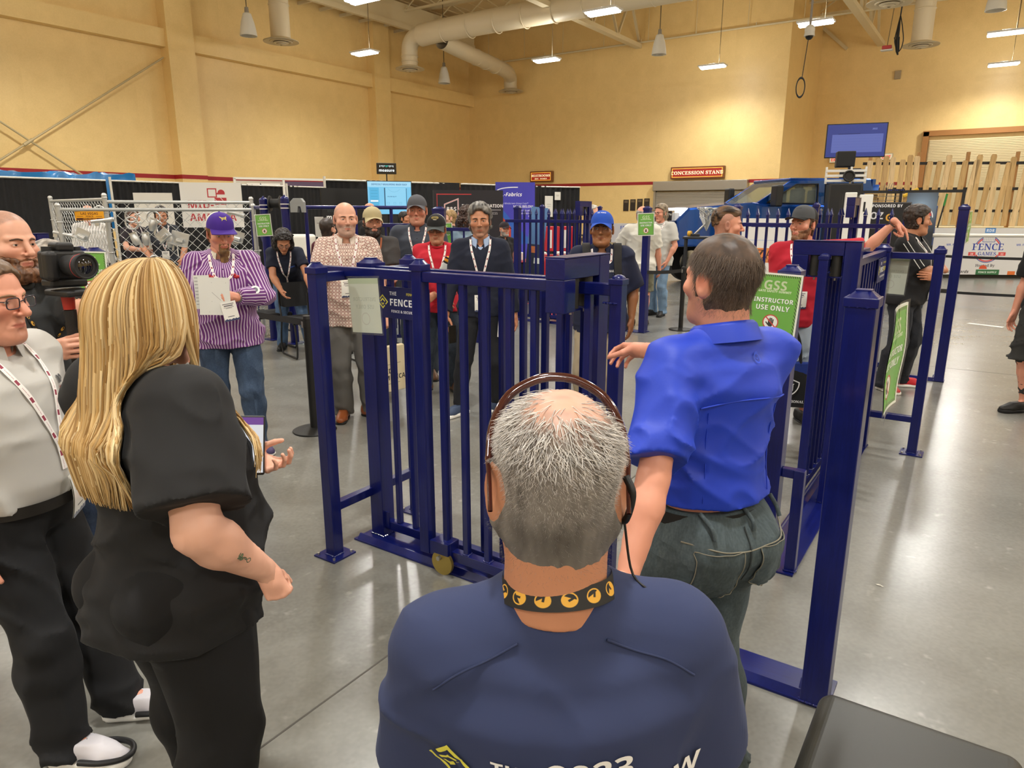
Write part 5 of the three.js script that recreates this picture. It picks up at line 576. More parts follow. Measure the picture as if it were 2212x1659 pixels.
// cloth with its folds; uv in metres by limb
function cloth(name, fld, bones, lo, hi, h, mat, parent, withUv) {
  let g = surf(fld, lo, hi, h);
  if (withUv) {
    const q = g.toNonIndexed(), p = q.attributes.position, nI = g.attributes.normal, idx = g.index, nn = new Float32Array(p.count * 3), uv = new Float32Array(p.count * 2);
    for (let t = 0; t < p.count; t += 3) {
      const cx = (p.getX(t) + p.getX(t + 1) + p.getX(t + 2)) / 3, cy = (p.getY(t) + p.getY(t + 1) + p.getY(t + 2)) / 3, cz = (p.getZ(t) + p.getZ(t + 1) + p.getZ(t + 2)) / 3;
      let best = bones[0], bd = 1e9; for (const b of bones) { const d = b.f(cx, cy, cz); if (d < bd) { bd = d; best = b; } }
      let u0; for (let k = 0; k < 3; k++) { const i = t + k, [u, v] = best.uv(p.getX(i), p.getY(i), p.getZ(i)); let uu = u; if (k === 0) u0 = uu; else { const per = best.per; if (uu - u0 > per / 2) uu -= per; if (uu - u0 < -per / 2) uu += per; } uv[i * 2] = uu; uv[i * 2 + 1] = v; const s = idx.getX(i); nn[i * 3] = nI.getX(s); nn[i * 3 + 1] = nI.getY(s); nn[i * 3 + 2] = nI.getZ(s); }
    }
    q.setAttribute('normal', new THREE.BufferAttribute(nn, 3)); q.setAttribute('uv', new THREE.BufferAttribute(uv, 2)); g = q;
  }
  return obj(name, g, mat, parent);
}
const ridge = (x, y, z) => { const r = 1 - abs(noise(x, y, z)); return r * r * r * r * 1.6 - 0.6; };
const Q = { near: { head: 0.0027, hand: 0.0034, body: 0.016, cloth: 0.0085 }, mid: { head: 0.0031, hand: 0.0048, body: 0.02, cloth: 0.0125 }, far: { head: 0.0055, hand: 0.0075, body: 0.024, cloth: 0.019 } };
const shoeCache = {};
function shoeGeo(kind) {
  if (shoeCache[kind]) return shoeCache[kind]; const thick = kind === 'runner' ? 0.03 : kind === 'flat' ? 0.012 : 0.02;
  const foot = (e) => combine([[cone([0, 0.042, -0.06], [0, 0.036, 0.1], 0.036 + e, 0.034 + e), 0], [cone([0.008, 0.034, 0.1], [0.01, 0.03, 0.155], 0.038 + e, 0.028 + e), 0.03], [cone([0, 0.05, -0.05], [0, 0.105, -0.052], 0.036 + e, 0.041 + e), 0.04], [ell([0, 0.075, 0.03], [0.03 + e, 0.035, 0.07]), 0.03]]);
  const up = foot(0.004), so = combine([[cone([0, 0, -0.065], [0.002, 0, 0.02], 0.042, 0.041), 0], [cone([0.002, 0, 0.02], [0.008, 0, 0.135], 0.041, 0.047), 0.02]]);
  const upper = surf((x, y, z) => smax(max(up(x, y, z), thick - 0.004 - y), y - (kind === 'boot' ? 0.16 : 0.092 - 0.25 * max(0, z - 0.0)) > 0 ? y - (kind === 'boot' ? 0.16 : 0.092) : -1, 0.004), [-0.08, -0.01, -0.13], [0.08, 0.18, 0.22], 0.01);
  const sole = surf((x, y, z) => max(so(x, 0, z) - (kind === 'runner' ? 0.004 : 0) * (y < thick ? 1 : 0), abs(y - thick / 2 - 0.0005) - thick / 2), [-0.08, -0.01, -0.13], [0.08, 0.05, 0.22], 0.008);
  return (shoeCache[kind] = { upper, sole });
}
function ribbonOn(fld, pts, w, t = 0.002, seg = 26) { // strip lying on a surface: pts [x, y, zstart, dirz]
  const c = new THREE.CatmullRomCurve3(pts.map((p) => V(...p))), pos = [], idx = [], uv = []; let len = 0, prev;
  for (let i = 0; i <= seg; i++) { const p = c.getPoint(i / seg), d = c.getTangent(i / seg); if (prev) len += p.distanceTo(prev); prev = p.clone(); const e = 0.006; const n = fld ? v3.nor([fld(p.x + e, p.y, p.z) - fld(p.x - e, p.y, p.z), fld(p.x, p.y + e, p.z) - fld(p.x, p.y - e, p.z), fld(p.x, p.y, p.z + e) - fld(p.x, p.y, p.z - e)]) : [0, 0, 1]; const s = v3.nor(v3.cross(n, [d.x, d.y, d.z])); for (const [a, b] of [[-1, 1], [1, 1], [1, 0], [-1, 0]]) { pos.push(p.x + s[0] * a * w / 2 + n[0] * t * b, p.y + s[1] * a * w / 2 + n[1] * t * b, p.z + s[2] * a * w / 2 + n[2] * t * b); uv.push((a + 1) / 2, len); } }
  for (let i = 0; i < seg; i++) for (let k = 0; k < 4; k++) { const a = i * 4 + k, b = i * 4 + (k + 1) % 4; idx.push(a, b, a + 4, b, b + 4, a + 4); }
  const g = new THREE.BufferGeometry(); g.setAttribute('position', new THREE.Float32BufferAttribute(pos, 3)); g.setAttribute('uv', new THREE.Float32BufferAttribute(uv, 2)); g.setIndex(idx); g.computeVertexNormals(); return g;
}
const lanyardTex = canvasTex(64, 512, (g, W, H) => { g.fillStyle = '#efeae6'; g.fillRect(0, 0, W, H); for (let i = 0; i < 4; i++) { g.fillStyle = '#8e3246'; g.fillRect(14, 20 + i * 128, 36, 34); g.save(); g.translate(32, 100 + i * 128); g.rotate(PI / 2); txt(g, 'MID AMERICA', 0, 0, 'bold 11px sans-serif', '#8e3246'); g.restore(); } }); lanyardTex.wrapS = lanyardTex.wrapT = THREE.RepeatWrapping; lanyardTex.repeat.set(1, 4);
const goldTex = canvasTex(64, 512, (g, W, H) => { g.fillStyle = '#101010'; g.fillRect(0, 0, W, H); const r = rng(4); for (let i = 0; i < 8; i++) { g.save(); g.translate(32, 32 + i * 64); g.rotate(r() * 6); g.fillStyle = '#e0a93a'; g.beginPath(); g.arc(0, 0, 21, 0.4, 4.1); g.fill(); g.strokeStyle = '#e0a93a'; g.lineWidth = 4; g.beginPath(); g.arc(0, 0, 19, 3.9, 6.9); g.stroke(); g.fillStyle = '#101010'; g.fillRect(-4, -10, 6, 14); g.restore(); } }); goldTex.wrapS = goldTex.wrapT = THREE.RepeatWrapping; goldTex.repeat.set(1, 4);
const whiteStrap = M(0xffffff, 0.6, { map: lanyardTex }), goldStrap = M(0xffffff, 0.6, { map: goldTex }), blackStrap = M(0x141414, 0.7);
const badgeTex = canvasTex(256, 340, (g, W, H) => { g.fillStyle = '#ebe9e2'; g.fillRect(0, 0, W, H); g.fillStyle = '#55545a'; for (const [x, y, w, h] of [[30, 34, 190, 12], [48, 62, 150, 18], [40, 96, 170, 7], [70, 112, 110, 7], [70, 256, 110, 12]]) g.fillRect(x, y, w, h); g.fillStyle = '#3d4566'; g.beginPath(); g.moveTo(0, 340); g.lineTo(0, 318); for (let i = 0; i <= 12; i++) g.lineTo(i * 22, 318 - ((i * 7) % 5) * 5 - (i > 8 ? 6 : 0)); g.lineTo(256, 340); g.fill(); });
const badgeM = M(0xffffff, 0.4, { map: badgeTex, clearcoat: 0.5, side: THREE.DoubleSide }), metalM = M(0x9a9a98, 0.3, { metalness: 0.9 });
const sclera = M(0xffffff, 0.15, { vertexColors: true, clearcoat: 0.8 });
function eyeGeo(iris) { const g = new THREE.SphereGeometry(0.0118, 24, 18).rotateX(PI / 2), p = g.attributes.position, c = new Float32Array(p.count * 3), I = L3(iris); for (let i = 0; i < p.count; i++) { const r = hyp(p.getX(i), p.getY(i)), f = p.getZ(i) > 0; const q = f && r < 0.0024 ? [0.006, 0.006, 0.006] : f && r < 0.0056 ? I : [0.62, 0.57, 0.53]; c.set(q, i * 3); } g.setAttribute('color', new THREE.BufferAttribute(c, 3)); return g; }
function capCrown(p0, p1, fl) { const g = new THREE.SphereGeometry(1, 40, 18, p0, p1 - p0, 0, PI / 2), p = g.attributes.position; for (let i = 0; i < p.count; i++) { let x = p.getX(i), y = p.getY(i), z = p.getZ(i); const f = sstep(-0.1, 0.7, z); y = Math.pow(y, mix(0.9, 0.62, f * fl)); p.setXYZ(i, x * 0.0875, y * (0.1 + 0.008 * f * fl), z * 0.107); } g.computeVertexNormals(); return g; }
function capBrim(curve, len, droop) { const nu = 24, nv = 8, pos = [], idx = []; for (let s = 0; s < 2; s++) for (let i = 0; i <= nu; i++) for (let j = 0; j <= nv; j++) { const a = (i / nu - 0.5) * 2.05, t = j / nv; const x = 0.088 * sin(a) * (1 + 0.08 * t), z = 0.104 * cos(a) + t * len * Math.pow(cos(a * 0.72), 0.8); pos.push(x, -curve * x * x * 9 * Math.pow(t, 0.6) - t * len * 0.12 * (droop ?? 1) + 0.001 - (s ? 0.0045 : 0), z); } const n = (nu + 1) * (nv + 1), W = nv + 1; for (let s = 0; s < 2; s++) for (let i = 0; i < nu; i++) for (let j = 0; j < nv; j++) { const a = s * n + i * W + j; s ? idx.push(a, a + W, a + 1, a + 1, a + W, a + W + 1) : idx.push(a, a + 1, a + W, a + 1, a + W + 1, a + W); } for (let i = 0; i < nu; i++) { const a = i * W + nv; idx.push(a, n + a, a + W, a + W, n + a, n + a + W); } const g = new THREE.BufferGeometry(); g.setAttribute('position', new THREE.Float32BufferAttribute(pos, 3)); g.setIndex(idx); g.computeVertexNormals(); return g; }
function collarGeo(r, o) { // turned-down shirt collar round the neck, open in front
  const n = 44, pos = [], idx = [], prof = o.prof ?? [[0, -0.004], [0.001, 0.03], [0.006, 0.037], [0.014, 0.03], [0.026, -0.006]]; const m = prof.length;
  for (let s = 0; s < 2; s++) for (let i = 0; i <= n; i++) { const t = i / n, a = mix(o.gap ?? 0.3, 2 * PI - (o.gap ?? 0.3), t), fr = sstep(1.1, 0.25, min(a, 2 * PI - a)); for (let j = 0; j < m; j++) { let [q, y] = prof[j]; const f = j / (m - 1); if (j === m - 1) { q += fr * 0.022; y -= fr * (o.point ?? 0.035); } y -= fr * (o.drop ?? 0.012) + 0.022 * (0.5 + 0.5 * cos(a)) * (o.tilt ?? 1); const R = r + q + (s ? -0.0025 : 0.0); pos.push(R * sin(a), y, R * 1.02 * cos(a) + (o.cz ?? -0.004)); } }
  const N = (n + 1) * m; for (let s = 0; s < 2; s++) for (let i = 0; i < n; i++) for (let j = 0; j < m - 1; j++) { const a = s * N + i * m + j; s ? idx.push(a, a + 1, a + m, a + 1, a + m + 1, a + m) : idx.push(a, a + m, a + 1, a + 1, a + m, a + m + 1); }
  for (let i = 0; i < n; i++) { const a = i * m + m - 1; idx.push(a, a + m, N + a, a + m, N + a + m, N + a); }
  const g = new THREE.BufferGeometry(); g.setAttribute('position', new THREE.Float32BufferAttribute(pos, 3)); g.setIndex(idx); g.computeVertexNormals(); return g;
}
// hands
function handField(w, d, n, left, grip, s) {
  d = v3.nor(d); n = v3.nor(v3.sub(n, v3.mul(d, v3.dot(n, d)))); const t = left ? v3.cross(n, d) : v3.cross(d, n), P = [];
  const pt = (a, b, c) => v3.add(w, v3.add(v3.mul(d, a * s), v3.add(v3.mul(t, b * s), v3.mul(n, c * s))));
  const G = { relax: [[14, 26, 16], [18, 30, 20], [22, 34, 22], [26, 38, 24]], flat: [[4, 6, 4], [4, 6, 4], [5, 6, 4], [8, 8, 6]], fist: [[72, 92, 55], [76, 94, 58], [78, 94, 58], [80, 92, 55]], grip: [[50, 62, 38], [52, 64, 40], [56, 66, 40], [60, 66, 40]], hold: [[30, 48, 30], [34, 50, 30], [38, 50, 30], [42, 52, 32]], point: [[24, 10, 6], [58, 70, 40], [64, 76, 44], [66, 76, 44]] }[grip];
  const base = [0.028, 0.01, -0.009, -0.027], reach = [0.088, 0.092, 0.087, 0.078], len = [0.95, 1.06, 0.98, 0.78], rr = [0.0088, 0.009, 0.0086, 0.0077];
  for (let i = 0; i < 4; i++) { const k = pt(reach[i], base[i], 0); P.push([cone(pt(0.004, base[i] * 0.55, 0.002), k, 0.0155 * s, 0.0108 * s), i ? 0.014 * s : 0]); }
  P.push([ell(pt(0.05, 0, 0.003), [0.03 * s, 0.03 * s, 0.03 * s].map((q) => q * 0.72)), 0.02 * s]);
  for (let i = 0; i < 4; i++) { let a = 0, p = pt(reach[i], base[i], 0); const spread = (base[i] / 0.03) * 0.06; for (let j = 0; j < 3; j++) { a += rad(G[i][j]); const L = [0.043, 0.027, 0.021][j] * len[i] * s; const dir = v3.add(v3.add(v3.mul(d, cos(a)), v3.mul(n, sin(a))), v3.mul(t, spread)); const q = v3.add(p, v3.mul(dir, L)); P.push([cone(p, q, rr[i] * s * [1.02, 0.95, 0.88][j], rr[i] * s * [0.97, 0.88, 0.74][j]), 0.003 * s]); p = q; } }
  const th = { relax: [0.5, 0.62, 0.35], flat: [0.6, 0.75, 0.15], fist: [0.55, 0.22, 0.85], grip: [0.4, 0.35, 0.95], hold: [0.5, 0.4, 0.9], point: [0.6, 0.4, 0.7] }[grip];
  const td = v3.nor(v3.add(v3.add(v3.mul(d, th[0]), v3.mul(t, th[1])), v3.mul(n, th[2]))), t0 = pt(0.022, 0.02, 0.006), t1 = v3.add(t0, v3.mul(td, 0.042 * s)), td2 = v3.nor(v3.add(td, v3.mul(d, 0.6))), t2 = v3.add(t1, v3.mul(td2, 0.033 * s)), t3 = v3.add(t2, v3.mul(v3.nor(v3.add(td2, v3.mul(d, 0.3))), 0.024 * s));
  P.push([cone(t0, t1, 0.0165 * s, 0.0115 * s), 0.014 * s], [cone(t1, t2, 0.0112 * s, 0.0098 * s), 0.005 * s], [cone(t2, t3, 0.0098 * s, 0.0078 * s), 0.003 * s]);
  return { parts: P, tip: pt(0.1, 0, 0.02), palm: pt(0.075, 0, 0.024), d, n, t };
}
const mergeBody = (gs) => mergeGeometries(gs.map((g) => { const o = new THREE.BufferGeometry(); o.setAttribute('position', g.attributes.position); o.setAttribute('normal', g.attributes.normal); o.setAttribute('color', g.attributes.color); o.setIndex(g.index); return o; }), false);

// ---- one person. Own axes: +z ahead, +x to the person's left. Lengths in metres.
function person(o) {
  const S = o.S, s = S / 1.75, q = Q[o.q ?? 'mid'], fat = o.fat ?? 1, belly = o.belly ?? 0, skin = SKIN[o.skin ?? 'fair'];
  const t = thing('person', o.label, 'person', [o.at[0], 0, o.at[1]], rad(34.2 + o.face), o.group);
  const sink = o.drop ?? 0, T = frameOf(o.lean ?? 0, o.twist ?? 0, o.side ?? 0, [o.shift?.[0] ?? 0, 0.53 * S - sink, o.shift?.[1] ?? 0]);
  const sc = (r) => [r[0] * s, r[1] * s * (fat + (r[0] > 0.45 ? (1 - fat) * 0.7 : 0)), r[2] * s * (fat + (r[0] > 0.45 ? (1 - fat) * 0.7 : 0)) + belly * s * 0.5 * Math.exp(-(((r[0] - 0.13) / 0.14) ** 2)), r[3] * s + belly * s * 0.5 * Math.exp(-(((r[0] - 0.13) / 0.14) ** 2))];
  const F = o.sex === 'f', wS = F ? 0.92 : 1;
  const rows = [[-0.1, 0.15, 0.105, -0.012], [0, (F ? 0.178 : 0.168), 0.12, -0.016], [0.1, F ? 0.148 : 0.155, 0.106, 0], [0.2, F ? 0.132 : 0.148, 0.1, 0.006], [0.32, F ? 0.146 : 0.164, 0.112, 0.008], [0.42, 0.168 * wS, 0.112, -0.004], [0.48, 0.152 * wS, 0.09, -0.012], [0.525, 0.1 * wS, 0.07, -0.016], [0.575, 0.064, 0.06, -0.01]].map(sc);
  if (F) for (const r of rows) if (r[0] > 0.29 * s && r[0] < 0.36 * s) { r[2] += 0.022 * s * (o.bust ?? 1); r[3] += 0.02 * s * (o.bust ?? 1); }
  const shX = 0.168 * s * wS * (1 + (fat - 1) * 0.45) + (o.wide ?? 0), shY = 0.485 * s;
  const sh = { L: T.out([shX, shY + (o.shrugL ?? 0), -0.01]), R: T.out([-shX, shY + (o.shrugR ?? 0), -0.01]) };
  const H = T.out([0, 0.56 * s, -0.012]), hs = s * (o.headScale ?? 1.06);
  const N = frameOf((o.lean ?? 0) * 0.35 + (o.headPitch ?? 0), (o.twist ?? 0) + (o.headYaw ?? 0), o.headRoll ?? 0, v3.add(H, v3.add(T.dir([0, 0.06 * s, 0.012]), [0, 0, 0])));
  const hc = v3.add(N.out([0, 0.0, 0]), v3.add(N.dir([0, 0.078 * s, 0.014]), [0, (o.headUp ?? 0), 0])), HF = frameOf((o.lean ?? 0) * 0.35 + (o.headPitch ?? 0), (o.twist ?? 0) + (o.headYaw ?? 0), o.headRoll ?? 0, hc); const hm = HF.m.clone().scale(V(hs, hs, hs)); const h2 = (p) => HF.out(v3.mul(p, hs));
  const lim = {}, l1 = 0.172 * S, l2 = 0.152 * S;
  for (const k of ['L', 'R']) { const sg = k === 'L' ? 1 : -1, a = o['arm' + k] ?? {}; const th0 = rad(34.2 + o.face), toL = (W) => { const dx = W[0] - o.at[0], dz = W[2] - o.at[1]; return [dx * cos(th0) - dz * sin(th0), W[1], dx * sin(th0) + dz * cos(th0)]; }, toD = (D) => [D[0] * cos(th0) - D[2] * sin(th0), D[1], D[0] * sin(th0) + D[2] * cos(th0)]; if (a.W) a.w = toL(a.W); if (a.dW) a.d = toD(a.dW); if (a.nW) a.n = toD(a.nW); if (a.poleW) a.pole = toD(a.poleW);
    const wr = a.w ?? [sg * (shX + 0.075 * s + (fat - 1) * 0.12), 0.465 * S - sink, 0.03 * s]; const [e, w] = ik(sh[k], wr, l1, l2, a.pole ?? [sg * 0.5, -0.1, -1]); const d = a.d ?? v3.nor(v3.sub(w, e)); lim[k] = { sh: sh[k], e, w, hand: handField(w, d, a.n ?? [-sg, 0, 0.15], k === 'L', a.g ?? 'relax', s * (F ? 0.9 : 1.0) * (o.handScale ?? 1)) }; }
  const leg = {}, hipY = 0.505 * S - sink; o.feet ??= [[0.1, 0.03, 12], [-0.1, 0.0, -12]];
  for (const [k, i, sg] of [['L', 0, 1], ['R', 1, -1]]) { const ft = o.feet[i], hip = T.out([sg * 0.088 * s * (1 + (fat - 1) * 0.6), -0.045 * s, 0]); const an = [ft[0], 0.085 * s + (ft[3] ?? 0), ft[1] - 0.04]; const [kn, a2] = ik(hip, an, 0.236 * S, 0.228 * S, o['knee' + k] ?? [sg * 0.12, 0, 1]); leg[k] = { hip, kn, an: a2, yaw: ft[2], up: ft[3] ?? 0, x: ft[0], z: ft[1] }; }
  // body as one mesh: trunk, limbs, hands and head
  const inT = (f) => (x, y, z) => { const p = T.inn(x, y, z); return f(p[0], p[1], p[2]); }, e0 = 0.008;
  const bodyLoft = loft(rows.map((r) => [r[0], r[1] - e0, r[2] - e0, r[3]])), af = 1 + (fat - 1) * (o.armFat ?? 0.55);
  const bp = [[inT(bodyLoft), 0]]; const legFat = 1 + (fat - 1) * 0.7;
  bp.push([cone(H, h2([0, -0.09, -0.022]), 0.06 * s, 0.056 * hs), 0.03]);
  for (const k of ['L', 'R']) { const m = lim[k]; bp.push([cone(m.sh, v3.lerp(m.sh, m.e, 0.3), 0.054 * s * af, 0.05 * s * af), 0.05], [cone(v3.lerp(m.sh, m.e, 0.25), m.e, 0.05 * s * af, 0.04 * s * af), 0.02], [cone(m.e, v3.lerp(m.e, m.w, 0.28), 0.041 * s * af, 0.043 * s * af), 0.015], [cone(v3.lerp(m.e, m.w, 0.28), m.w, 0.043 * s * af, 0.027 * s * (1 + (af - 1) * 0.5)), 0.02], [cone(m.w, v3.add(m.w, v3.mul(m.hand.d, 0.03 * s)), 0.026 * s, 0.024 * s), 0.01]); const g = leg[k]; const ca = v3.add(v3.lerp(g.kn, g.an, 0.3), [0, 0, -0.012]); bp.push([cone(g.hip, g.kn, 0.08 * s * legFat, 0.052 * s * legFat), 0.03], [cone(g.kn, ca, 0.05 * s * legFat, 0.052 * s * legFat), 0.02], [cone(ca, g.an, 0.052 * s * legFat, 0.034 * s), 0.02], [cone(g.an, [g.x + 0.13 * sin(rad(g.yaw)), 0.03 + g.up, g.z - 0.04 + 0.15 * cos(rad(g.yaw))], 0.032, 0.026), 0.02]); }
  const bodyF = combine(bp), pts = [H, hc, ...['L', 'R'].flatMap((k) => [lim[k].e, lim[k].w, lim[k].sh, leg[k].kn, leg[k].an, leg[k].hip]), T.out([0, 0, 0])]; const lo = [0, 1, 2].map((a) => min(...pts.map((p) => p[a])) - 0.24 * max(1, fat)), hi = [0, 1, 2].map((a) => max(...pts.map((p) => p[a])) + 0.24 * max(1, fat)); lo[1] = max(lo[1], -0.02);
  const hairless = (g, tint = 1) => { const p = g.attributes.position, c = new Float32Array(p.count * 3); for (let i = 0; i < p.count; i++) { const n = 1 + 0.06 * fbm(p.getX(i) * 25, p.getY(i) * 25, p.getZ(i) * 25, 3); c[i * 3] = skin[0] * n; c[i * 3 + 1] = skin[1] * n * tint; c[i * 3 + 2] = skin[2] * n * tint; } g.setAttribute('color', new THREE.BufferAttribute(c, 3)); return g; };
  const headK = { ...(o.head ?? {}) }, HM = headMesh(headK, q.head), hg = HM.g.clone(); hg.setAttribute('color', new THREE.BufferAttribute(headColors(HM.g, skin, o.face2 ?? {}), 3)); hg.applyMatrix4(hm);
  const topCut = H[1] + 0.06; const bg = hairless(surf(bodyF, lo, [hi[0], min(hi[1], hc[1] - 0.01), hi[2]], q.body)); const gs = [bg, hg];
  for (const k of ['L', 'R']) { const hd = lim[k].hand, w = lim[k].w, f = combine([...hd.parts, [cone(v3.sub(w, v3.mul(hd.d, 0.012)), v3.add(w, v3.mul(hd.d, 0.03 * s)), 0.0265 * s, 0.02 * s), 0.015]]), c = v3.add(w, v3.mul(hd.d, 0.08 * s)), R = 0.15 * s; gs.push(hairless(surf(f, v3.sub(c, [R, R, R]), v3.add(c, [R, R, R]), q.hand), 0.95)); }
  obj('body', mergeBody(gs), skinM, t);
  // shirt
  const C = o.shirt, cl = C?.loose ?? 0.014;
  let hem = (C?.hem ?? -0.1) * s; const srows = rows.map((r) => { const c = cl * (1 - 0.8 * sstep(0.45 * s, 0.57 * s, r[0])); return [r[0], r[1] + c, r[2] + c, r[3]]; });
  if (C) { for (let i = 5; i >= 0; i--) { srows[i][1] = max(srows[i][1], srows[i + 1][1] * (C.drape ?? 0.97)); srows[i][2] = max(srows[i][2], srows[i + 1][2] * (C.drape ?? 0.95)); } if (!C.tuck && 1) for (const r of srows) if (r[0] < 0.11 * s) { const k = sstep(0.11 * s, 0.04 * s, r[0]); r[1] += 0.016 * k; r[2] += 0.012 * k; } srows.unshift([hem - 0.05, srows[0][1] * 1.0, srows[0][2] * 1.0, srows[0][3]]); if (srows[0][0] >= srows[1][0]) srows[0][0] = srows[1][0] - 0.06; }
  const bones = [], seedN = (o.seed ?? 1) * 3.7; let shirtF = bodyF;
  if (C) {
    const sl = C.sleeve ?? 0.62, sp = [[inT(loft(srows)), 0]]; const sr = C.sleeveR ?? 0.066;
    sp.push([cone(T.out([-shX * 0.55, shY + 0.035 * s, -0.012]), T.out([shX * 0.55, shY + 0.035 * s, -0.012]), 0.042 * s, 0.042 * s), 0.05]); for (const sg of [1, -1]) sp.push([cone(T.out([sg * 0.05 * s, 0.53 * s, -0.016]), T.out([sg * shX * 0.8, shY + 0.012 * s, -0.012]), 0.03 * s, 0.032 * s), 0.05]);
    bones.push({ f: inT(loft(srows)), per: 2 * PI * 0.17, uv: (x, y, z) => { const p = T.inn(x, y, z); return [Math.atan2(p[0], p[2]) * 0.17, p[1]]; } });
    for (const k of ['L', 'R']) { const m = lim[k], up = v3.nor(v3.sub(m.e, m.sh)), fo = v3.nor(v3.sub(m.w, m.e)); const long = sl > 1; const endp = long ? v3.lerp(m.e, m.w, sl - 1) : v3.lerp(m.sh, m.e, sl), dir = long ? fo : up; const r0 = sr * s * af;
      const s1 = cone(m.sh, long ? m.e : v3.add(endp, v3.mul(up, 0.03)), r0 * 1.0, long ? r0 * 0.86 : r0 * (C.flare ?? 0.98)), s2 = long ? cone(m.e, v3.add(endp, v3.mul(fo, 0.02)), r0 * 0.84, r0 * (C.cuff ?? 0.62)) : null;
      const alng = (x, y, z) => (x - endp[0]) * dir[0] + (y - endp[1]) * dir[1] + (z - endp[2]) * dir[2]; sp.push([(x, y, z) => { const a = alng(x, y, z); return long ? smin(s1(x, y, z), max(s2(x, y, z), a), 0.02) : smax(s1(x, y, z), a, 0.004); }, 0.045]);
      const side = v3.nor(v3.cross(up, [0, 0, 1])), sd2 = v3.cross(side, up), mid = m; bones.push({ f: cone(v3.lerp(m.sh, m.e, 0.12), m.e, r0, r0), per: 2 * PI * 0.06, uv: (x, y, z) => { const p = [x - mid.sh[0], y - mid.sh[1], z - mid.sh[2]]; return [Math.atan2(v3.dot(p, side), v3.dot(p, sd2)) * 0.06, v3.dot(p, up)]; } }); if (long) { const s3 = v3.nor(v3.cross(fo, [0, 0, 1])), s4 = v3.cross(s3, fo); bones.push({ f: cone(m.e, m.w, r0 * 0.8, r0 * 0.6), per: 2 * PI * 0.05, uv: (x, y, z) => { const p = [x - mid.e[0], y - mid.e[1], z - mid.e[2]]; return [Math.atan2(v3.dot(p, s3), v3.dot(p, s4)) * 0.05, v3.dot(p, fo)]; } }); } }
    if (o.extraShirt) for (const [a, b, ra, rb, k] of o.extraShirt) sp.push([cone(T.out(a), T.out(b), ra, rb), k]);
    const base = combine(sp), nk = cone(T.out([0, (C.neckY ?? 0.525) * s, 0.02 * s]), h2([0, -0.09, -0.02]), (C.neckR ?? 0.062) * s, 0.062 * s), A = C.fold ?? 0.007; const cv = C.v ?? (C.collar ? 0.05 : 0), vneck = cv ? cone(T.out([0, (0.52 - cv) * s, 0.14 * s]), T.out([0, 0.56 * s, 0.1 * s]), 0.008, 0.075 * s) : null;
    shirtF = (x, y, z) => {
      let d = base(x, y, z); if (d > 0.06 || d < -0.06) return d; const p = T.inn(x, y, z);
      const lowr = sstep(0.34 * s, 0.04, p[1]), An = 1.35 * A * sstep(0.52 * s, 0.45 * s, p[1] - abs(p[0]) * 0.3); const ax = abs(p[0]); d -= An * (0.85 * ridge(x * 4 + y * 7 + seedN, y * 4 - x * 4, z * 6) * (0.45 + 0.7 * lowr) + 0.6 * ridge(x * 6 - y * 9, y * 8 + seedN, z * 9 + x * 3) * (0.3 + 0.7 * sstep(0.03, 0.15, ax)) + 0.3 * noise(x * 17 + seedN, y * 11 + x * 6, z * 17)); if (C.stack) d -= C.stack * noise(x * 6, p[1] * 26 + x * 8 + seedN, z * 6) * lowr;
      d = max(d, hem + 0.006 * noise(x * 12, 3, z * 12) + (C.tail ? C.tail * (sstep(0.0, 0.1, abs(p[0])) ) : 0) - p[1]); d = smax(d, -max(nk(x, y, z), (C.neckLine ?? (C.collar ? 0.54 : 0.55)) * s - 0.5 * p[2] - p[1]), 0.006); if (vneck) d = smax(d, -vneck(x, y, z), 0.004); return d;
    };
    const b2 = (a) => [0, 1, 2].map((i) => a(...pts.map((p) => p[i])));
    cloth('shirt', shirtF, bones, [lo[0], max(lo[1], T.out([0, hem, 0])[1] - 0.3), lo[2]], [hi[0], H[1] + 0.09, hi[2]], q.cloth * (C.fine ?? 1), C.m, t, !!C.uv);
    if (C.collar) { const g = collarGeo((C.neckR ?? 0.064) * s * 1.06, C.collar === true ? {} : C.collar); g.applyMatrix4(T.m.clone().multiply(new THREE.Matrix4().makeTranslation(0, 0.556 * s, -0.006).multiply(new THREE.Matrix4().makeRotationX(0.12)))); obj('collar', g, C.collarM ?? C.m, t); }
    if (C.neckband) obj('neckband', new THREE.TorusGeometry((C.neckR ?? 0.062) * s * 1.07, 0.0085 * s, 8, 40).scale(1, 1.05, 1.3).rotateX(PI / 2 + 0.34).translate(0, 0.551 * s, 0.004).applyMatrix4(T.m), C.neckbandM ?? C.m, t);
    if (C.under) { const ur = rows.map((r) => [r[0], r[1] + 0.003, r[2] + 0.003, r[3]]), ub = combine([[inT(loft(ur)), 0], ...sp.slice(1, 4)]), un = cone(T.out([0, 0.54 * s, 0.03 * s]), h2([0, -0.09, -0.02]), 0.056 * s, 0.06 * s); cloth('undershirt', (x, y, z) => { const p = T.inn(x, y, z); return max(smax(ub(x, y, z) + 0.005, -un(x, y, z), 0.006), 0.32 * s - p[1], abs(p[0]) - 0.1 * s); }, bones, T.out([-0.2, 0.2, -0.2]).map((v, i) => min(v, lo[i] + 0.1)), [hi[0], H[1] + 0.09, hi[2]], q.cloth, C.under, t); }
    if (C.placket) { const g = []; for (let i = 0; i < C.placket; i++) { const y = (0.5 - i * 0.055) * s; const z = frontZ(T, shirtF, 0, y); g.push(new THREE.SphereGeometry(0.0055, 10, 6).scale(1, 1, 0.4).applyMatrix4(T.m.clone().multiply(new THREE.Matrix4().makeTranslation(0, y, z + 0.001)))); } obj('buttons', g, C.buttonM ?? M(0x2a2a30, 0.4), t); }
  }
  // trousers
  const Pn = o.pants;
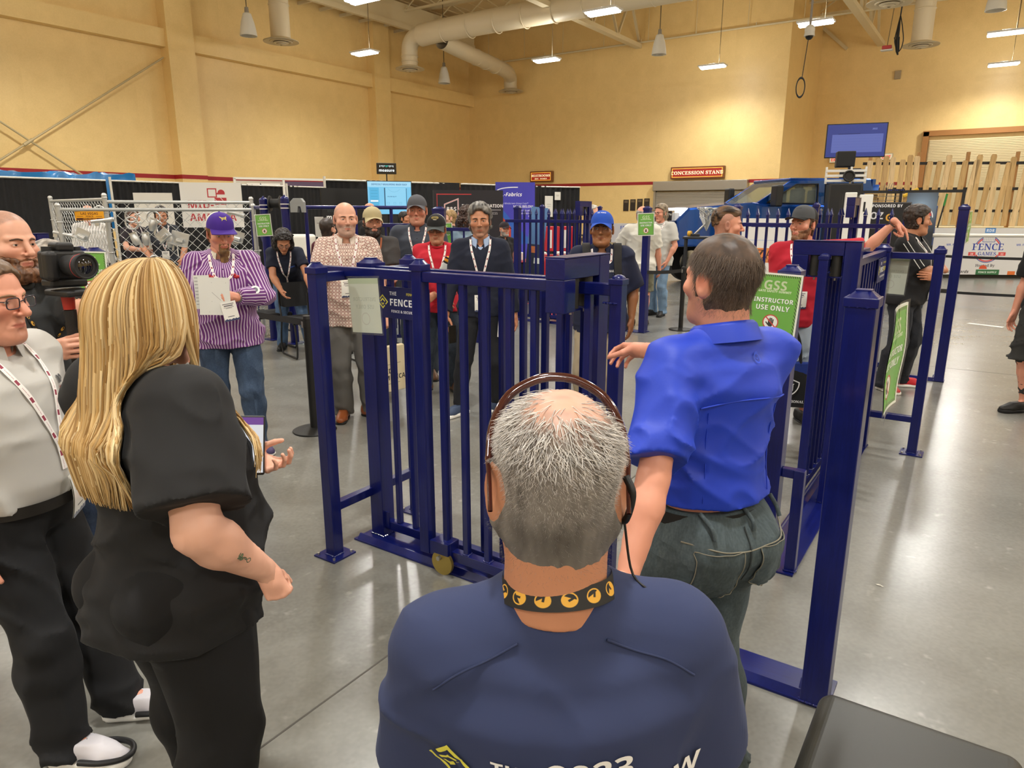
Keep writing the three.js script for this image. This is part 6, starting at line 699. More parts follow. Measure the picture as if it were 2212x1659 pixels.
  if (Pn) {
    const lf = Pn.loose ?? 0.012, r = Pn.r ?? [0.098, 0.075, 0.068]; const wy = (Pn.waist ?? 0.09) * s; const prow = rows.slice(0, 4).map((w) => [w[0], w[1] + lf * 0.7, w[2] + lf * 0.7, w[3]]); prow[0][0] = -0.1 * s; const pp = [[inT(loft(prow)), 0]], pb = [{ f: inT(loft(prow)), per: 2 * PI * 0.17, uv: (x, y, z) => { const p = T.inn(x, y, z); return [Math.atan2(p[0], p[2]) * 0.17, p[1]]; } }];
    if (Pn.seat) pp.push([cone(T.out([0.075 * s * fat, -0.03 * s, -0.075 * s * fat]), T.out([0.08 * s * fat, -0.07 * s, -0.07 * s * fat]), Pn.seat * s, Pn.seat * 0.9 * s), 0.05], [cone(T.out([-0.075 * s * fat, -0.03 * s, -0.075 * s * fat]), T.out([-0.08 * s * fat, -0.07 * s, -0.07 * s * fat]), Pn.seat * s, Pn.seat * 0.9 * s), 0.05]);
    for (const k of ['L', 'R']) { const g = leg[k], bot = [g.an[0], g.an[1] - 0.05, g.an[2]], ca = v3.add(v3.lerp(g.kn, g.an, 0.32), [0, 0, -0.012]); pp.push([cone(g.hip, g.kn, r[0] * s * legFat, r[1] * s * legFat), 0.035], [cone(g.kn, ca, r[1] * s * legFat, mix(r[1], r[2], 0.25) * s * legFat * (Pn.calf ?? 1)), 0.02], [cone(ca, bot, mix(r[1], r[2], 0.25) * s * legFat * (Pn.calf ?? 1), r[2] * s), 0.03]); const dn = v3.nor(v3.sub(g.kn, g.hip)), sd = v3.nor(v3.cross(dn, [0, 0, 1])), fw = v3.cross(sd, dn); pb.push({ f: cone(g.hip, g.an, r[0], r[2]), per: 2 * PI * 0.08, uv: (x, y, z) => { const p = [x - g.hip[0], y - g.hip[1], z - g.hip[2]]; return [Math.atan2(v3.dot(p, sd), v3.dot(p, fw)) * 0.08, y - g.hip[1]]; } }); }
    const base = combine(pp), cutY = Pn.cut ?? 0.035, A = Pn.fold ?? 0.0095, ky = (leg.L.kn[1] + leg.R.kn[1]) / 2;
    const pf = (x, y, z) => { let d = base(x, y, z); if (d > 0.06 || d < -0.06) return d; const p = T.inn(x, y, z); const lowf = sstep(0.3, 0.06, y - (cutY - 0.035)), kf = Math.exp(-(((y - ky) / 0.12) ** 2)), cf = Math.exp(-(((y - hipY + 0.05) / 0.1) ** 2)); d -= A * (1.1 * ridge(x * 6 + seedN, y * (7 + 9 * lowf) + x * 8, z * 7) * (0.35 + 0.9 * lowf + 0.6 * kf + 0.6 * cf) + 0.5 * ridge(x * 9, y * 3 + seedN, z * 9) * (1 - lowf) + 0.3 * noise(x * 16, y * 16 + seedN, z * 16)); d = max(d, p[1] - wy, cutY + 0.25 * (Pn.back ?? 0) * z - y); return d; };
    cloth('trousers', pf, pb, [lo[0], lo[1], lo[2]], [hi[0], T.out([0, wy, 0])[1] + 0.25, hi[2]], q.cloth * 1.3, Pn.m, t, !!Pn.uv);
    if (Pn.belt) { const rw = rows[2]; const g = new THREE.CylinderGeometry(1, 1, 0.036, 48, 1, true); g.scale(rw[1] + lf * 0.7 + 0.008, 1, rw[2] + lf * 0.7 + 0.008).translate(0, wy - 0.022, rw[3]).applyMatrix4(T.m); obj('belt', g, M(Pn.belt, 0.5, { side: THREE.DoubleSide }), t); }
  }
  // shoes
  if (o.shoes) for (const k of ['L', 'R']) { const g = leg[k], G = shoeGeo(o.shoes.kind ?? 'shoe'), m = new THREE.Matrix4().makeRotationY(rad(g.yaw)).setPosition(g.x, g.up, g.z).multiply(new THREE.Matrix4().makeScale((k === 'L' ? 1 : -1) * s * 1.02, s, s * 1.02)); const fix = (q0) => { const c = q0.clone(); if (k === 'R') { const ix = c.index.array; for (let i = 0; i < ix.length; i += 3) { const a = ix[i]; ix[i] = ix[i + 1]; ix[i + 1] = a; } } c.applyMatrix4(m); c.computeVertexNormals(); return c; };
    const u = obj('shoe', fix(G.upper), o.shoes.m, t); obj('sole', fix(G.sole), o.shoes.sole, u);
    if (o.shoes.laces) { const ls = []; for (let i = 0; i < 5; i++) ls.push(tube([[-0.022, 0.074 - i * 0.008, 0.035 + i * 0.018], [0, 0.09 - i * 0.009, 0.038 + i * 0.018], [0.022, 0.074 - i * 0.008, 0.035 + i * 0.018]], 0.0032, 8, 5)); obj('laces', ls.map((x) => x.applyMatrix4(m)), o.shoes.laces, u); } }
  // face parts
  if (o.q !== 'far' || o.eyes) { for (const sg of [1, -1]) { const g = eyeGeo(o.iris ?? '#3a2a1c'); g.rotateY(rad(o.gazeYaw ?? 0)).rotateX(rad(o.gazePitch ?? 0)).translate(sg * 0.031, 0.0035, 0.0752).applyMatrix4(hm); obj('eye', g, sclera, t); }
    const bc = L3(o.brow ?? '#3b2a1e'), bm = M(0xffffff, 0.8, { color: new THREE.Color(...bc) }); for (const sg of [1, -1]) obj('eyebrow', tube([[sg * 0.012, 0.0195, 0.0965], [sg * 0.027, 0.0238, 0.0925], [sg * 0.046, 0.0195, 0.0765]], o.browR ?? 0.0034, 16, 7).applyMatrix4(hm), bm, t); }
  const bnd = [[-0.13, -0.16, -0.15], [0.13, 0.16, 0.15]];
  if (o.hair) { const hr = o.hair; const th = (x, y, z) => (hr.th ?? 0.008) + (hr.top ?? 0.008) * sstep(0.03, 0.1, y) + (hr.front ?? 0) * sstep(0.02, 0.09, z) * sstep(0.05, 0.1, y) - 0.004 * sstep(-0.05, -0.09, y); const g = furMesh(HM.f, hr.region ?? hairRegion(hr), th, q.head * (hr.fine ?? 1.45), hr.amp ?? 0.003, hr.freq ?? [90, 40, 60], seedN, bnd[0], bnd[1], hr.extra); furColors(g, L3(hr.c), L3(hr.d), hr.streak ?? 0.5, seedN, hr.sfreq); if (hr.paint) hr.paint(g); g.applyMatrix4(hm); obj('hair', g, hairM, t); }
  if (o.beard) { const b = o.beard; const th = (x, y, z) => (b.th ?? 0.006) + (b.chin ?? 0.006) * sstep(-0.06, -0.1, y); const g = furMesh(HM.f, beardRegion(b), th, q.head, b.amp ?? 0.0025, [110, 60, 110], seedN + 9, [-0.11, -0.26, -0.05], [0.11, 0.02, 0.16], b.extra); furColors(g, L3(b.c), L3(b.d), b.streak ?? 0.5, seedN); g.applyMatrix4(hm); obj('beard', g, hairM, t); }
  if (o.cap) { const c = o.cap, cm = hm.clone().multiply(new THREE.Matrix4().makeRotationX(rad(c.tilt ?? -4)).setPosition(0, c.y ?? 0.04, -0.006)); const fl = c.tall ?? 0.6; const k = obj('cap', capCrown(PI * 0.0, PI * 1.0, fl).applyMatrix4(cm), c.m, t); const bk = obj('back_panel', capCrown(PI * 1.0, PI * 2.0, fl).applyMatrix4(cm), c.back ?? c.m, k); obj('brim', capBrim(c.curve ?? 0.5, c.len ?? 0.07, c.droop).applyMatrix4(cm), c.brim ?? c.m, k); obj('button', new THREE.SphereGeometry(0.008, 12, 6).scale(1, 0.5, 1).translate(0, 0.1, 0).applyMatrix4(cm), c.brim ?? c.m, k);
    if (c.logo) { const g = new THREE.SphereGeometry(1, 20, 12, PI / 2 - (c.lw ?? 0.42), 2 * (c.lw ?? 0.42), c.l0 ?? 0.72, c.l1 ?? 0.5), p = g.attributes.position; for (let i = 0; i < p.count; i++) { const y = Math.pow(max(p.getY(i), 0), mix(0.9, 0.62, sstep(-0.1, 0.7, p.getZ(i)) * fl)); p.setXYZ(i, p.getX(i) * 0.0888, y * (0.1 + 0.008 * fl), p.getZ(i) * 0.1086); } g.computeVertexNormals(); obj('emblem', g.applyMatrix4(cm), M(0xffffff, 0.7, { map: c.logo, transparent: true, alphaTest: 0.5 }), k); } }
  if (o.glasses) { const gm = M(o.glasses, 0.3), gl = []; for (const sg of [1, -1]) { const pts2 = []; for (let i = 0; i < 20; i++) { const a = i / 20 * 2 * PI; const sq = 0.78 + 0.22 * abs(cos(2 * a)); pts2.push([sg * 0.032 + 0.024 * cos(a) / sq * 0.92, 0.002 + 0.017 * sin(a) / sq * 0.92, 0.106 - 0.012 * abs(0.024 * cos(a) * sg + 0.0) * 10 * (cos(a) * sg > 0 ? 1 : 0)]); } gl.push(tube(pts2, 0.0018, 40, 6, true)); gl.push(tube([[sg * 0.056, 0.008, 0.1], [sg * 0.072, 0.01, 0.075], [sg * 0.08, 0.01, 0.0], [sg * 0.079, 0.002, -0.02]], 0.0016, 16, 6)); } gl.push(tube([[-0.008, 0.006, 0.108], [0, 0.009, 0.11], [0.008, 0.006, 0.108]], 0.0016, 8, 6)); const fr = obj('glasses', gl.map((g) => g.applyMatrix4(hm)), gm, t); for (const sg of [1, -1]) obj('lens', new THREE.CircleGeometry(0.022, 24).scale(1.05, 0.75, 1).translate(sg * 0.032, 0.002, 0.104).applyMatrix4(hm), M(o.tint ?? 0xffffff, 0.03, { transmission: 0.95, thickness: 0, ior: 1.3, side: THREE.DoubleSide }), fr); }
  const api = { t, T, HF, hm, h2, lim, leg, shirtF, s, H, hc, HM, front: (x, y) => { const z = frontZ(T, shirtF, x, y); return T.out([x, y, z + 0.004]); } };
  if (o.lanyard) { const Ly = o.lanyard, mat = Ly.m ?? whiteStrap, yb = (Ly.y ?? 0.2) * s, pts3 = []; for (const sg of [1, -1]) { const P = [T.out([sg * 0.05 * s, 0.577 * s, -0.058 * s]), T.out([sg * 0.073 * s, 0.578 * s, -0.02 * s]), T.out([sg * 0.08 * s, 0.556 * s, 0.03 * s])]; const st = [[0.076, 0.49], [0.068, 0.45], [0.054, 0.4], [0.034, 0.32], [0.012, 0.24], [0.002, 0.21]].filter((a) => a[1] * s > yb); for (const [x, y] of st) P.push(api.front(sg * x * s, y * s)); P.push(api.front(sg * 0.003, yb)); pts3.push(ribbonOn(shirtF, P, 0.0165, 0.002)); } const ln = obj('lanyard', pts3, mat, t); if (Ly.nape) { const w = Ly.nape, g = new THREE.CylinderGeometry(0.072 * s, 0.08 * s, w, 40, 1, true, PI * 0.42, PI * 1.16), u = g.attributes.uv; for (let i = 0; i < u.count; i++) u.setXY(i, u.getY(i), u.getX(i) * 0.26); const m2 = mat.clone(); m2.side = THREE.DoubleSide; obj('lanyard_back', g.rotateX(0.22).translate(0, 0.572 * s, -0.012).applyMatrix4(T.m), m2, ln); }
    if (Ly.badge !== false) { const f = api.front(Ly.dx ?? 0, yb - 0.09), z = v3.nor(T.dir([Ly.turn ?? 0, 0.15, 1])); const w = 0.105, h = 0.14; const g = new THREE.PlaneGeometry(w, h, 6, 8), p = g.attributes.position; for (let i = 0; i < p.count; i++) p.setZ(i, 0.012 + 0.012 * sin((p.getY(i) / h + 0.5) * 2.6) * (Ly.curl ?? 1)); g.computeVertexNormals(); const m = T.m.clone().setPosition(0, 0, 0); m.setPosition(f[0], f[1], f[2]); const B = g.clone().rotateY(rad(Ly.turn ?? 0)).applyMatrix4(m); const bd = obj('badge', B, Ly.badgeM ?? badgeM, t); obj('badge_back', g.clone().translate(0, 0, -0.004).rotateY(rad(Ly.turn ?? 0)).applyMatrix4(m), M(0xe6e4dc, 0.5, { side: THREE.DoubleSide }), bd); obj('clip', box(0.012, 0.03, 0.006).translate(0, h / 2 + 0.012, 0.014).applyMatrix4(m), metalM, bd); } }
  if (o.watch) { const m = lim[o.watch]; const d = v3.nor(v3.sub(m.w, m.e)), c = v3.sub(m.w, v3.mul(d, 0.02)); const g = new THREE.TorusGeometry(0.03 * s * (1 + (af - 1) * 0.5), 0.006, 8, 28); g.scale(1, 1, 1.7); g.applyQuaternion(new THREE.Quaternion().setFromUnitVectors(V(0, 0, 1), V(...d))).translate(...c); obj('watch', g, o.watchM ?? metalM, t); }
  return api;
}
function frontZ(T, f, x, y) { let z = 0.42; for (let i = 0; i < 60; i++) { const p = T.out([x, y, z]), d = f(p[0], p[1], p[2]); if (d < 0.0015) break; z -= max(d * 0.7, 0.0012); if (z < -0.05) return 0.1; } return z; }
function backZ(T, f, x, y) { let z = -0.42; for (let i = 0; i < 60; i++) { const p = T.out([x, y, z]), d = f(p[0], p[1], p[2]); if (d < 0.0015) break; z += max(d * 0.7, 0.0012); if (z > 0.05) return -0.1; } return z; }

// print lying on a shirt (chest or back), following its folds
function shirtPrint(A, x0, y0, w, h, tex, back, name = 'print') { const n = 18, m = 12, g = new THREE.PlaneGeometry(w, h, n, m), p = g.attributes.position; for (let i = 0; i < p.count; i++) { const x = x0 + (back ? -1 : 1) * p.getX(i), y = y0 + p.getY(i), z = back ? backZ(A.T, A.shirtF, x, y) - 0.0035 : frontZ(A.T, A.shirtF, x, y) + 0.0035; const q = A.T.out([x, y, z]); p.setXYZ(i, ...q); } g.computeVertexNormals(); return obj(name, g, M(0xffffff, 0.75, { map: tex, transparent: true, alphaTest: 0.45 }), A.t); }
// separate hairs standing on a head: too many to count
function strands(A, o) {
  const r = rng(o.seed ?? 5), g = new THREE.CylinderGeometry(0.25, 1, 1, 4, 3, true).translate(0, 0.5, 0), p = g.attributes.position; for (let i = 0; i < p.count; i++) { const y = p.getY(i); p.setX(i, p.getX(i) * 0.022); p.setZ(i, p.getZ(i) * 0.022 + 0.28 * y * y); } g.computeVertexNormals();
  const L = []; const reg = o.region, f = A.HM.f; let tries = 0;
  while (L.length < o.n && tries++ < o.n * 6) { const u = r() * 2 - 1, a = r() * 2 * PI, q = Math.sqrt(1 - u * u), d = [q * cos(a), u, q * sin(a)]; let t = 0.16; const c = o.c ?? [0, 0.02, -0.01]; for (let k = 0; k < 24; k++) { const v = f(c[0] + d[0] * t, c[1] + d[1] * t, c[2] + d[2] * t) - (o.th ?? 0.004); if (abs(v) < 0.0008) break; t -= v * 0.8; } const P = [c[0] + d[0] * t, c[1] + d[1] * t, c[2] + d[2] * t]; if (reg(...P) > 0 || (o.keep && r() > o.keep(P))) continue; L.push([P, d]); }
  const m = new THREE.InstancedMesh(g, M(0xffffff, 0.45, { sheen: 0.3, sheenColor: new THREE.Color(0xffffff) }), L.length); m.name = 'hair_strands'; m.userData.kind = 'stuff'; m.castShadow = m.receiveShadow = true; const X = new THREE.Matrix4(), cc = new THREE.Color();
  L.forEach(([P, d], i) => { const fl = o.flow(P, d, r), up = v3.nor(v3.add(v3.mul(d, o.lift ?? 0.4), fl)), len = o.len * (0.6 + 0.8 * r()) * (o.lenAt ? o.lenAt(P) : 1); const side = v3.nor(v3.cross(up, d)), fw = v3.cross(side, up); const wd = len * (o.wd ?? 1); X.set(side[0] * wd, up[0] * len, -fw[0] * len, P[0], side[1] * wd, up[1] * len, -fw[1] * len, P[1], side[2] * wd, up[2] * len, -fw[2] * len, P[2], 0, 0, 0, 1); m.setMatrixAt(i, X.premultiply(A.hm)); const k = o.color(P, r); m.setColorAt(i, cc.setRGB(k[0], k[1], k[2])); });
  A.t.add(m); return m;
}
// ---------------------------------------------------------------- the people
const clothM = (c, o = {}) => M(c, 0.88, { sheen: 0.12, sheenColor: new THREE.Color(c).lerp(new THREE.Color(0xffffff), 0.3), sheenRoughness: 0.5, ...o });
const denim = (c, wear = 26, k = 3) => { const C = new THREE.Color(c), b = [C.clone().convertLinearToSRGB()].map((q) => [q.r * 255, q.g * 255, q.b * 255])[0]; const t = dataTex(256, 256, (u, v) => { const g = noise(u * 200, v * 60, k) * 7 + noise(u * 90, v * 200, k + 1) * 4, w = max(0, fbm(u * 6, v * 4, k, 4)) * wear; return [b[0] + g + w, b[1] + g + w * 1.05, b[2] + g + w * 1.1]; }); t.repeat.set(2.2, 2.2); return M(0xffffff, 0.9, { map: t, sheen: 0.2, sheenColor: new THREE.Color(0x8090a0) }); };
const blackShoe = M(0x151515, 0.5), blackSole = M(0x0e0e0e, 0.7), whiteSole = M(0xe8e6e0, 0.5), tanLeather = M(0x8a4a24, 0.35), brownBoot = M(0x5b3d25, 0.6);
const textTex = (w, h, list) => canvasTex(w, h, (g, W, H) => { g.clearRect(0, 0, W, H); for (const [s, x, y, f, c, al] of list) txt(g, s, x, y, f, c, al); });
const jeansBlue = denim(0x2f4058, 34, 2), jeansDark = denim(0x232c38, 20, 6), jeansGreen = denim(0x3c474a, 30, 9), jeansLight = denim(0x6d88a3, 30, 12);

// foreground: man seen from behind, his back to the viewer
{
  const at = [-0.402, -0.752], navy = clothM(0x2b3558);
  const base = hairRegion({ line: 0.03, nape: -0.1, slope: 0.55, burn: -0.04 });
  const A = person({ label: 'man in a navy t-shirt with cropped grey hair, nearest, back to the viewer', at, face: 180, S: 1.76, drop: 0.245, q: 'near', skin: 'tan', fat: 1.06, headScale: 1.03, headUp: 0.0, side: -3, headRoll: 2, headPitch: 2, headYaw: 2, seed: 4, head: { w: 0.96, neck: 0.064, ear: 1.2, earOut: 0.6, back: 1 }, face2: { ruddy: 0.4 },
    feet: [[0.16, 0.12, 14], [-0.16, 0.1, -14]], armL: { w: [0.12, 0.86, 0.3], pole: [0.5, -1, -0.3], n: [0, -1, 0] }, armR: { w: [-0.12, 0.86, 0.3], pole: [-0.5, -1, -0.3], n: [0, -1, 0] }, wide: -0.015,
    shirt: { m: navy, neckband: 1, sleeve: 0.8, sleeveR: 0.068, fold: 0.008, neckR: 0.066, neckLine: 0.575, fine: 0.85 }, pants: { m: jeansDark }, shoes: { m: blackShoe, sole: blackSole },
    hair: { c: '#8f8880', d: '#4b443e', th: 0.0022, top: 0.002, line: 0.03, nape: -0.1, slope: 0.55, burn: -0.045, ear: 0.0, amp: 0.0008, streak: 0.35, paint: (g) => { const p = g.attributes.position, c = g.attributes.color, sk = SKIN.fair; for (let i = 0; i < p.count; i++) { const x = p.getX(i), y = p.getY(i), z = p.getZ(i); const cr = clamp(sstep(0.075, 0.118, y + 0.1 * max(0, z)) * 0.75 + 0.25 * noise(x * 90, y * 90, z * 90) * sstep(0.03, 0.1, y), 0, 0.85), dk = sstep(-0.005, -0.05, y) * 0.35, nape = sstep(-0.07, -0.1, y) * 0.6; for (let k = 0; k < 3; k++) { let v = [c.getX(i), c.getY(i), c.getZ(i)][k]; v = mix(v, sk[k] * 0.95, cr); v *= 1 - dk; v = mix(v, SKIN.tan[k], nape); c.array[i * 3 + k] = v; } } } },
    lanyard: { m: goldStrap, nape: 0.026, badge: false } });
  strands(A, { n: 10000, seed: 8, th: 0.0022, len: 0.0125, lift: 0.22, wd: 1.5, region: (x, y, z) => base(x, y, z) + 0.004, keep: (P) => 0.35 + 0.65 * sstep(0.13, 0.06, P[1]), lenAt: (P) => 0.3 + 1.4 * sstep(0.02, 0.1, P[1]), flow: (P, d, r) => { const a = P[0] + 0.005, b = P[2] + 0.045, k = hyp(a, b) || 1; return v3.nor([a / k + 0.5 * b / k + (r() - 0.5) * 1.5, -0.5 + (r() - 0.5) * 0.9, b / k - 0.5 * a / k + (r() - 0.5) * 1.3]); }, color: (P, r) => { const lo = sstep(0.02, -0.05, P[1]), w = r(); const v = mix(w < 0.55 ? 0.62 : 0.34, w < 0.18 ? 0.3 : 0.085, lo); return [v * 1.02, v * 0.95, v * 0.87]; } });
  // dark red sunglasses pushed up on the head
  const sg = M(0x3a0f0d, 0.12, { clearcoat: 1 }); const gl = [tube([[-0.087, 0.03, 0.0], [-0.083, 0.068, 0.03], [-0.064, 0.102, 0.052], [-0.03, 0.122, 0.062], [0, 0.127, 0.064], [0.03, 0.122, 0.062], [0.064, 0.102, 0.052], [0.083, 0.068, 0.03], [0.087, 0.03, 0.0]], 0.0065, 60, 8), tube([[-0.09, 0.035, 0], [-0.087, 0.01, -0.02], [-0.085, -0.02, -0.045]], 0.003, 14, 6), tube([[0.09, 0.035, 0], [0.087, 0.01, -0.02], [0.085, -0.02, -0.045]], 0.003, 14, 6)].map((g) => g.applyMatrix4(A.hm)); obj('sunglasses', gl, sg, A.t);
  const back = canvasTex(1024, 900, (g, W, H) => { g.clearRect(0, 0, W, H); g.save(); g.translate(120, 110); g.rotate(0.0); fenceLogo(g, 0, 0, 78, '#d9d24a'); g.restore(); txt(g, 'THE', 262, 78, 'bold 78px sans-serif', '#eceae6', 'left'); txt(g, '2023', 440, 70, 'bold 128px sans-serif', '#eceae6', 'left'); txt(g, 'FENCESHOW', 262, 205, 'bold 118px sans-serif', '#eceae6', 'left'); txt(g, 'FENCE & SECURITY EXPO', 262, 300, 'bold 52px sans-serif', '#eceae6', 'left'); });
  shirtPrint(A, 0.0, 0.235, 0.4, 0.352, back, true, 'back_print');
  // ear loops and cord
  obj('earpiece', [tube([[-0.083, 0.02, -0.02], [-0.091, 0.0, -0.03], [-0.088, -0.035, -0.022], [-0.082, -0.045, -0.008]], 0.005, 18, 6)].map((g) => g.applyMatrix4(A.hm)), M(0x0f0f10, 0.5), A.t);
  obj('ear_cord', tube([A.h2([-0.086, -0.04, -0.015]), A.h2([-0.1, -0.11, -0.02]), A.T.out([-0.12, 0.56, -0.02]), A.T.out([-0.15, 0.47, 0.1])], 0.0018, 24, 5), M(0x0f0f10, 0.5), A.t);
  // seam lines of the t-shirt
  for (const sgn of [1, -1]) { const pts = [[0.055, 0.56], [0.09, 0.54], [0.13, 0.525], [0.165, 0.5]].map(([x, y]) => { const yy = y, xx = sgn * x; const z = backZ(A.T, A.shirtF, xx, yy - 0.025); return A.T.out([xx, yy - 0.025, z - 0.001]); }); obj('seam', tube(pts, 0.0018, 20, 5), clothM(0x232c4c), A.t); }
}
// man in bright blue
{
  const at = [-0.56, -1.79], royal = clothM(0x1238b8, { roughness: 0.55, sheen: 0.5, sheenColor: new THREE.Color(0x5a7cf0) });
  const reg = hairRegion({ line: 0.03, nape: -0.09, slope: 0.8, burn: -0.04, ear: 0.002 });
  const A = person({ label: 'man in a bright blue shirt and faded jeans with one hand on the gate', at, face: -154, S: 1.685, q: 'near', skin: 'pink', fat: 1.0, headYaw: 6, headScale: 0.98, seed: 7, head: { w: 1.0, neck: 0.062, jowl: 0.01, back: 1 }, face2: { stubble: 0.35, stubbleColor: [0.22, 0.13, 0.09], ruddy: 1 }, 
    armR: { W: [-0.985, 1.272, -2.2], pole: [-0.6, -1, -0.1], n: [0.3, -0.4, 0.3], dW: [-0.72, -0.15, -0.5], g: 'hold' }, armL: { W: [-0.6, 0.885, -1.34], poleW: [0.9, 0, 0.45], dW: [0.02, -1, -0.12], nW: [0.2, 0, -1], g: 'relax' }, feet: [[0.13, 0.05, 14], [-0.12, 0.0, -12]],
    shirt: { m: royal, collar: { point: 0.03, tilt: 0.8, prof: [[0, -0.01], [0.001, 0.03], [0.006, 0.038], [0.015, 0.03], [0.03, -0.012]] }, sleeve: 0.86, sleeveR: 0.079, flare: 1.1, hem: 0.1, tuck: 1, loose: 0.02, fold: 0.011, fine: 0.85, drape: 0.985, neckR: 0.066 }, pants: { m: jeansGreen, uv: 1, waist: 0.085, belt: 0x0d0d0e, seat: 0.1, loose: 0.014 }, shoes: { m: brownBoot, sole: blackSole },
    hair: { c: '#5a4433', d: '#2e2119', line: 0.03, nape: -0.092, slope: 0.8, burn: -0.045, ear: 0.002, th: 0.002, top: 0.005, amp: 0.001, freq: [120, 40, 60], streak: 0.5 } });
  strands(A, { n: 11000, seed: 18, th: 0.003, len: 0.018, lift: 0.06, wd: 1.0, region: (x, y, z) => reg(x, y, z) + 0.003, lenAt: (P) => 0.55 + 0.7 * sstep(-0.06, 0.08, P[1]), flow: (P, d, r) => v3.nor([P[0] * 9 + (r() - 0.5) * 0.6, -0.75 + (r() - 0.5) * 0.4, P[2] * 3 + 0.25 * sstep(0.05, 0.1, P[1]) + (r() - 0.5) * 0.6]), color: (P, r) => { const v = 0.04 + 0.12 * r() * r() + 0.04 * r(); return [v * 1.3, v * 0.88, v * 0.6]; } });
  // yoke seam, collar mark, jeans details
  const bz = (x, y) => A.T.out([x, y, backZ(A.T, A.shirtF, x, y) - 0.001]);
  obj('yoke_seam', tube([-0.16, -0.1, -0.04, 0.02, 0.08, 0.14].map((x) => bz(x, 0.37 + 0.02 * cos(x * 9))), 0.0022, 40, 5), royal, A.t);
  for (const x of [-0.11, 0.11]) obj('vent_seam', tube([0.36, 0.28, 0.2, 0.12].map((y) => bz(x, y)), 0.0018, 24, 5), royal, A.t);
  const mark = canvasTex(128, 128, (g, W, H) => { g.clearRect(0, 0, W, H); g.strokeStyle = '#2f54d8'; g.lineWidth = 9; g.beginPath(); g.arc(64, 72, 38, 0, 7); g.stroke(); g.beginPath(); g.moveTo(40, 40); g.quadraticCurveTo(64, 8, 92, 30); g.moveTo(52, 66); g.quadraticCurveTo(66, 92, 86, 60); g.stroke(); }); shirtPrint(A, -0.03, 0.49, 0.034, 0.034, mark, true, 'embroidery');
  const pocketM = M(0x8d8a78, 0.8), jb = (x, y) => A.T.out([x, y, -0.2]);
  obj('wedding_ring', new THREE.TorusGeometry(0.0105, 0.0022, 8, 20).rotateX(PI / 2).translate(...v3.add(A.lim.L.w, v3.mul(A.lim.L.hand.d, 0.098))), M(0xcfcfc8, 0.2, { metalness: 1 }), A.t);
  A.jeans = true; globalThis.__blue = A;
  jeansBack(A, 0.085);
}
function jeansBack(A, waist) { // back pockets, loops and seams of the jeans, laid on the seat
  const tr = A.t.children.find((c) => c.name === 'trousers'); tr.geometry.computeBoundingBox(); const g = tr.geometry, p = g.attributes.position, cell = new Map(); for (let i = 0; i < p.count; i++) { const q = A.T.inn(p.getX(i), p.getY(i), p.getZ(i)); if (q[2] > 0.02) continue; const k = Math.round(q[0] / 0.012) + ',' + Math.round(q[1] / 0.012); const c = cell.get(k); if (c === undefined || q[2] < c) cell.set(k, q[2]); }
  const zAt = (x, y) => { let b = 0, n = 0; for (let i = -1; i <= 1; i++) for (let j = -1; j <= 1; j++) { const c = cell.get((Math.round(x / 0.012) + i) + ',' + (Math.round(y / 0.012) + j)); if (c !== undefined) { b += c; n++; } } return n ? b / n : -0.12; };
  const at = (x, y, e = 0.004) => A.T.out([x, y, zAt(x, y) - e]), st = M(0x7c7868, 0.8), pk = tr.material;
  for (const sg of [1, -1]) { const out = [[0.03, 0.0], [0.155, 0.008], [0.152, -0.115], [0.095, -0.15], [0.036, -0.12]].map(([x, y]) => [sg * x, y]); const n = 14, pos = [], idx = []; for (let i = 0; i <= n; i++) for (let j = 0; j <= n; j++) { const u = i / n, v = j / n; const top = [mix(out[0][0], out[1][0], u), mix(out[0][1], out[1][1], u)], bx = mix(out[4][0], out[2][0], u), by = mix(-0.12, -0.115, u) - 0.033 * (1 - abs(2 * u - 1)); pos.push(...at(mix(top[0], bx, v), mix(top[1], by, v), 0.006)); } for (let i = 0; i < n; i++) for (let j = 0; j < n; j++) { const a = i * (n + 1) + j, b = a + n + 1; sg > 0 ? idx.push(a, a + 1, b, b, a + 1, b + 1) : idx.push(a, b, a + 1, b, b + 1, a + 1); } const G = new THREE.BufferGeometry(); G.setAttribute('position', new THREE.Float32BufferAttribute(pos, 3)); G.setIndex(idx); G.computeVertexNormals(); G.setAttribute('uv', new THREE.Float32BufferAttribute(new Float32Array(pos.length / 3 * 2).map((_, i) => (i % 2 ? pos[(i >> 1) * 3 + 1] : pos[(i >> 1) * 3])), 2)); const k = obj('back_pocket', G, pk, A.t); const edge = []; for (let i = 0; i < out.length; i++) { const a = out[i], b = out[(i + 1) % out.length]; for (let t = 0; t < 6; t++) edge.push(at(mix(a[0], b[0], t / 6), mix(a[1], b[1], t / 6), 0.008)); } obj('stitching', tube(edge, 0.0013, 90, 5, true), st, k); }
  obj('yoke_seam', tube([-0.17, -0.1, -0.04, 0, 0.04, 0.1, 0.17].map((x) => at(x, 0.025 - 0.03 * (1 - abs(x) / 0.17), 0.005)), 0.0022, 50, 5), st, A.t); obj('centre_seam', tube([0.05, 0.0, -0.05, -0.1].map((y) => at(0, y, 0.004)), 0.002, 24, 5), M(0x2f3638, 0.8), A.t);
  for (const x of [-0.15, -0.02, 0.11]) obj('belt_loop', tube([at(x, waist - 0.045, 0.006), at(x, waist - 0.02, 0.018), at(x, waist + 0.004, 0.014)], 0.006, 10, 6), pk, A.t);
}
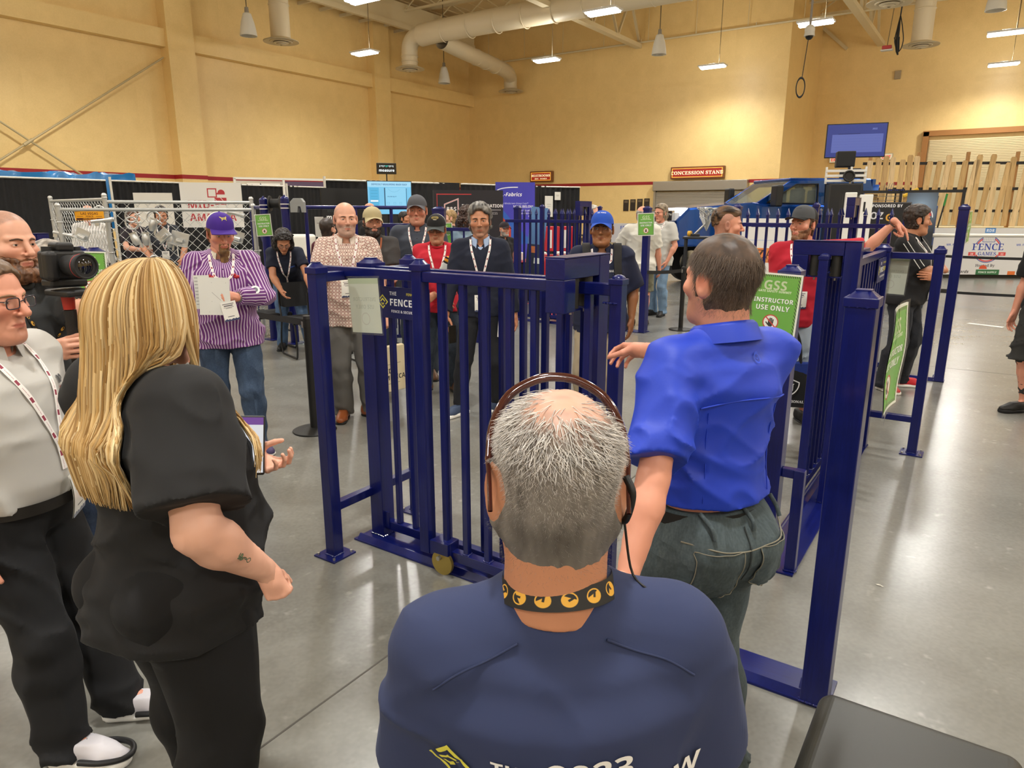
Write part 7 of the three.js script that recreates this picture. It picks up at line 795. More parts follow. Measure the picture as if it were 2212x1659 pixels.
// woman with long blonde hair
{
  const at = [-1.63, -0.85], black = clothM(0x141415), leg = clothM(0x08080a);
  const A = person({ label: 'woman in black with long straight blonde hair with a phone', at, face: 146, S: 1.605, q: 'near', sex: 'f', skin: 'light', fat: 1.32, belly: 0.12, headYaw: 0, headScale: 1.08, seed: 2, head: { w: 0.97, jaw: 0.9 }, armFat: 1.05,
    armR: { W: [-1.345, 0.9, -0.925], poleW: [0.5, -0.2, 0.75], dW: [0.3, -0.9, -0.22], nW: [-0.75, -0.1, -0.5], g: 'fist' }, armL: { W: [-1.575, 1.1, -1.06], pole: [1, -0.6, -0.5], dW: [0.7, -0.3, -0.5], nW: [-0.3, 0.8, 0.5], g: 'hold' }, feet: [[0.17, 0.14, 8], [-0.16, -0.04, -12]],
    shirt: { m: black, neckband: 1, sleeve: 0.82, sleeveR: 0.09, flare: 1.08, hem: -0.13, loose: 0.022, fold: 0.008, stack: 0.006, fine: 0.9 }, pants: { m: leg, r: [0.124, 0.088, 0.056], calf: 1.1, fold: 0.004, seat: 0.11, loose: 0.008 }, shoes: { m: blackShoe, sole: blackSole, kind: 'runner' },
    hair: { c: '#a98a58', d: '#6d5433', th: 0.004, top: 0.003, line: 0.03, nape: -0.1, slope: 0.5, burn: -0.06, ear: 0.03, amp: 0.001, streak: 0.5 } });
  longHair(A, 900, [L3('#caa66a'), L3('#b58f56'), L3('#ddc08a'), L3('#8f6d40'), L3('#e6cf9f'), L3('#a37f4b')], 12);
  const tat = canvasTex(128, 256, (g, W, H) => { g.clearRect(0, 0, W, H); g.strokeStyle = '#54604a'; g.lineWidth = 9; for (let i = 0; i < 5; i++) { g.beginPath(); g.ellipse(50 + (i % 2) * 26, 40 + i * 22, 18, 12, i, 0, 7); g.fillStyle = i % 2 ? '#8a9a70' : '#6d7a58'; g.fill(); g.stroke(); } g.beginPath(); g.moveTo(60, 130); g.quadraticCurveTo(96, 170, 60, 200); g.quadraticCurveTo(30, 236, 78, 244); g.quadraticCurveTo(112, 226, 74, 200); g.quadraticCurveTo(50, 180, 76, 150); g.stroke(); });
  { const e = A.lim.R.e, w = A.lim.R.w, d = v3.nor(v3.sub(w, e)), c = v3.lerp(e, w, 0.42), th = rad(34.2 + 146), view = v3.nor([(-at[0]) * cos(th) - (-at[1]) * sin(th), 0.5, (-at[0]) * sin(th) + (-at[1]) * cos(th)]); let n = v3.sub(view, v3.mul(d, v3.dot(view, d))); n = v3.nor(n); const sd = v3.cross(d, n), R = 0.0525; const g = new THREE.PlaneGeometry(0.03, 0.06, 8, 4), p = g.attributes.position; for (let i = 0; i < p.count; i++) { const a = p.getX(i) / R + 0.1, l = -p.getY(i), q = v3.add(c, v3.add(v3.mul(d, l), v3.mul(v3.add(v3.mul(n, cos(a)), v3.mul(sd, -sin(a))), R * (1 - l * 1.2)))); p.setXYZ(i, ...q); } g.computeVertexNormals(); obj('tattoo', g, M(0xffffff, 0.6, { map: tat, transparent: true, alphaTest: 0.4, side: THREE.DoubleSide }), A.t); }
  const h = A.lim.L.hand, ph = thing('smartphone', 'white-screened smartphone in a black case held by the blonde woman', 'phone', [-1.531, 1.149, -1.039], rad(150)); ph.rotation.set(-0.75, rad(55), 0.5); obj('case', rbox(0.078, 0.155, 0.011, 0.005, 0, 0, 0, 3), M(0x0d0d0e, 0.5), ph); const st = canvasTex(256, 520, (g, W, H) => { g.fillStyle = '#eef0f4'; g.fillRect(0, 0, W, H); g.fillStyle = '#7a4ea0'; g.fillRect(0, 0, W, 70); g.fillStyle = '#c9ced8'; g.fillRect(30, 420, 60, 8); }); obj('screen', new THREE.PlaneGeometry(0.068, 0.144).translate(0, 0, 0.0062), M(0x111111, 0.15, { emissive: 0xffffff, emissiveMap: st, emissiveIntensity: 0.8 }), ph);
}
function longHair(A, n, tones, seed) {
  const r = rng(seed), gs = [], f = A.shirtF;
  for (let i = 0; i < n; i++) {
    const a = mix(0.42, 2 * PI - 0.42, (i + r()) / n), s0 = 0.004 + r() * 0.01, pts = []; const end = -0.385 - 0.02 * r() + (cos(a) > 0.2 ? 0.1 * r() : 0); const top = [0.012 * sin(a), 0.136 + 0.004 * r(), 0.03 + 0.02 * cos(a)];
    for (let k = 0; k <= 7; k++) { const t = k / 7 * PI / 2, y = 0.136 * cos(t) - 0.01 * (1 - cos(t)); const rr = sin(t); pts.push([mix(top[0], (0.092 + s0) * sin(a), rr), y + s0 * 0.5, mix(top[2], (0.113 + s0) * cos(a) - 0.012, rr)]); }
    const lx = pts[7][0], lz = pts[7][2], wav = r() * 6; for (let k = 1; k <= 9; k++) { const t = k / 9, y = mix(-0.01, end, t); const fr = cos(a) > 0.45, ex = fr ? lx * 0.92 : lx * 0.88, ez = fr ? 0.07 : min(lz, -0.055) - 0.03, q2 = sstep(0, 0.55, t); pts.push([mix(lx, ex, q2) + 0.004 * sin(wav + t * 7), y, mix(lz, ez, q2) + 0.003 * cos(wav + t * 6)]); }
    const W = pts.map((p) => A.h2(p)); for (let k = 7; k < W.length; k++) { if (k > 8) { W[k][0] = mix(W[k][0], W[k - 1][0] + (W[k][0] - W[k - 1][0]) * 0.6, 0.3); } for (let m = 0; m < 8; m++) { const d = f(...W[k]); const m0 = 0.006 + s0; if (d > m0) break; const e = 0.008, g = v3.nor([f(W[k][0] + e, W[k][1], W[k][2]) - f(W[k][0] - e, W[k][1], W[k][2]), 0.15 * (f(W[k][0], W[k][1] + e, W[k][2]) - f(W[k][0], W[k][1] - e, W[k][2])), f(W[k][0], W[k][1], W[k][2] + e) - f(W[k][0], W[k][1], W[k][2] - e)]); W[k] = v3.add(W[k], v3.mul(g, m0 - d + 0.001)); } }
    const c = new THREE.CatmullRomCurve3(W.map((p) => V(...p)), false, 'centripetal'), g = new THREE.TubeGeometry(c, 22, 1, 4), p = g.attributes.position, R = 0.0019 + r() * 0.0024, col = new Float32Array(p.count * 3), tone = tones[Math.floor(r() * tones.length)], tone2 = tones[Math.floor(r() * tones.length)];
    for (let q = 0; q < p.count; q++) { const seg = Math.floor(q / 5), t = seg / 22, ctr = c.getPointAt(min(1, t)), w = R * (t < 0.06 ? 0.5 + t * 8 : 1) * (1 - 0.75 * sstep(0.82, 1, t)); p.setXYZ(q, ctr.x + (p.getX(q) - ctr.x) * w, ctr.y + (p.getY(q) - ctr.y) * w, ctr.z + (p.getZ(q) - ctr.z) * w); const u = sstep(0.0, 0.5, t), dk = t < 0.22 ? 0.72 + t * 1.2 : 1; for (let k = 0; k < 3; k++) col[q * 3 + k] = mix(tone[k] * dk, tone2[k] * 1.06, u * 0.6); }
    g.setAttribute('color', new THREE.BufferAttribute(col, 3)); g.deleteAttribute('uv'); g.computeVertexNormals(); gs.push(g);
  }
  const m = obj('hair_locks', mergeGeometries(gs), hairM, A.t); m.userData.kind = 'stuff';
}
// man in purple stripes
{
  const st = dataTex(64, 8, (u) => { const f = (u * 1) % 1, w = f < 0.3 ? 1 : f < 0.36 ? 1 - (f - 0.3) / 0.06 : f > 0.95 ? (f - 0.95) / 0.05 : 0; return [mix(104, 206, w), mix(46, 188, w), mix(118, 210, w)]; }); st.repeat.set(1 / 0.0185, 1);
  const capP = clothM(0x43248a), cream = clothM(0xe6e0cf), logo = canvasTex(256, 160, (g, W, H) => { g.clearRect(0, 0, W, H); g.fillStyle = '#c9b86a'; g.strokeStyle = '#14110c'; g.lineWidth = 8; g.beginPath(); g.moveTo(40, 30); g.lineTo(100, 60); g.lineTo(190, 52); g.lineTo(216, 22); g.lineTo(208, 74); g.lineTo(188, 96); g.lineTo(196, 150); g.lineTo(170, 110); g.lineTo(120, 108); g.lineTo(96, 150); g.lineTo(94, 92); g.lineTo(56, 62); g.closePath(); g.stroke(); g.fill(); txt(g, 'CBS', 144, 82, 'bold 34px sans-serif', '#14110c'); });
  const A = person({ label: 'bearded man in a purple striped shirt and a purple and white cap', at: [-4.507, -2.982], face: 22, S: 1.715, q: 'near', skin: 'pink', fat: 1.22, belly: 0.06, headYaw: 14, headPitch: 15, gazePitch: 18, seed: 3, head: { open: 0.75 }, face2: { ruddy: 0.9 }, iris: '#4a5a60', brow: '#8a5f3c',
    armL: { W: [-4.2, 1.17, -2.86], pole: [1, -0.7, -0.25], d: [-0.95, 0.12, 0.25], n: [-0.3, -0.1, -0.95], g: 'hold' }, feet: [[0.13, 0.12, 25], [-0.13, -0.02, -10]],
    shirt: { m: M(0xffffff, 0.8, { map: st }), uv: 1, collar: { point: 0.05, gap: 0.42 }, collarM: cream, sleeve: 1.93, sleeveR: 0.074, cuff: 0.72, loose: 0.022, hem: -0.12, fold: 0.009, stack: 0.003, fine: 0.9, placket: 6 }, pants: { m: jeansBlue, uv: 1, fold: 0.009 }, shoes: { m: M(0x4a3f66, 0.6), sole: whiteSole },
    hair: { c: '#8a623c', d: '#4a3220', line: 0.04, nape: -0.07, th: 0.007, top: 0.002, amp: 0.002 }, beard: { c: '#8f6a3c', d: '#4b331c', goatee: 1, th: 0.005, chin: 0.012, extra: (() => { const f = combine([[cone([0, -0.105, 0.075], [0, -0.165, 0.09], 0.032, 0.024), 0], [cone([0, -0.165, 0.09], [0.004, -0.21, 0.092], 0.024, 0.008), 0.02]]); return (x, y, z) => f(x, y, z) + 0.004 * noise(x * 160, y * 22, z * 160); })() },
    cap: { m: capP, back: cream, brim: capP, curve: 0.22, len: 0.075, logo, tall: 1, y: 0.04, lw: 0.5 }, lanyard: { badge: false, y: 0.36 }, watch: 'L' });
  for (const x of [0.085, -0.075]) { const q = A.front(x, 0.385); const g = [new THREE.SphereGeometry(0.016, 12, 8).scale(1.3, 0.8, 0.6).translate(...q), new THREE.SphereGeometry(0.009, 10, 8).translate(q[0] - 0.01, q[1] + 0.014, q[2] + 0.004)]; obj('red_clip', g, M(0xb3242c, 0.4), A.t); }
  { const e = A.lim.L.e, w = A.lim.L.w, c = v3.lerp(e, w, 0.45); const pin = new THREE.CylinderGeometry(0.03, 0.03, 0.006, 28).rotateX(PI / 2 - 0.5).translate(c[0] + 0.02, c[1] + 0.05, c[2] + 0.045); obj('button_pin', pin, M(0xdedcd8, 0.3), A.t); obj('pin_mark', new THREE.CylinderGeometry(0.017, 0.017, 0.007, 20).rotateX(PI / 2 - 0.5).translate(c[0] + 0.02, c[1] + 0.0505, c[2] + 0.0455), M(0x23232b, 0.3), A.t); }
  // the papers in his hand
  const px = [-4.26, 1.184, -2.739], sheetTex = canvasTex(400, 460, (g, W, H) => { g.fillStyle = '#dcdcd6'; g.fillRect(0, 0, W, H); g.fillStyle = '#8f8f8c'; for (const [x, y] of [[170, 60], [350, 60], [290, 190], [160, 290], [120, 420]]) g.fillRect(x, y, 7, 5); g.strokeStyle = '#8f8f8c'; g.lineWidth = 4; g.beginPath(); g.moveTo(170, 180); g.lineTo(280, 280); g.stroke(); });
  const P = thing('paper_sheet', 'white sheet of paper held against the purple striped shirt', 'paper', px, rad(34.2 + 8)); P.rotation.z = -0.03; obj('sheet', rbox(0.2, 0.25, 0.0012, 0.0005), M(0xffffff, 0.6, { map: sheetTex }), P);
  const P2 = thing('paper_sheet', 'narrow printed strip behind the white sheet, left of it', 'paper', [-4.347, 1.209, -2.71], rad(34.2 + 8)); obj('sheet', rbox(0.1, 0.225, 0.001, 0.0004), M(0xd6d6d0, 0.6), P2); for (let i = 0; i < 9; i++) obj('print_line', box(0.022, 0.004, 0.0006, -0.034, 0.095 - i * 0.022, 0.0009), M(0x8b8b8b, 0.7), P2);
  const P3 = thing('name_badge', 'name badge hanging tilted below the white sheet of paper', 'badge', [-4.182, 1.085, -2.792], rad(34.2 + 8)); P3.rotation.z = 0.18; obj('card', rbox(0.1, 0.13, 0.002, 0.0008), badgeM, P3);
}
// man in the patterned shirt
{
  const chk = canvasTex(256, 256, (g, W, H) => { g.fillStyle = '#d8cabd'; g.fillRect(0, 0, W, H); const d = 64; g.fillStyle = '#7c3a36'; for (let i = -1; i < 5; i++) for (let j = -1; j < 5; j++) { const x = i * d, y = j * d; g.save(); g.translate(x + d / 2, y + d / 2); g.rotate(PI / 4); g.strokeStyle = (i + j) % 2 ? '#7a3a36' : '#96584e'; g.lineWidth = 9; g.strokeRect(-19, -19, 38, 38); g.fillRect(-5, -5, 10, 10); g.restore(); } }); chk.wrapS = chk.wrapT = THREE.RepeatWrapping; chk.repeat.set(1 / 0.105, 1 / 0.105);
  person({ label: 'bald man in a short-sleeved patterned shirt and grey trousers by the belt post', at: [-4.4, -4.06], face: 12, S: 1.8, q: 'mid', skin: 'fair', fat: 1.1, belly: 0.06, headYaw: 10, headPitch: 2, gazeYaw: 6, seed: 5, head: { w: 1.03, jaw: 1.05, jowl: 0.012, open: 0.8 }, face2: { stubble: 0.78, scalp: 0.5, bald: 1, stubbleColor: [0.24, 0.19, 0.16], ruddy: 0.6 }, brow: '#5a4232',
    armR: { W: [-4.345, 0.925, -3.66], pole: [-0.6, -0.1, -1], d: [0, -0.9, 0.42], n: [0.9, 0, -0.1], g: 'hold' }, armL: { W: [-4.1, 0.86, -4.2], n: [-0.6, 0, -0.6], g: 'fist' }, feet: [[0.13, 0.03, 40], [-0.1, 0.05, -6]],
    shirt: { m: M(0xffffff, 0.8, { map: chk }), uv: 1, collar: { point: 0.04, gap: 0.36 }, sleeve: 0.88, sleeveR: 0.074, flare: 1.1, loose: 0.024, hem: -0.14, fold: 0.008, placket: 5, buttonM: M(0x6a3a36, 0.5) }, pants: { m: clothM(0x5c5a57), r: [0.1, 0.082, 0.082], fold: 0.012 }, shoes: { m: tanLeather, sole: blackSole },
    lanyard: { y: 0.26, dx: -0.01, turn: 20 } });
}
// bearded man in the tan cap
{
  const tan = clothM(0xb2a680), logo = textTex(128, 64, [['∧∧', 64, 36, 'bold 54px sans-serif', '#3a3328']]);
  person({ label: 'dark-bearded man in a tan cap and dark shirt behind the bald man', at: [-5.02, -4.98], face: 8, S: 1.755, q: 'mid', skin: 'fair', fat: 1.06, headYaw: 12, seed: 6, face2: { ruddy: 0.5 }, brow: '#241812', head: { open: 0.8 }, armL: { w: [-0.06, 1.14, 0.24], pole: [1, -0.8, 0.1], g: 'relax' }, armR: { w: [0.06, 1.1, 0.27], pole: [-1, -0.8, 0.1], g: 'relax' },
    shirt: { m: clothM(0x3b3837), collar: true, sleeve: 0.8, sleeveR: 0.075 }, pants: { m: jeansDark }, shoes: { m: brownBoot, sole: blackSole, kind: 'boot' }, beard: { c: '#33231a', d: '#0e0806', th: 0.007, chin: 0.01 }, hair: { c: '#33231a', d: '#0e0806', line: 0.035, th: 0.006, top: 0 }, cap: { m: tan, back: clothM(0x4a3c30), brim: tan, logo, curve: 0.7, len: 0.07, tilt: -2 }, lanyard: { m: M(0x9a5532, 0.7), badge: false, y: 0.3 } });
}
// tall man in the grey polo
{
  const cap = clothM(0x55565c), coral = clothM(0xb8604f), logo = textTex(128, 64, [['▰', 64, 34, 'bold 80px sans-serif', '#c2604c']]);
  person({ label: 'tallest man, in a grey polo and a grey cap with coral sides', at: [-4.9, -5.5], face: 2, S: 1.87, q: 'mid', skin: 'pink', fat: 1.18, belly: 0.05, headPitch: 1, seed: 8, head: { w: 1.05, jaw: 1.1, jowl: 0.02, open: 0.7 }, face2: { ruddy: 1.1, stubble: 0.6, stubbleColor: [0.26, 0.13, 0.07] }, brow: '#a07852',
    shirt: { m: clothM(0x3c424e), collar: true, placket: 2, sleeve: 0.8, sleeveR: 0.078, loose: 0.02 }, pants: { m: jeansDark }, shoes: { m: brownBoot, sole: blackSole, kind: 'boot' }, hair: { c: '#8a6442', d: '#4a3220', line: 0.045, th: 0.004, top: 0 }, cap: { m: cap, back: coral, brim: cap, logo, curve: 0.8, len: 0.07, tilt: -6 }, lanyard: { y: 0.2 } });
}
// man in the red shirt
{
  const blk = clothM(0x1b1b1d), logo = canvasTex(256, 160, (g, W, H) => { g.clearRect(0, 0, W, H); g.fillStyle = '#0f0f10'; g.strokeStyle = '#c8b048'; g.lineWidth = 10; g.beginPath(); g.ellipse(128, 70, 100, 50, 0, 0, 7); g.fill(); g.stroke(); txt(g, 'OUTPOST', 128, 70, 'bold 36px sans-serif', '#d8c25a'); txt(g, 'FENCE', 128, 140, 'bold 28px sans-serif', '#e8e4da'); });
  const A = person({ label: 'man in a red shirt with a black and white cap and glasses, hands folded', at: [-4.36, -5.16], face: 4, S: 1.69, q: 'mid', skin: 'tan', fat: 1.12, belly: 0.05, headPitch: 6, headYaw: -6, seed: 9, head: { jaw: 1.05, jowl: 0.012 }, face2: { ruddy: 1.1, stubble: 0.15, stubbleColor: [0.4, 0.3, 0.26] }, brow: '#6a5a4c', glasses: 0x3a2f2a, armL: { w: [-0.02, 0.99, 0.27], pole: [1, -0.8, -0.1], n: [0, 0, -1], g: 'hold' }, armR: { w: [0.05, 0.96, 0.29], pole: [-1, -0.8, -0.1], n: [0, 0, -1], g: 'hold' }, feet: [[0.14, 0.02, 18], [-0.14, 0.02, -18]],
    shirt: { m: clothM(0xb8182c), neckband: 1, sleeve: 1.9, sleeveR: 0.072, cuff: 0.68, fold: 0.009 }, pants: { m: jeansDark, uv: 1, fold: 0.013 }, shoes: { m: brownBoot, sole: blackSole, kind: 'boot' }, hair: { c: '#6a5c50', d: '#3a302a', line: 0.04, th: 0.003, top: 0 }, cap: { m: blk, back: clothM(0xd8d6cf), brim: M(0x3e4444, 0.7), logo, curve: 0.75, len: 0.07, tall: 1, lw: 0.55, tilt: 2 }, lanyard: { y: 0.22, dx: 0.06 } });
  shirtPrint(A, 0.07, 0.36, 0.06, 0.012, textTex(128, 26, [['OUTDOOR', 64, 14, 'bold 22px sans-serif', '#e2a0a6']]));
  const g = thing('work_glove', 'yellow, black and grey work glove tucked under the red sleeve', 'glove', [-4.079, 1.254, -4.966], rad(40)); g.rotation.z = -0.5; obj('cuff', rbox(0.1, 0.06, 0.05, 0.02, 0, 0.05, 0, 3), M(0xd8921f, 0.7), g); obj('palm', rbox(0.11, 0.1, 0.05, 0.024, 0, -0.03, 0, 3), M(0xbfc1bd, 0.6), g); obj('stripe', [rbox(0.112, 0.016, 0.054, 0.006, 0, 0.06, 0), rbox(0.112, 0.014, 0.054, 0.006, 0, 0.02, 0)], M(0x121212, 0.7), g); for (let i = 0; i < 4; i++) obj('finger', cone2(0.011, 0.06, -0.04 + i * 0.027, -0.08), M(0x8f918d, 0.6), g);
}
function cone2(r, h, x, y) { return new THREE.CapsuleGeometry(r, h, 6, 10).translate(x, y - h / 2, 0); }
// man in the navy sweater
{
  const nv = clothM(0x151b2e), sky = clothM(0x9fb4d6);
  const A = person({ label: 'man with grey-black hair in a navy V-neck sweater over a pale blue collar', at: [-3.56, -4.77], face: 2, S: 1.785, q: 'mid', skin: 'tan', fat: 1.03, headYaw: -2, headPitch: 3, headRoll: 2, seed: 10, head: { w: 0.97, jaw: 0.95, nose: 1.1, open: 0.8 }, face2: { stubble: 0.55, stubbleColor: [0.16, 0.12, 0.1] }, brow: '#1d1612', feet: [[0.13, 0.0, 30], [-0.2, 0.06, -40]],
    armR: { W: [-3.72, 0.86, -4.48], pole: [-0.7, -0.2, -1], n: [1, 0, 0.1], g: 'hold' }, armL: { W: [-3.3, 0.86, -4.9], pole: [0.7, -0.2, -1], n: [-1, 0, 0.1], g: 'hold' },
    shirt: { m: nv, v: 0.12, under: sky, collar: { point: 0.05, gap: 0.34 }, collarM: sky, sleeve: 1.9, sleeveR: 0.07, cuff: 0.62, loose: 0.014, hem: -0.08, fold: 0.007 }, pants: { m: clothM(0x14161d), r: [0.094, 0.07, 0.055], fold: 0.007, cut: 0.075 }, shoes: { m: M(0x34435e, 0.7), sole: whiteSole, kind: 'runner', laces: M(0xd8dce2, 0.6) },
    hair: { c: '#8a8680', d: '#26221f', line: 0.035, recede: 1, th: 0.012, top: 0.014, front: 0.004, nape: -0.1, amp: 0.005, freq: [70, 26, 40], streak: 0.9, sfreq: [70, 20, 30] }, lanyard: { y: 0.13, dx: 0 } });
  const tb = thing('white_folder', 'white folder held low at the side of the navy sweater', 'folder', [-3.346, 0.846, -4.812], rad(34.2 + 62)); tb.rotation.z = -0.16; obj('cover', rbox(0.2, 0.3, 0.012, 0.004), M(0xd6d4ce, 0.45), tb); obj('handle_slot', box(0.07, 0.012, 0.014, 0, 0.125, 0), M(0x77767a, 0.6), tb);
  const ph = thing('smartphone', 'black phone held low in the right hand of the navy sweater', 'phone', [-3.612, 0.747, -4.437], rad(80)); obj('case', rbox(0.075, 0.15, 0.012, 0.005), M(0x0c0c0d, 0.4), ph); obj('screen', box(0.068, 0.14, 0.002, 0, 0, 0.0065), M(0x08080a, 0.1), ph);
}
// man in the blue MR. FENCE cap
{
  const nv = clothM(0x161d38), cb = clothM(0x2250b8), logo = textTex(256, 96, [['MR. FENCE', 128, 48, 'bold 46px sans-serif', '#e9ecf4']]);
  const A = person({ label: 'man in a blue MR. FENCE cap and navy polo with black backpack straps', at: [-2.6, -5.1], face: -4, S: 1.715, q: 'mid', skin: 'brown', fat: 1.16, belly: 0.05, headYaw: -8, headPitch: -2, gazeYaw: -8, seed: 11, head: { w: 1.05, jaw: 1.1, jowl: 0.016, nose: 1.15 }, face2: { ruddy: 0.3 }, brow: '#15100c',
    armL: { w: [0.26, 0.86, -0.02], pole: [0.8, 0, -1], n: [-0.8, 0, -0.5], g: 'relax' }, armR: { w: [-0.2, 0.9, -0.12], pole: [-0.8, 0, -1], g: 'relax' },
    shirt: { m: nv, collar: { point: 0.035, gap: 0.4 }, sleeve: 0.95, sleeveR: 0.082, flare: 1.12, loose: 0.022, hem: -0.13, placket: 2 }, pants: { m: clothM(0xa0927a), r: [0.1, 0.084, 0.08], fold: 0.014 }, shoes: { m: brownBoot, sole: blackSole },
    hair: { c: '#1c1512', d: '#0a0706', line: 0.045, th: 0.003, top: 0 }, cap: { m: cb, back: clothM(0xd9d9d4), brim: cb, logo, curve: 0.75, len: 0.068, tall: 1, lw: 0.5, l0: 0.78, l1: 0.34 }, lanyard: { y: 0.42, badge: false } });
  shirtPrint(A, 0.1, 0.36, 0.085, 0.055, textTex(256, 160, [['SALUTE', 128, 52, 'bold 64px serif', '#e4e4e2'], ['ᴍʀ·ꜰᴇɴᴄᴇ', 128, 118, 'bold 44px serif', '#e4e4e2']]));
  const bp = thing('backpack', 'black backpack worn by the man in the blue cap', 'backpack', [-2.6, 0, -5.1], rad(30.2)); const bm = M(0x1b1b1c, 0.8); obj('bag', rbox(0.32, 0.44, 0.14, 0.05, 0, 1.2, -0.26, 3), bm, bp); for (const sg of [1, -1]) { const P = [[sg * 0.12, 1.42, -0.14], [sg * 0.125, 1.475, -0.04], [sg * 0.125, 1.455, 0.06]]; for (const y of [0.42, 0.36, 0.28, 0.2, 0.14]) { const q = A.front(sg * (0.12 + (0.42 - y) * 0.09), y); P.push([q[0], q[1], q[2] + 0.006]); } obj('strap', ribbonOn(A.shirtF, P, 0.062, 0.012, 30), bm, bp); }
}
// background pair in white
person({ label: 'balding man in a white polo and green shorts, back to the viewer', at: [-4.46, -10.06], face: 172, S: 1.8, q: 'mid', skin: 'pink', fat: 1.18, belly: 0.08, headYaw: -10, seed: 12, head: { w: 1.03, neck: 0.062 }, face2: { scalp: 0.0, bald: 1, ruddy: 0.8 }, armR: { w: [-0.3, 0.86, 0.1], pole: [-0.6, 0, -1] }, armL: { w: [0.16, 1.1, 0.26], pole: [1, -0.7, 0] },
  shirt: { m: clothM(0xd8d5ca), collar: { point: 0.02 }, sleeve: 0.88, sleeveR: 0.082, loose: 0.028, hem: -0.13, fold: 0.01 }, pants: { m: clothM(0x6d6c58), cut: 0.52, r: [0.105, 0.098, 0.09], fold: 0.01 }, shoes: { m: M(0x3a2c22, 0.6), sole: blackSole, kind: 'flat' }, hair: { c: '#a8a29a', d: '#5e5852', region: (x, y, z) => max(max(min(z + 0.004, abs(z - 0.012) - 0.015), -0.085 - y), y - 0.065 + 0.3 * max(0, -z - 0.07), 0.026 - hyp(abs(x) - 0.086, (y + 0.006) * 0.8, z + 0.014)), th: 0.006, top: 0 }, lanyard: { nape: 0.02, badge: false } });
person({ label: 'man with collar-length grey hair in a pale grey t-shirt and light jeans', at: [-4.62, -11.2], face: -42, S: 1.83, q: 'mid', skin: 'pink', fat: 1.06, belly: 0.04, headYaw: -14, headPitch: 6, seed: 13, glasses: 0x4a2a22, armL: { w: [0.2, 0.93, 0.1], pole: [1, 0, -0.6], d: [-0.3, -0.9, 0.1], g: 'relax' }, shirt: { m: clothM(0xbdbcb6), neckband: 1, sleeve: 0.75, sleeveR: 0.078, loose: 0.024, hem: -0.12 }, pants: { m: jeansLight, uv: 1, fold: 0.012 }, shoes: { m: blackShoe, sole: blackSole }, hair: { c: '#9a8a74', d: '#5e5240', th: 0.012, top: 0.012, line: 0.035, nape: -0.13, ear: 0.012, burn: -0.07, amp: 0.004, streak: 0.7, extra: ell([0, -0.045, -0.045], [0.086, 0.07, 0.07]) }, lanyard: { badge: false, y: 0.25 } });
person({ label: 'white-haired man in black behind the spear-topped gate, looking right', at: [-5.87, -11.12], face: 62, S: 1.82, q: 'far', skin: 'fair', fat: 1.08, glasses: 0x3a3a3c, shirt: { m: clothM(0x141416), collar: true }, pants: { m: clothM(0x1a1a1c) }, shoes: { m: blackShoe, sole: blackSole }, hair: { c: '#d2cec6', d: '#8f8a82', line: 0.06, recede: 1, th: 0.01, top: 0.006 }, seed: 14 });
// man with slicked hair
person({ label: 'man in profile with slicked-back brown hair and a yellow top, behind the man in blue', at: [-1.74, -5.47], face: 76, S: 1.755, q: 'mid', skin: 'pink', fat: 1.05, headYaw: 8, headPitch: 3, seed: 15, head: { nose: 1.1 }, face2: { scalp: 0.55, ruddy: 0.7 }, brow: '#4a3524', shirt: { m: clothM(0xc98e2e), neckband: 1, sleeve: 0.5 }, pants: { m: clothM(0x1a1a1c) }, shoes: { m: blackShoe, sole: blackSole },
  hair: { c: '#6a4c30', d: '#22160e', region: (x, y, z) => max(0.06 - y - 0.75 * max(0, -z - 0.0) + 0.25 * max(0, z - 0.03), z - 0.082, abs(x) - 0.066), th: 0.006, top: 0.014, front: 0.004, amp: 0.005, freq: [80, 60, 12], sfreq: [90, 60, 10], streak: 0.9 }, lanyard: { badge: false, y: 0.3 } });
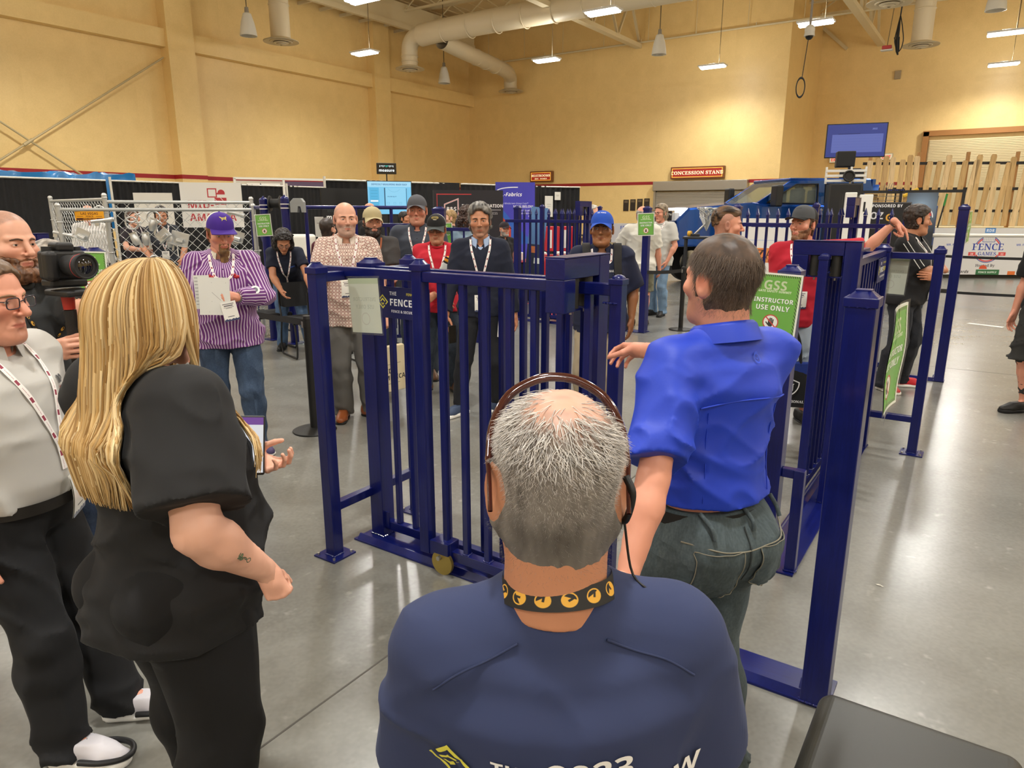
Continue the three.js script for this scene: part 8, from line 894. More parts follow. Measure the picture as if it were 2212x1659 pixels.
// man in red with the black cap, arm stretched along the gate
{
  const g1 = clothM(0x4b4d50), bk = clothM(0x1c1d1f), logo = textTex(256, 160, [['⌂', 128, 44, 'bold 60px sans-serif', '#b8babc'], ['RANGE', 128, 110, 'bold 48px sans-serif', '#26282a']]);
  const A = person({ label: 'man in a red shirt and black cap stretching an arm over the gate', at: [-1.29, -6.08], face: -30, S: 1.755, q: 'mid', skin: 'pink', fat: 1.08, headYaw: -34, headPitch: -2, seed: 16, head: { nose: 1.1, open: 0.75 }, face2: { ruddy: 0.9 }, brow: '#6a4a30', twist: 6,
    armL: { W: [-0.66, 1.655, -6.2], pole: [0.2, -1, -0.3], dW: [0.62, -0.72, -0.3], nW: [-0.3, -0.6, 0.5], g: 'point' }, shrugL: 0.02, armR: { W: [-1.36, 0.84, -5.92], pole: [-1, 0, -0.6], n: [1, 0, 0.2], g: 'fist' }, feet: [[0.13, 0.0, 30], [-0.06, 0.12, -34]],
    shirt: { m: clothM(0xb4182e), collar: false, neckband: 1, sleeve: 0.9, sleeveR: 0.074, flare: 1.08, loose: 0.022, hem: -0.12 }, pants: { m: clothM(0x9fabb6), cut: 0.46, r: [0.104, 0.096, 0.092], fold: 0.013 }, shoes: { m: M(0x17150f, 0.7), sole: blackSole, kind: 'flat' },
    hair: { c: '#5c422c', d: '#2c1e14', line: 0.03, th: 0.007, top: 0.004, nape: -0.085 }, beard: { c: '#93694a', d: '#5c3d28', th: 0.003, chin: 0.003, top: -0.02 }, cap: { m: g1, back: bk, brim: bk, logo, curve: 0.2, len: 0.078, tall: 1, tilt: -6, lw: 0.5 }, lanyard: { y: 0.2, turn: 14, dx: 0.02 } });
  obj('bracelet', new THREE.TorusGeometry(0.03, 0.004, 8, 24).applyQuaternion(new THREE.Quaternion().setFromUnitVectors(V(0, 0, 1), V(...v3.nor(v3.sub(A.lim.L.w, A.lim.L.e))))).translate(...v3.lerp(A.lim.L.w, A.lim.L.e, 0.1)), M(0x3a2f28, 0.6), A.t);
}
// man with crossed arms
{
  const bk = clothM(0x131316);
  const A = person({ label: 'dark-haired man in a black polo with white piping, arms crossed, red shoes', at: [-0.66, -7.8], face: 46, S: 1.775, q: 'mid', skin: 'tan', fat: 1.16, belly: 0.06, headYaw: 34, headPitch: 3, seed: 17, head: { w: 1.02, jaw: 1.05, jowl: 0.016 }, face2: { ruddy: 0.7, stubble: 0.1 }, brow: '#20160f',
    armL: { w: [-0.1, 1.13, 0.25], pole: [1, -1, 0.1], d: [-0.85, 0.15, -0.35], n: [0, 0, -1], g: 'relax' }, armR: { w: [0.1, 1.19, 0.285], pole: [-1, -1, 0.1], d: [0.85, 0.25, -0.35], n: [0, -0.2, -1], g: 'flat' }, feet: [[0.16, 0.05, 26], [-0.16, -0.02, -34]],
    shirt: { m: bk, collar: { point: 0.035 }, sleeve: 0.9, sleeveR: 0.08, flare: 1.05, loose: 0.022, hem: -0.08, placket: 2 }, pants: { m: denim(0x16181f, 10, 4), uv: 1, r: [0.102, 0.082, 0.08], fold: 0.012 }, shoes: { m: M(0xc01826, 0.6), sole: whiteSole, kind: 'runner', laces: M(0xa01420, 0.6) },
    hair: { c: '#3b2a20', d: '#120c09', line: 0.03, th: 0.012, top: 0.012, amp: 0.0045, freq: [80, 40, 40], nape: -0.075 }, lanyard: { y: 0.14, dx: 0.02, turn: 8 } });
  const pip = M(0xd8d8d4, 0.6); for (const sg of [-1, 1]) { const P = []; for (const [x, y] of [[0.075, 0.545], [0.11, 0.5], [0.13, 0.44], [0.135, 0.37], [0.14, 0.3]]) { const q = A.front(sg * x, y); P.push([q[0], q[1], q[2] - 0.001]); } obj('piping', tube(P, 0.0035, 30, 5), pip, A.t); }
  for (const k of ['L', 'R']) { const m = A.lim[k]; const up = v3.nor(v3.sub(m.e, m.sh)), f = A.shirtF, th = rad(34.2 + 46); for (const off of [0.0, 0.6]) { const out = v3.nor([k === 'L' ? 1 : -1, 0.2, 0.6 - off]); const P = []; for (let i = 0; i <= 6; i++) { const b = v3.lerp(m.sh, m.e, mix(-0.05, 0.86, i / 6)); let d = v3.sub(out, v3.mul(up, v3.dot(out, up))); d = v3.nor(d); let t = 0.14; for (let q = 0; q < 30; q++) { const v = f(...v3.add(b, v3.mul(d, t))); if (v < 0.001) break; t -= max(0.001, v * 0.7); } P.push(v3.add(b, v3.mul(d, t + 0.001))); } obj('piping', tube(P, 0.0035, 30, 5), pip, A.t); } }
}
// man cut off at the right edge
person({ label: 'man in black cut off by the right edge of the picture', at: [0.46, -7.42], face: -70, S: 1.8, q: 'mid', skin: 'pink', fat: 1.15, seed: 18, shirt: { m: clothM(0x131314), neckband: 1, sleeve: 0.9, sleeveR: 0.084, hem: -0.1 }, pants: { m: clothM(0x2a2a28), cut: 0.48, r: [0.108, 0.1, 0.095], fold: 0.012 }, shoes: { m: blackShoe, sole: blackSole, kind: 'runner' }, hair: { c: '#3b2a20', d: '#120c09' } });
// bearded film man with camera
{
  const A = person({ label: 'bearded man in a dark grey t-shirt filming with a camera on a grip', at: [-3.225, -1.194], face: 74, S: 1.735, q: 'near', skin: 'fair', fat: 1.06, headYaw: -4, headPitch: 2, seed: 19, head: { nose: 1.15, open: 0.75 }, face2: { scalp: 0.6, ruddy: 0.7 }, brow: '#5a4030', headScale: 1.08,
    armL: { W: [-2.74, 1.375, -1.28], pole: [0.6, -1, 0.1], nW: [0.2, 0, 1], dW: [0.8, 0.1, 0.0], g: 'grip' }, armR: { W: [-2.735, 1.255, -1.1], pole: [-0.6, -1, 0.0], nW: [0.1, 0, -1], dW: [0.75, 0.1, -0.1], g: 'grip' }, feet: [[0.08, 0.1, 10], [-0.14, 0.18, -8]],
    shirt: { m: clothM(0x333536), neckband: 1, sleeve: 0.82, sleeveR: 0.078, flare: 1.04, loose: 0.018, hem: -0.06, fine: 0.95 }, pants: { m: denim(0x2b3a55, 40, 15), uv: 1, fold: 0.013 }, shoes: { m: M(0x1f2020, 0.7), sole: blackSole, kind: 'runner', laces: M(0x151515, 0.7) },
    beard: { c: '#8a5a34', d: '#3a2415', th: 0.007, chin: 0.024, amp: 0.004, top: -0.02 }, lanyard: { m: goldStrap, y: 0.16, dx: 0.0, turn: 18 } });
  obj('watch', new THREE.TorusGeometry(0.03, 0.007, 8, 28).scale(1, 1, 1.6).applyQuaternion(new THREE.Quaternion().setFromUnitVectors(V(0, 0, 1), V(...v3.nor(v3.sub(A.lim.L.w, A.lim.L.e))))).translate(...v3.lerp(A.lim.L.w, A.lim.L.e, 0.12)), M(0x1a1a1b, 0.4), A.t);
  // camera and its grip; the lens looks to the right
  const bk = M(0x161617, 0.5), rub = M(0x1f1f20, 0.7), c0 = [-2.72, 1.553, -1.174];
  const C = thing('camera', 'black camera with a red-ringed lens held up by the bearded man', 'camera', c0, rad(34.2 + 62)); C.rotation.z = -0.04;
  obj('camera_body', [rbox(0.135, 0.1, 0.07, 0.012, 0, 0, 0, 3), rbox(0.062, 0.034, 0.064, 0.012, 0.0, 0.062, 0, 3), rbox(0.04, 0.104, 0.05, 0.016, -0.055, -0.002, 0.022, 3), rbox(0.13, 0.03, 0.066, 0.01, 0, -0.062, 0, 3)], bk, C);
  obj('dial', [cyl(0.016, 0.016, 0.016, -0.05, 0.056, 0, 20), cyl(0.013, 0.013, 0.014, 0.05, 0.056, 0.006, 20)], rub, C);
  const ln = obj('lens', [cyl(0.036, 0.036, 0.05, 0, 0, 0.06, 36, 'z'), cyl(0.039, 0.039, 0.03, 0, 0, 0.095, 36, 'z'), cyl(0.041, 0.043, 0.02, 0, 0, 0.122, 36, 'z'), new THREE.TorusGeometry(0.041, 0.004, 8, 40).translate(0, 0, 0.134)], rub, C); obj('red_ring', new THREE.TorusGeometry(0.0405, 0.0015, 8, 40).translate(0, 0, 0.112), M(0xb51f22, 0.4), ln); obj('front_glass', new THREE.SphereGeometry(0.06, 24, 12, 0, 2 * PI, 0, 0.62).rotateX(PI / 2).translate(0, 0, 0.078), M(0x0a0b12, 0.03, { clearcoat: 1 }), ln);
  const G = thing('camera_grip', 'black handle grip with a red collar under the camera', 'grip', [c0[0], c0[1], c0[2]], rad(34.2 + 62)); obj('plate', rbox(0.1, 0.022, 0.15, 0.008, 0, -0.095, 0.02, 2), bk, G); obj('collar', cyl(0.019, 0.022, 0.045, 0, -0.135, 0, 24), M(0xa82a1e, 0.4), G); obj('handle', [cyl(0.0175, 0.021, 0.3, 0, -0.31, 0, 24)], bk, G); obj('pole', cyl(0.011, 0.013, 0.16, 0, -0.53, 0, 18), rub, G); obj('red_clamp', rbox(0.035, 0.02, 0.025, 0.004, 0, -0.455, 0.02), M(0xa8201e, 0.4), G);
}
// man in white at the left edge
{
  const w = clothM(0xbfbdb8), A = person({ label: 'man with glasses in a white polo at the left edge of the picture', at: [-2.438, -0.821], face: 84, S: 1.6, q: 'near', skin: 'pink', fat: 1.12, belly: 0.05, headPitch: 4, headScale: 1.1, seed: 20, head: { nose: 1.2, open: 0.8, jowl: 0.01 }, face2: { ruddy: 0.9, stubble: 0.12, stubbleColor: [0.35, 0.22, 0.17] }, brow: '#8a6a50', glasses: 0x2b2630, iris: '#5a6a70', armL: { W: [-2.5, 0.86, -1.1], pole: [0.3, 0, -1], n: [-0.8, 0, 0.4], g: 'relax' },
    shirt: { m: w, collar: { point: 0.035 }, sleeve: 0.85, sleeveR: 0.084, loose: 0.024, hem: 0.03, tuck: 1, fine: 0.95 }, pants: { m: clothM(0x111215), r: [0.1, 0.084, 0.078], fold: 0.012, waist: 0.05, belt: 0x17130f }, feet: [[0.1, 0.2, 12], [-0.12, 0.16, 4]], shoes: { m: M(0xcfccd2, 0.5), sole: whiteSole, kind: 'runner', laces: M(0x8a898e, 0.6) }, hair: { c: '#7a6048', d: '#43301f', line: 0.04, th: 0.006, top: 0.005, recede: 1 }, lanyard: { y: 0.13, dx: 0.03, turn: 20 } });
  shirtPrint(A, 0.1, 0.37, 0.05, 0.06, canvasTex(128, 154, (g, W, H) => { g.clearRect(0, 0, W, H); txt(g, 'M', 60, 50, 'bold 90px sans-serif', '#2c2c32'); g.fillStyle = '#c8503a'; g.fillRect(20, 104, 90, 12); g.fillStyle = '#d8a050'; g.fillRect(34, 124, 76, 8); }));
  for (const k of ['L', 'R']) { const g = A.leg[k], m = new THREE.Matrix4().makeRotationY(rad(g.yaw)).setPosition(g.x, 0, g.z), sg = k === 'L' ? 1 : -1; obj('shoe_trim', [tube([[-0.047, 0.034, 0.03], [-0.05, 0.037, 0.1], [-0.032, 0.036, 0.155], [0.0, 0.036, 0.178], [0.04, 0.036, 0.155], [0.054, 0.037, 0.1], [0.048, 0.034, 0.03]], 0.0095, 40, 8)].map((x) => x.applyMatrix4(m)), M(0x141416, 0.5), A.t); obj('shoe_patch', rbox(0.004, 0.03, 0.05, 0.0015, 0.042, 0.075, -0.01).applyMatrix4(m), M(0xd8b51e, 0.5), A.t); obj('sock', cyl(0.038, 0.042, 0.05, 0, 0.115, -0.045, 24).applyMatrix4(m), M(0x7fa09a, 0.8), A.t); }
}
// grey-haired woman behind the camera
person({ label: 'grey-haired woman with dark glasses half hidden behind the camera', at: [-3.84, -1.6], face: 56, S: 1.585, q: 'mid', sex: 'f', skin: 'fair', fat: 1.12, headYaw: 6, seed: 21, glasses: 0x2a1c22, brow: '#6a5a50', face2: { ruddy: 0.8 }, shirt: { m: clothM(0x17171a), neckband: 1, sleeve: 0.75, neckR: 0.076, hem: -0.16, loose: 0.024 }, pants: { m: clothM(0x121214), r: [0.105, 0.09, 0.105], cut: 0.26 }, feet: [[0.1, 0.16, 18], [-0.1, 0.05, -10]], shoes: { m: M(0xd6d4d0, 0.5), sole: whiteSole, laces: M(0xe6e4e0, 0.6) }, hair: { c: '#b0a79c', d: '#5c554e', line: 0.04, th: 0.01, top: 0.01, amp: 0.003, streak: 0.8, nape: -0.12, ear: 0.015, extra: ell([0, -0.02, -0.06], [0.085, 0.09, 0.07]) }, lanyard: { y: 0.2 } });
// woman bending over the chairs
{
  const A = person({ label: 'curly-haired woman in a navy top bending over the black chairs', at: [-7.28, -5.72], face: 12, S: 1.68, q: 'mid', sex: 'f', skin: 'tan', fat: 1.1, lean: 42, headPitch: 22, headYaw: 10, seed: 22, glasses: 0x55504c, shift: [0, -0.08], kneeL: [0.3, 0, 1], armR: { W: [-6.96, 0.8, -5.36], pole: [-0.6, 0.2, -0.6], g: 'relax' }, armL: { W: [-6.72, 0.78, -5.6], pole: [0.7, 0.3, -0.6], g: 'relax' }, feet: [[0.2, -0.02, 12], [-0.14, -0.08, -6]], shirt: { m: clothM(0x10162a), collar: true, sleeve: 0.66, sleeveR: 0.068, hem: -0.08 }, pants: { m: denim(0x4a6486, 40, 20), uv: 1, r: [0.11, 0.082, 0.066], waist: 0.1 }, shoes: { m: blackShoe, sole: blackSole }, hair: { c: '#2a201c', d: '#080606', line: 0.03, th: 0.02, top: 0.012, amp: 0.009, freq: [75, 75, 75], nape: -0.11, ear: 0.012, extra: combine([[ell([0, -0.05, -0.06], [0.115, 0.1, 0.085]), 0], [ell([0.07, -0.08, -0.02], [0.05, 0.075, 0.06]), 0.04], [ell([-0.07, -0.08, -0.02], [0.05, 0.075, 0.06]), 0.04]]) }, lanyard: { y: 0.1, dx: 0.01 } });
  obj('headband', new THREE.TorusGeometry(0.1, 0.012, 6, 36, PI).scale(1, 1.16, 2).translate(0, 0.022, 0.02).applyMatrix4(A.hm), M(0x2b2b2d, 0.5), A.t); shirtPrint(A, 0.08, 0.37, 0.07, 0.03, textTex(128, 54, [['FENCE', 64, 28, 'bold 34px sans-serif', '#3f68c8']]));
}
// people behind the chain-link
person({ label: 'bald man in white behind the yellow sign and the chain-link', at: [-12.5, -5.9], face: 30, S: 1.82, q: 'far', skin: 'pink', fat: 1.15, seed: 23, face2: { ruddy: 1 }, shirt: { m: clothM(0xd2cfca), collar: true, sleeve: 1.9 }, pants: { m: clothM(0x3a3a3c) }, shoes: { m: blackShoe, sole: blackSole } });
person({ label: 'dark figure with red sleeve trim between two chain-link panels', at: [-11.5, -6.1], face: 60, S: 1.75, q: 'far', skin: 'fair', seed: 24, armR: { w: [-0.05, 1.12, 0.3], pole: [-1, -0.7, 0] }, shirt: { m: clothM(0x231c24), sleeve: 0.7 }, pants: { m: clothM(0x8a8682) }, shoes: { m: blackShoe, sole: blackSole }, hair: { c: '#6a4a3a', d: '#33201a' }, lanyard: { badge: false } });
person({ label: 'dark-haired man in a grey shirt busy behind the chain-link', at: [-10.85, -6.2], face: 28, S: 1.8, q: 'mid', skin: 'tan', seed: 25, headPitch: 10, lean: 6, armL: { w: [0.2, 0.98, 0.3], pole: [1, -0.3, -0.4] }, armR: { w: [-0.2, 0.98, 0.28], pole: [-1, -0.3, -0.4] }, shirt: { m: clothM(0x2c3038), collar: true, sleeve: 0.8 }, pants: { m: clothM(0x1a1f2c) }, shoes: { m: blackShoe, sole: blackSole }, hair: { c: '#2a201b', d: '#0c0807', th: 0.01, top: 0.01 }, lanyard: { y: 0.2 } });
// visitors at the booths
person({ label: 'bald man in black at the measuring booth, seen from behind', at: [-8.9, -8.78], face: 150, S: 1.86, q: 'far', skin: 'pink', fat: 1.1, seed: 26, shirt: { m: clothM(0x131315), collar: true, sleeve: 1.0 }, pants: { m: clothM(0x17171a) }, shoes: { m: blackShoe, sole: blackSole } });
person({ label: 'woman with curly brown hair in a pale denim shirt, seen from behind', at: [-6.02, -7.76], face: 165, S: 1.78, q: 'mid', sex: 'f', skin: 'fair', fat: 1.08, seed: 27, shirt: { m: clothM(0x8ea6b8), collar: true, sleeve: 1.9 }, pants: { m: clothM(0x1a1a1d) }, shoes: { m: blackShoe, sole: blackSole }, hair: { c: '#4a2e22', d: '#170d09', line: 0.03, th: 0.02, top: 0.012, amp: 0.01, freq: [60, 60, 60], extra: combine([[ell([0, -0.06, -0.06], [0.115, 0.12, 0.09]), 0], [ell([0, -0.14, -0.07], [0.1, 0.06, 0.06]), 0.05]]) }, lanyard: { m: M(0x3b2a22, 0.7), badge: false, y: 0.2 } });
person({ label: 'blond man in profile left of the R & S emblem', at: [-7.6, -9.35], face: -75, S: 1.74, q: 'far', skin: 'light', seed: 28, shirt: { m: clothM(0x141518) }, pants: { m: clothM(0x17171a) }, shoes: { m: blackShoe, sole: blackSole }, hair: { c: '#b89868', d: '#6f5634' } });
person({ label: 'dark-haired man in black left of the tall man in grey', at: [-9.25, -10.0], face: 70, S: 1.71, q: 'far', skin: 'tan', seed: 29, shirt: { m: clothM(0x101012) }, pants: { m: clothM(0x17171a) }, shoes: { m: blackShoe, sole: blackSole }, hair: { c: '#1c1512', d: '#070504' } });
person({ label: 'person in a burgundy top almost hidden by the bald man in the patterned shirt', at: [-6.6, -5.8], face: 160, S: 1.64, q: 'far', skin: 'fair', seed: 30, shirt: { m: clothM(0x4a1424), sleeve: 1.9 }, pants: { m: clothM(0x17171a) }, shoes: { m: blackShoe, sole: blackSole }, hair: { c: '#3a2a20', d: '#150d09' } });
{ const A = person({ label: 'grey-bearded man in a cap sitting behind the booth table', at: [-7.9, -11.35], face: 30, S: 1.78, drop: 0.27, q: 'far', skin: 'fair', seed: 31, feet: [[0.14, 0.3, 5], [-0.14, 0.3, -5]], shirt: { m: clothM(0x1a1a1d), collar: true }, pants: { m: clothM(0x17171a) }, shoes: { m: blackShoe, sole: blackSole }, beard: { c: '#a8a29a', d: '#6a6460' }, cap: { m: clothM(0x2a2226) } }); }
// ---------------------------------------------------------------- chairs, belt posts and things carried
const chairCloth = M(0x1d1d1e, 0.9), chairTube = M(0x131314, 0.45);
const sway = (x, y) => [[x, 0.84, -0.24], [x, 0.62, -0.235], [x, 0.44, -0.2], [x, 0.2, -0.26], [x, 0.03, -0.24], [x, 0.014, -0.18], [x, 0.014, 0.16], [x, 0.03, 0.23], [x, 0.2, 0.25], [x, 0.42, 0.21]];
function makeChair(at, turn, label) {
  const t = thing('stacking_chair', label, 'chair', at, turn, 'black chairs waiting beside the gate display');
  obj('seat', rbox(0.46, 0.06, 0.46, 0.026, 0, 0.45, 0.0, 3), chairCloth, t);
  const g = new THREE.BoxGeometry(0.45, 0.3, 0.045, 10, 6, 2), p = g.attributes.position; for (let i = 0; i < p.count; i++) { const x = p.getX(i), y = p.getY(i); p.setZ(i, p.getZ(i) + x * x * 0.5); const c = sstep(0.17, 0.225, abs(x)) * sstep(0.1, 0.15, abs(y)); p.setY(i, y * (1 - 0.12 * c)); } g.computeVertexNormals(); obj('backrest', g.rotateX(-0.12).translate(0, 0.73, -0.26), chairCloth, t);
  for (const x of [-0.24, 0.24]) obj('side_frame', tube(sway(x), 0.0115, 60, 8), chairTube, t);
  obj('crossbar', [rod([-0.24, 0.42, 0.16], [0.24, 0.42, 0.16], 0.01), rod([-0.24, 0.42, -0.18], [0.24, 0.42, -0.18], 0.01)], chairTube, t); return t;
}
const CA = rad(34.2 + 38);
const ch = makeChair([-7.611, 0, -5.635], CA, 'left black chair of the front row behind the striped shirt');
for (const [p, a, lab] of [[[-6.872, -0, -5.627], CA, 'second black chair of the front row, beside the black belt post'], [[-6.067, 0, -5.401], CA, 'third black chair of the front row, behind the patterned shirt'], [[-8.508, 0, -6.888], CA + 0.15, 'black chair of the rear row beside the bending woman'], [[-7.388, 0, -6.691], CA + 0.1, 'black chair of the rear row behind the bald man'], [[-6.325, 0, -6.509], CA + 0.2, 'black chair seen between the gate posts, left of the red shirt']]) dup(ch, p, a, lab);
// belt posts
const bpM = M(0x131313, 0.5), bpTop = M(0x9a9894, 0.4, { metalness: 0.6 });
function beltPost(p, label) { const t = thing('belt_post', label, 'barrier post', p); obj('base', lathe([[0, 0.035], [0.05, 0.034], [0.165, 0.014], [0.175, 0.008], [0.17, 0], [0, 0]], 44), bpM, t); obj('pole', cyl(0.033, 0.033, 0.84, 0, 0.44, 0, 28), bpM, t); obj('head', [cyl(0.037, 0.037, 0.07, 0, 0.885, 0, 28), cyl(0.034, 0.03, 0.02, 0, 0.93, 0, 28), box(0.03, 0.055, 0.084, 0, 0.885, 0)], bpM, t); obj('label', box(0.02, 0.05, 0.002, -0.01, 0.875, 0.043), bpTop, t); return t; }
function belt(a, b, label, sag = 0.015, w = 0.05, y = 0.885) { const n = 16, pos = [], idx = []; for (let s = 0; s < 2; s++) for (let i = 0; i <= n; i++) { const f = i / n, d = -sag * 4 * f * (1 - f), o = s ? 0.0015 : -0.0015, L = hyp(b[0] - a[0], b[2] - a[2]), nx = -(b[2] - a[2]) / L * o, nz = (b[0] - a[0]) / L * o; for (const e of [-1, 1]) pos.push(mix(a[0], b[0], f) + nx, mix(a[1] || y, b[1] || y, f) + d + e * w / 2, mix(a[2], b[2], f) + nz); } for (let s = 0; s < 2; s++) for (let i = 0; i < n; i++) { const k = s * 2 * (n + 1) + i * 2; s ? idx.push(k, k + 2, k + 1, k + 1, k + 2, k + 3) : idx.push(k, k + 1, k + 2, k + 1, k + 3, k + 2); } const g = new THREE.BufferGeometry(); g.setAttribute('position', new THREE.Float32BufferAttribute(pos, 3)); g.setIndex(idx); g.computeVertexNormals(); return tag(obj('barrier_belt', g, M(0x17171a, 0.7)), label, 'belt'); }
const b1 = [-4.381, -0, -3.589], b2 = [-3.746, 0, -10.021], b3 = [-9.395, -0, -25.042], b0 = [-7.857, 0, -4.184], b4 = [-1.595, 0, -10.41], b5 = [1.405, 0, -16.22], b6 = [-1.119, 0, -16.136], bn = [-2.02, 0, -0.52];
beltPost(b1, 'black belt post under the hand of the man in the patterned shirt'); beltPost(b2, 'black belt post between the white-shirted men and the man in blue'); beltPost(b3, 'distant black belt post in front of the far wall');
beltPost(b0, 'black belt post hidden behind the blonde woman'); beltPost([-3.05, 0, -0.15], 'black belt post outside the left edge'); beltPost([-1.62, 0, -0.02], 'black belt post outside the bottom left corner'); beltPost(b5, 'black belt post outside the right edge'); beltPost(b6, 'black belt post right of the tall navy gate post');
belt(b1, b0, 'black belt running left from the hand-held belt post past the chairs', 0.03); belt(b2, [-4.08, 0, -9.4], 'black belt from the navy post to the belt post behind the man in blue'); belt(b2, b4, 'black belt running right behind the man in bright blue');
belt(b3, [-6.4, 0, -26.2], 'far black belt crossing in front of the stage area', 0.02); belt([-12.6, 0, -22.4], b3, 'far black belt left of the distant belt post', 0.02);
belt(b6, b5, 'black belt across the floor in front of the contest banner', 0.02); belt([-2.4, 0, -13.9], b6, 'black belt behind the tall navy post at right', 0.02); belt([b6[0], 0.2, b6[2]], [b5[0], 0.2, b5[2]], 'lower black belt near the floor in front of the contest banner', 0.02);
belt([-3.05, 0.885, -0.15], [-1.62, 0.885, -0.02], 'dark belt crossing the bottom left corner', 0.01, 0.05);
// tote bags
{ const p = [-1.257, 0.475, -5.856], bk = clothM(0x121214), t = thing('tote_bag', 'black and blue tote bag with a white shield print, held low', 'bag', [p[0], 0.36, p[2]], rad(34.2 - 14)); const tex = canvasTex(256, 256, (g, W, H) => { g.clearRect(0, 0, W, H); g.strokeStyle = '#e6e6e4'; g.lineWidth = 9; g.beginPath(); g.moveTo(128, 20); g.lineTo(206, 52); g.quadraticCurveTo(212, 130, 128, 176); g.quadraticCurveTo(44, 130, 50, 52); g.closePath(); g.stroke(); txt(g, 'AJ', 128, 92, 'bold 72px serif', '#e6e6e4'); txt(g, 'INTERNATIONAL', 128, 222, 'bold 30px serif', '#e6e6e4'); });
  const g = new THREE.BoxGeometry(0.34, 0.36, 0.1, 12, 10, 4), q = g.attributes.position; for (let i = 0; i < q.count; i++) { const y = q.getY(i), f = (0.18 - y) / 0.36; q.setZ(i, q.getZ(i) * (0.35 + 0.65 * f) + 0.012 * noise(q.getX(i) * 9, y * 9, 2)); q.setX(i, q.getX(i) * (0.94 + 0.06 * f)); } g.computeVertexNormals(); obj('bag', g.translate(0, 0.0, 0), bk, t); obj('blue_band', rbox(0.345, 0.11, 0.06, 0.015, 0, 0.135, 0), clothM(0x16307c), t);
  obj('print', new THREE.PlaneGeometry(0.24, 0.24).translate(0.01, -0.04, 0.062), M(0xffffff, 0.7, { map: tex, transparent: true, alphaTest: 0.4 }), t); for (const z of [-0.02, 0.02]) obj('handle', tube([[-0.09, 0.16, z], [-0.075, 0.34, z * 0.6], [-0.03, 0.49, 0], [0.0, 0.5, 0], [0.02, 0.47, 0], [0.07, 0.34, z * 0.6], [0.09, 0.16, z]], 0.011, 40, 6), bk, t); }
{ const p = [-4.1, 0.549, -4.166], t = thing('tote_bag', 'cream tote bag with black lettering held beside the thick navy post', 'bag', [p[0], 0.44, p[2]], rad(34.2 + 50)); const tex = canvasTex(256, 300, (g, W, H) => { g.fillStyle = '#cdbf9c'; g.fillRect(0, 0, W, H); g.strokeStyle = '#6e6654'; g.lineWidth = 3; g.beginPath(); g.moveTo(40, 120); g.lineTo(220, 112); g.moveTo(40, 250); g.lineTo(210, 246); g.stroke(); txt(g, 'MID', 60, 160, 'bold 44px sans-serif', '#1c1a18', 'left'); txt(g, 'AMERICA', 60, 206, 'bold 44px sans-serif', '#1c1a18', 'left'); }); const cm = M(0xcdbf9c, 0.85); obj('bag', rbox(0.36, 0.4, 0.05, 0.02, 0, 0, 0, 3), cm, t); obj('print', new THREE.PlaneGeometry(0.34, 0.38).translate(0, 0, 0.0265), M(0xffffff, 0.85, { map: tex }), t); for (const z of [-0.015, 0.015]) obj('handle', tube([[-0.08, 0.19, z], [-0.06, 0.34, z], [0, 0.42, 0], [0.06, 0.34, z], [0.08, 0.19, z]], 0.01, 30, 6), cm, t); }
// small things on the floor by the chairs
{ const p = [-7.417, 0, -6.039], t = thing('water_bottle', 'clear water bottle with a blue label lying under the front chairs', 'bottle', [p[0], 0.033, p[2]], 0.9); const cl = M(0xeef4f6, 0.05, { transmission: 0.9, thickness: 0 }); obj('bottle', lathe([[0, -0.1], [0.03, -0.1], [0.032, -0.05], [0.03, 0], [0.032, 0.04], [0.026, 0.075], [0.012, 0.1], [0.012, 0.115], [0, 0.115]], 22).rotateZ(PI / 2), cl, t); obj('label', cyl(0.0325, 0.0325, 0.05, 0, 0, 0, 22, 'x'), M(0x4a86b8, 0.5), t); obj('cap', cyl(0.014, 0.014, 0.016, -0.12, 0, 0, 16, 'x'), M(0xdde6ea, 0.5), t); }
{ const p = [-8.152, 0, -6.172], t = thing('paper_cup', 'brown paper cup standing on the floor under the chairs', 'cup', p); obj('cup', lathe([[0, 0], [0.03, 0], [0.042, 0.13], [0.039, 0.13], [0.028, 0.006], [0, 0.006]], 24), M(0xb98a52, 0.7), t); obj('sleeve', cyl(0.0365, 0.0405, 0.05, 0, 0.075, 0, 24), M(0x8a5a30, 0.8), t); obj('lid', cyl(0.044, 0.04, 0.014, 0, 0.135, 0, 24), M(0x6a3a20, 0.5), t); }
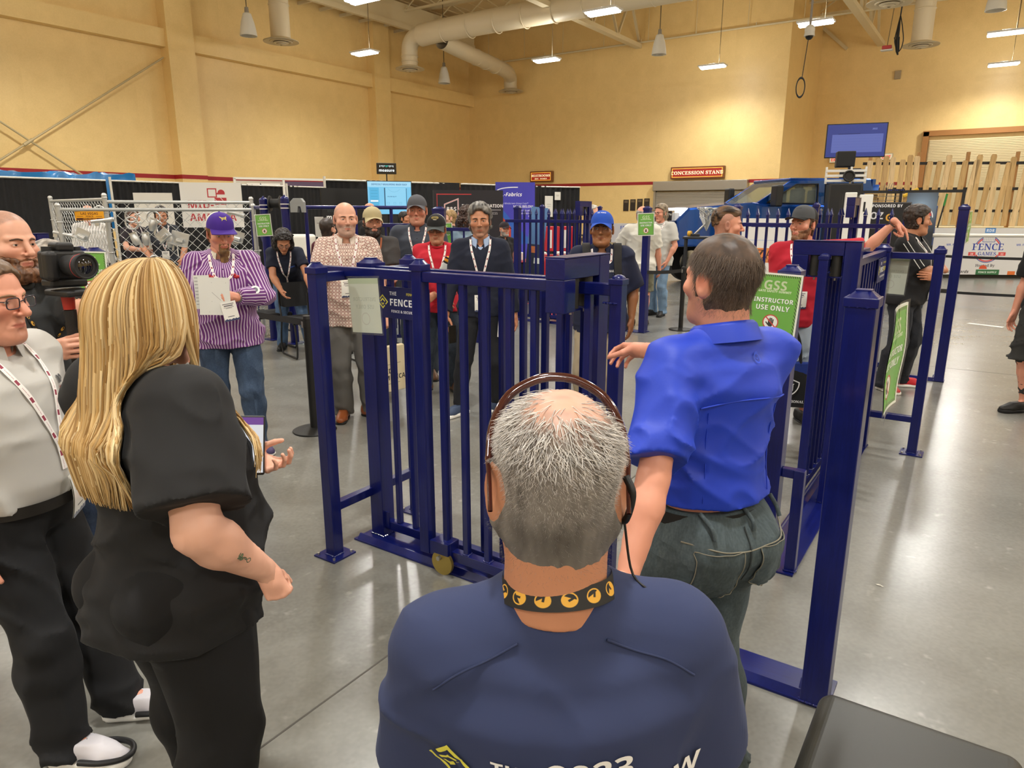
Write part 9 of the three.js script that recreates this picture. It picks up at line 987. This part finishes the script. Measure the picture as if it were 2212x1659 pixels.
{ const p = [-8.508, 0, -6.888], t = thing('brochure', 'white brochure lying on the seat of the rear black chair', 'brochure', [p[0], 0.4805, p[2]], 1.0); obj('cover', rbox(0.21, 0.008, 0.28, 0.003, 0, 0.004, 0), M(0xd8d6d0, 0.5), t); obj('band', box(0.21, 0.0012, 0.05, 0, 0.0086, 0.09), M(0x3a3a44, 0.5), t); }
// white tape strip on the floor, a torn scrap and a straw
{ const a = [-0.188, 0, -13.192], b = [0.274, 0, -13.013]; tag(obj('floor_tape', box(hyp(b[0] - a[0], b[2] - a[2]), 0.0016, 0.1, (a[0] + b[0]) / 2, 0.0012, (a[2] + b[2]) / 2, -Math.atan2(b[2] - a[2], b[0] - a[0])), M(0xd9d7d0, 0.6)), 'white tape strip on the floor right of the tall navy post', 'tape'); }
{ const p = [-0.237, 0, -3.47]; tag(obj('paper_scrap', extr([[-0.018, 0], [-0.006, 0.006], [0.004, 0.004], [0.02, -0.004], [0.012, -0.008], [0.006, -0.002], [-0.008, -0.004]], 0.0012).rotateX(-PI / 2 + 0.2).translate(p[0], 0.004, p[2]), M(0xb9b6ab, 0.8)), 'tiny torn scrap of paper on the bare concrete at right', 'scrap'); }
// rounded black seat pad at the bottom right
{ const t = thing('padded_chair', 'empty chair with a rounded black vinyl seat at the bottom right corner', 'chair', [0.0, 0, -1.625], PI / 2); const vm = M(0x26251f, 0.42); const g = new RoundedBoxGeometry(0.46, 0.085, 0.46, 6, 0.04), p = g.attributes.position; for (let i = 0; i < p.count; i++) { const x = p.getX(i), z = p.getZ(i); p.setX(i, x * (1 + 0.06 * (z + 0.25)) - 0.0); if (p.getY(i) > 0) p.setY(i, p.getY(i) + 0.012 * (1 - (x / 0.26) ** 2) * (1 - (z / 0.26) ** 2)); } g.computeVertexNormals(); obj('seat', g.translate(0, 0.43, 0), vm, t); for (const [x, z] of [[-0.2, -0.2], [0.2, -0.2], [-0.2, 0.2], [0.2, 0.2]]) obj('leg', rod([x, 0.39, z], [x * 1.12, 0, z * 1.12], 0.012), chairTube, t); obj('backrest', rbox(0.46, 0.34, 0.06, 0.03, 0.0, 0.8, 0.36, 4), vm, t); for (const x of [-0.18, 0.18]) obj('back_tube', rod([x, 0.4, 0.24], [x, 0.7, 0.36], 0.011), chairTube, t); }
renderer.render(scene, camera);
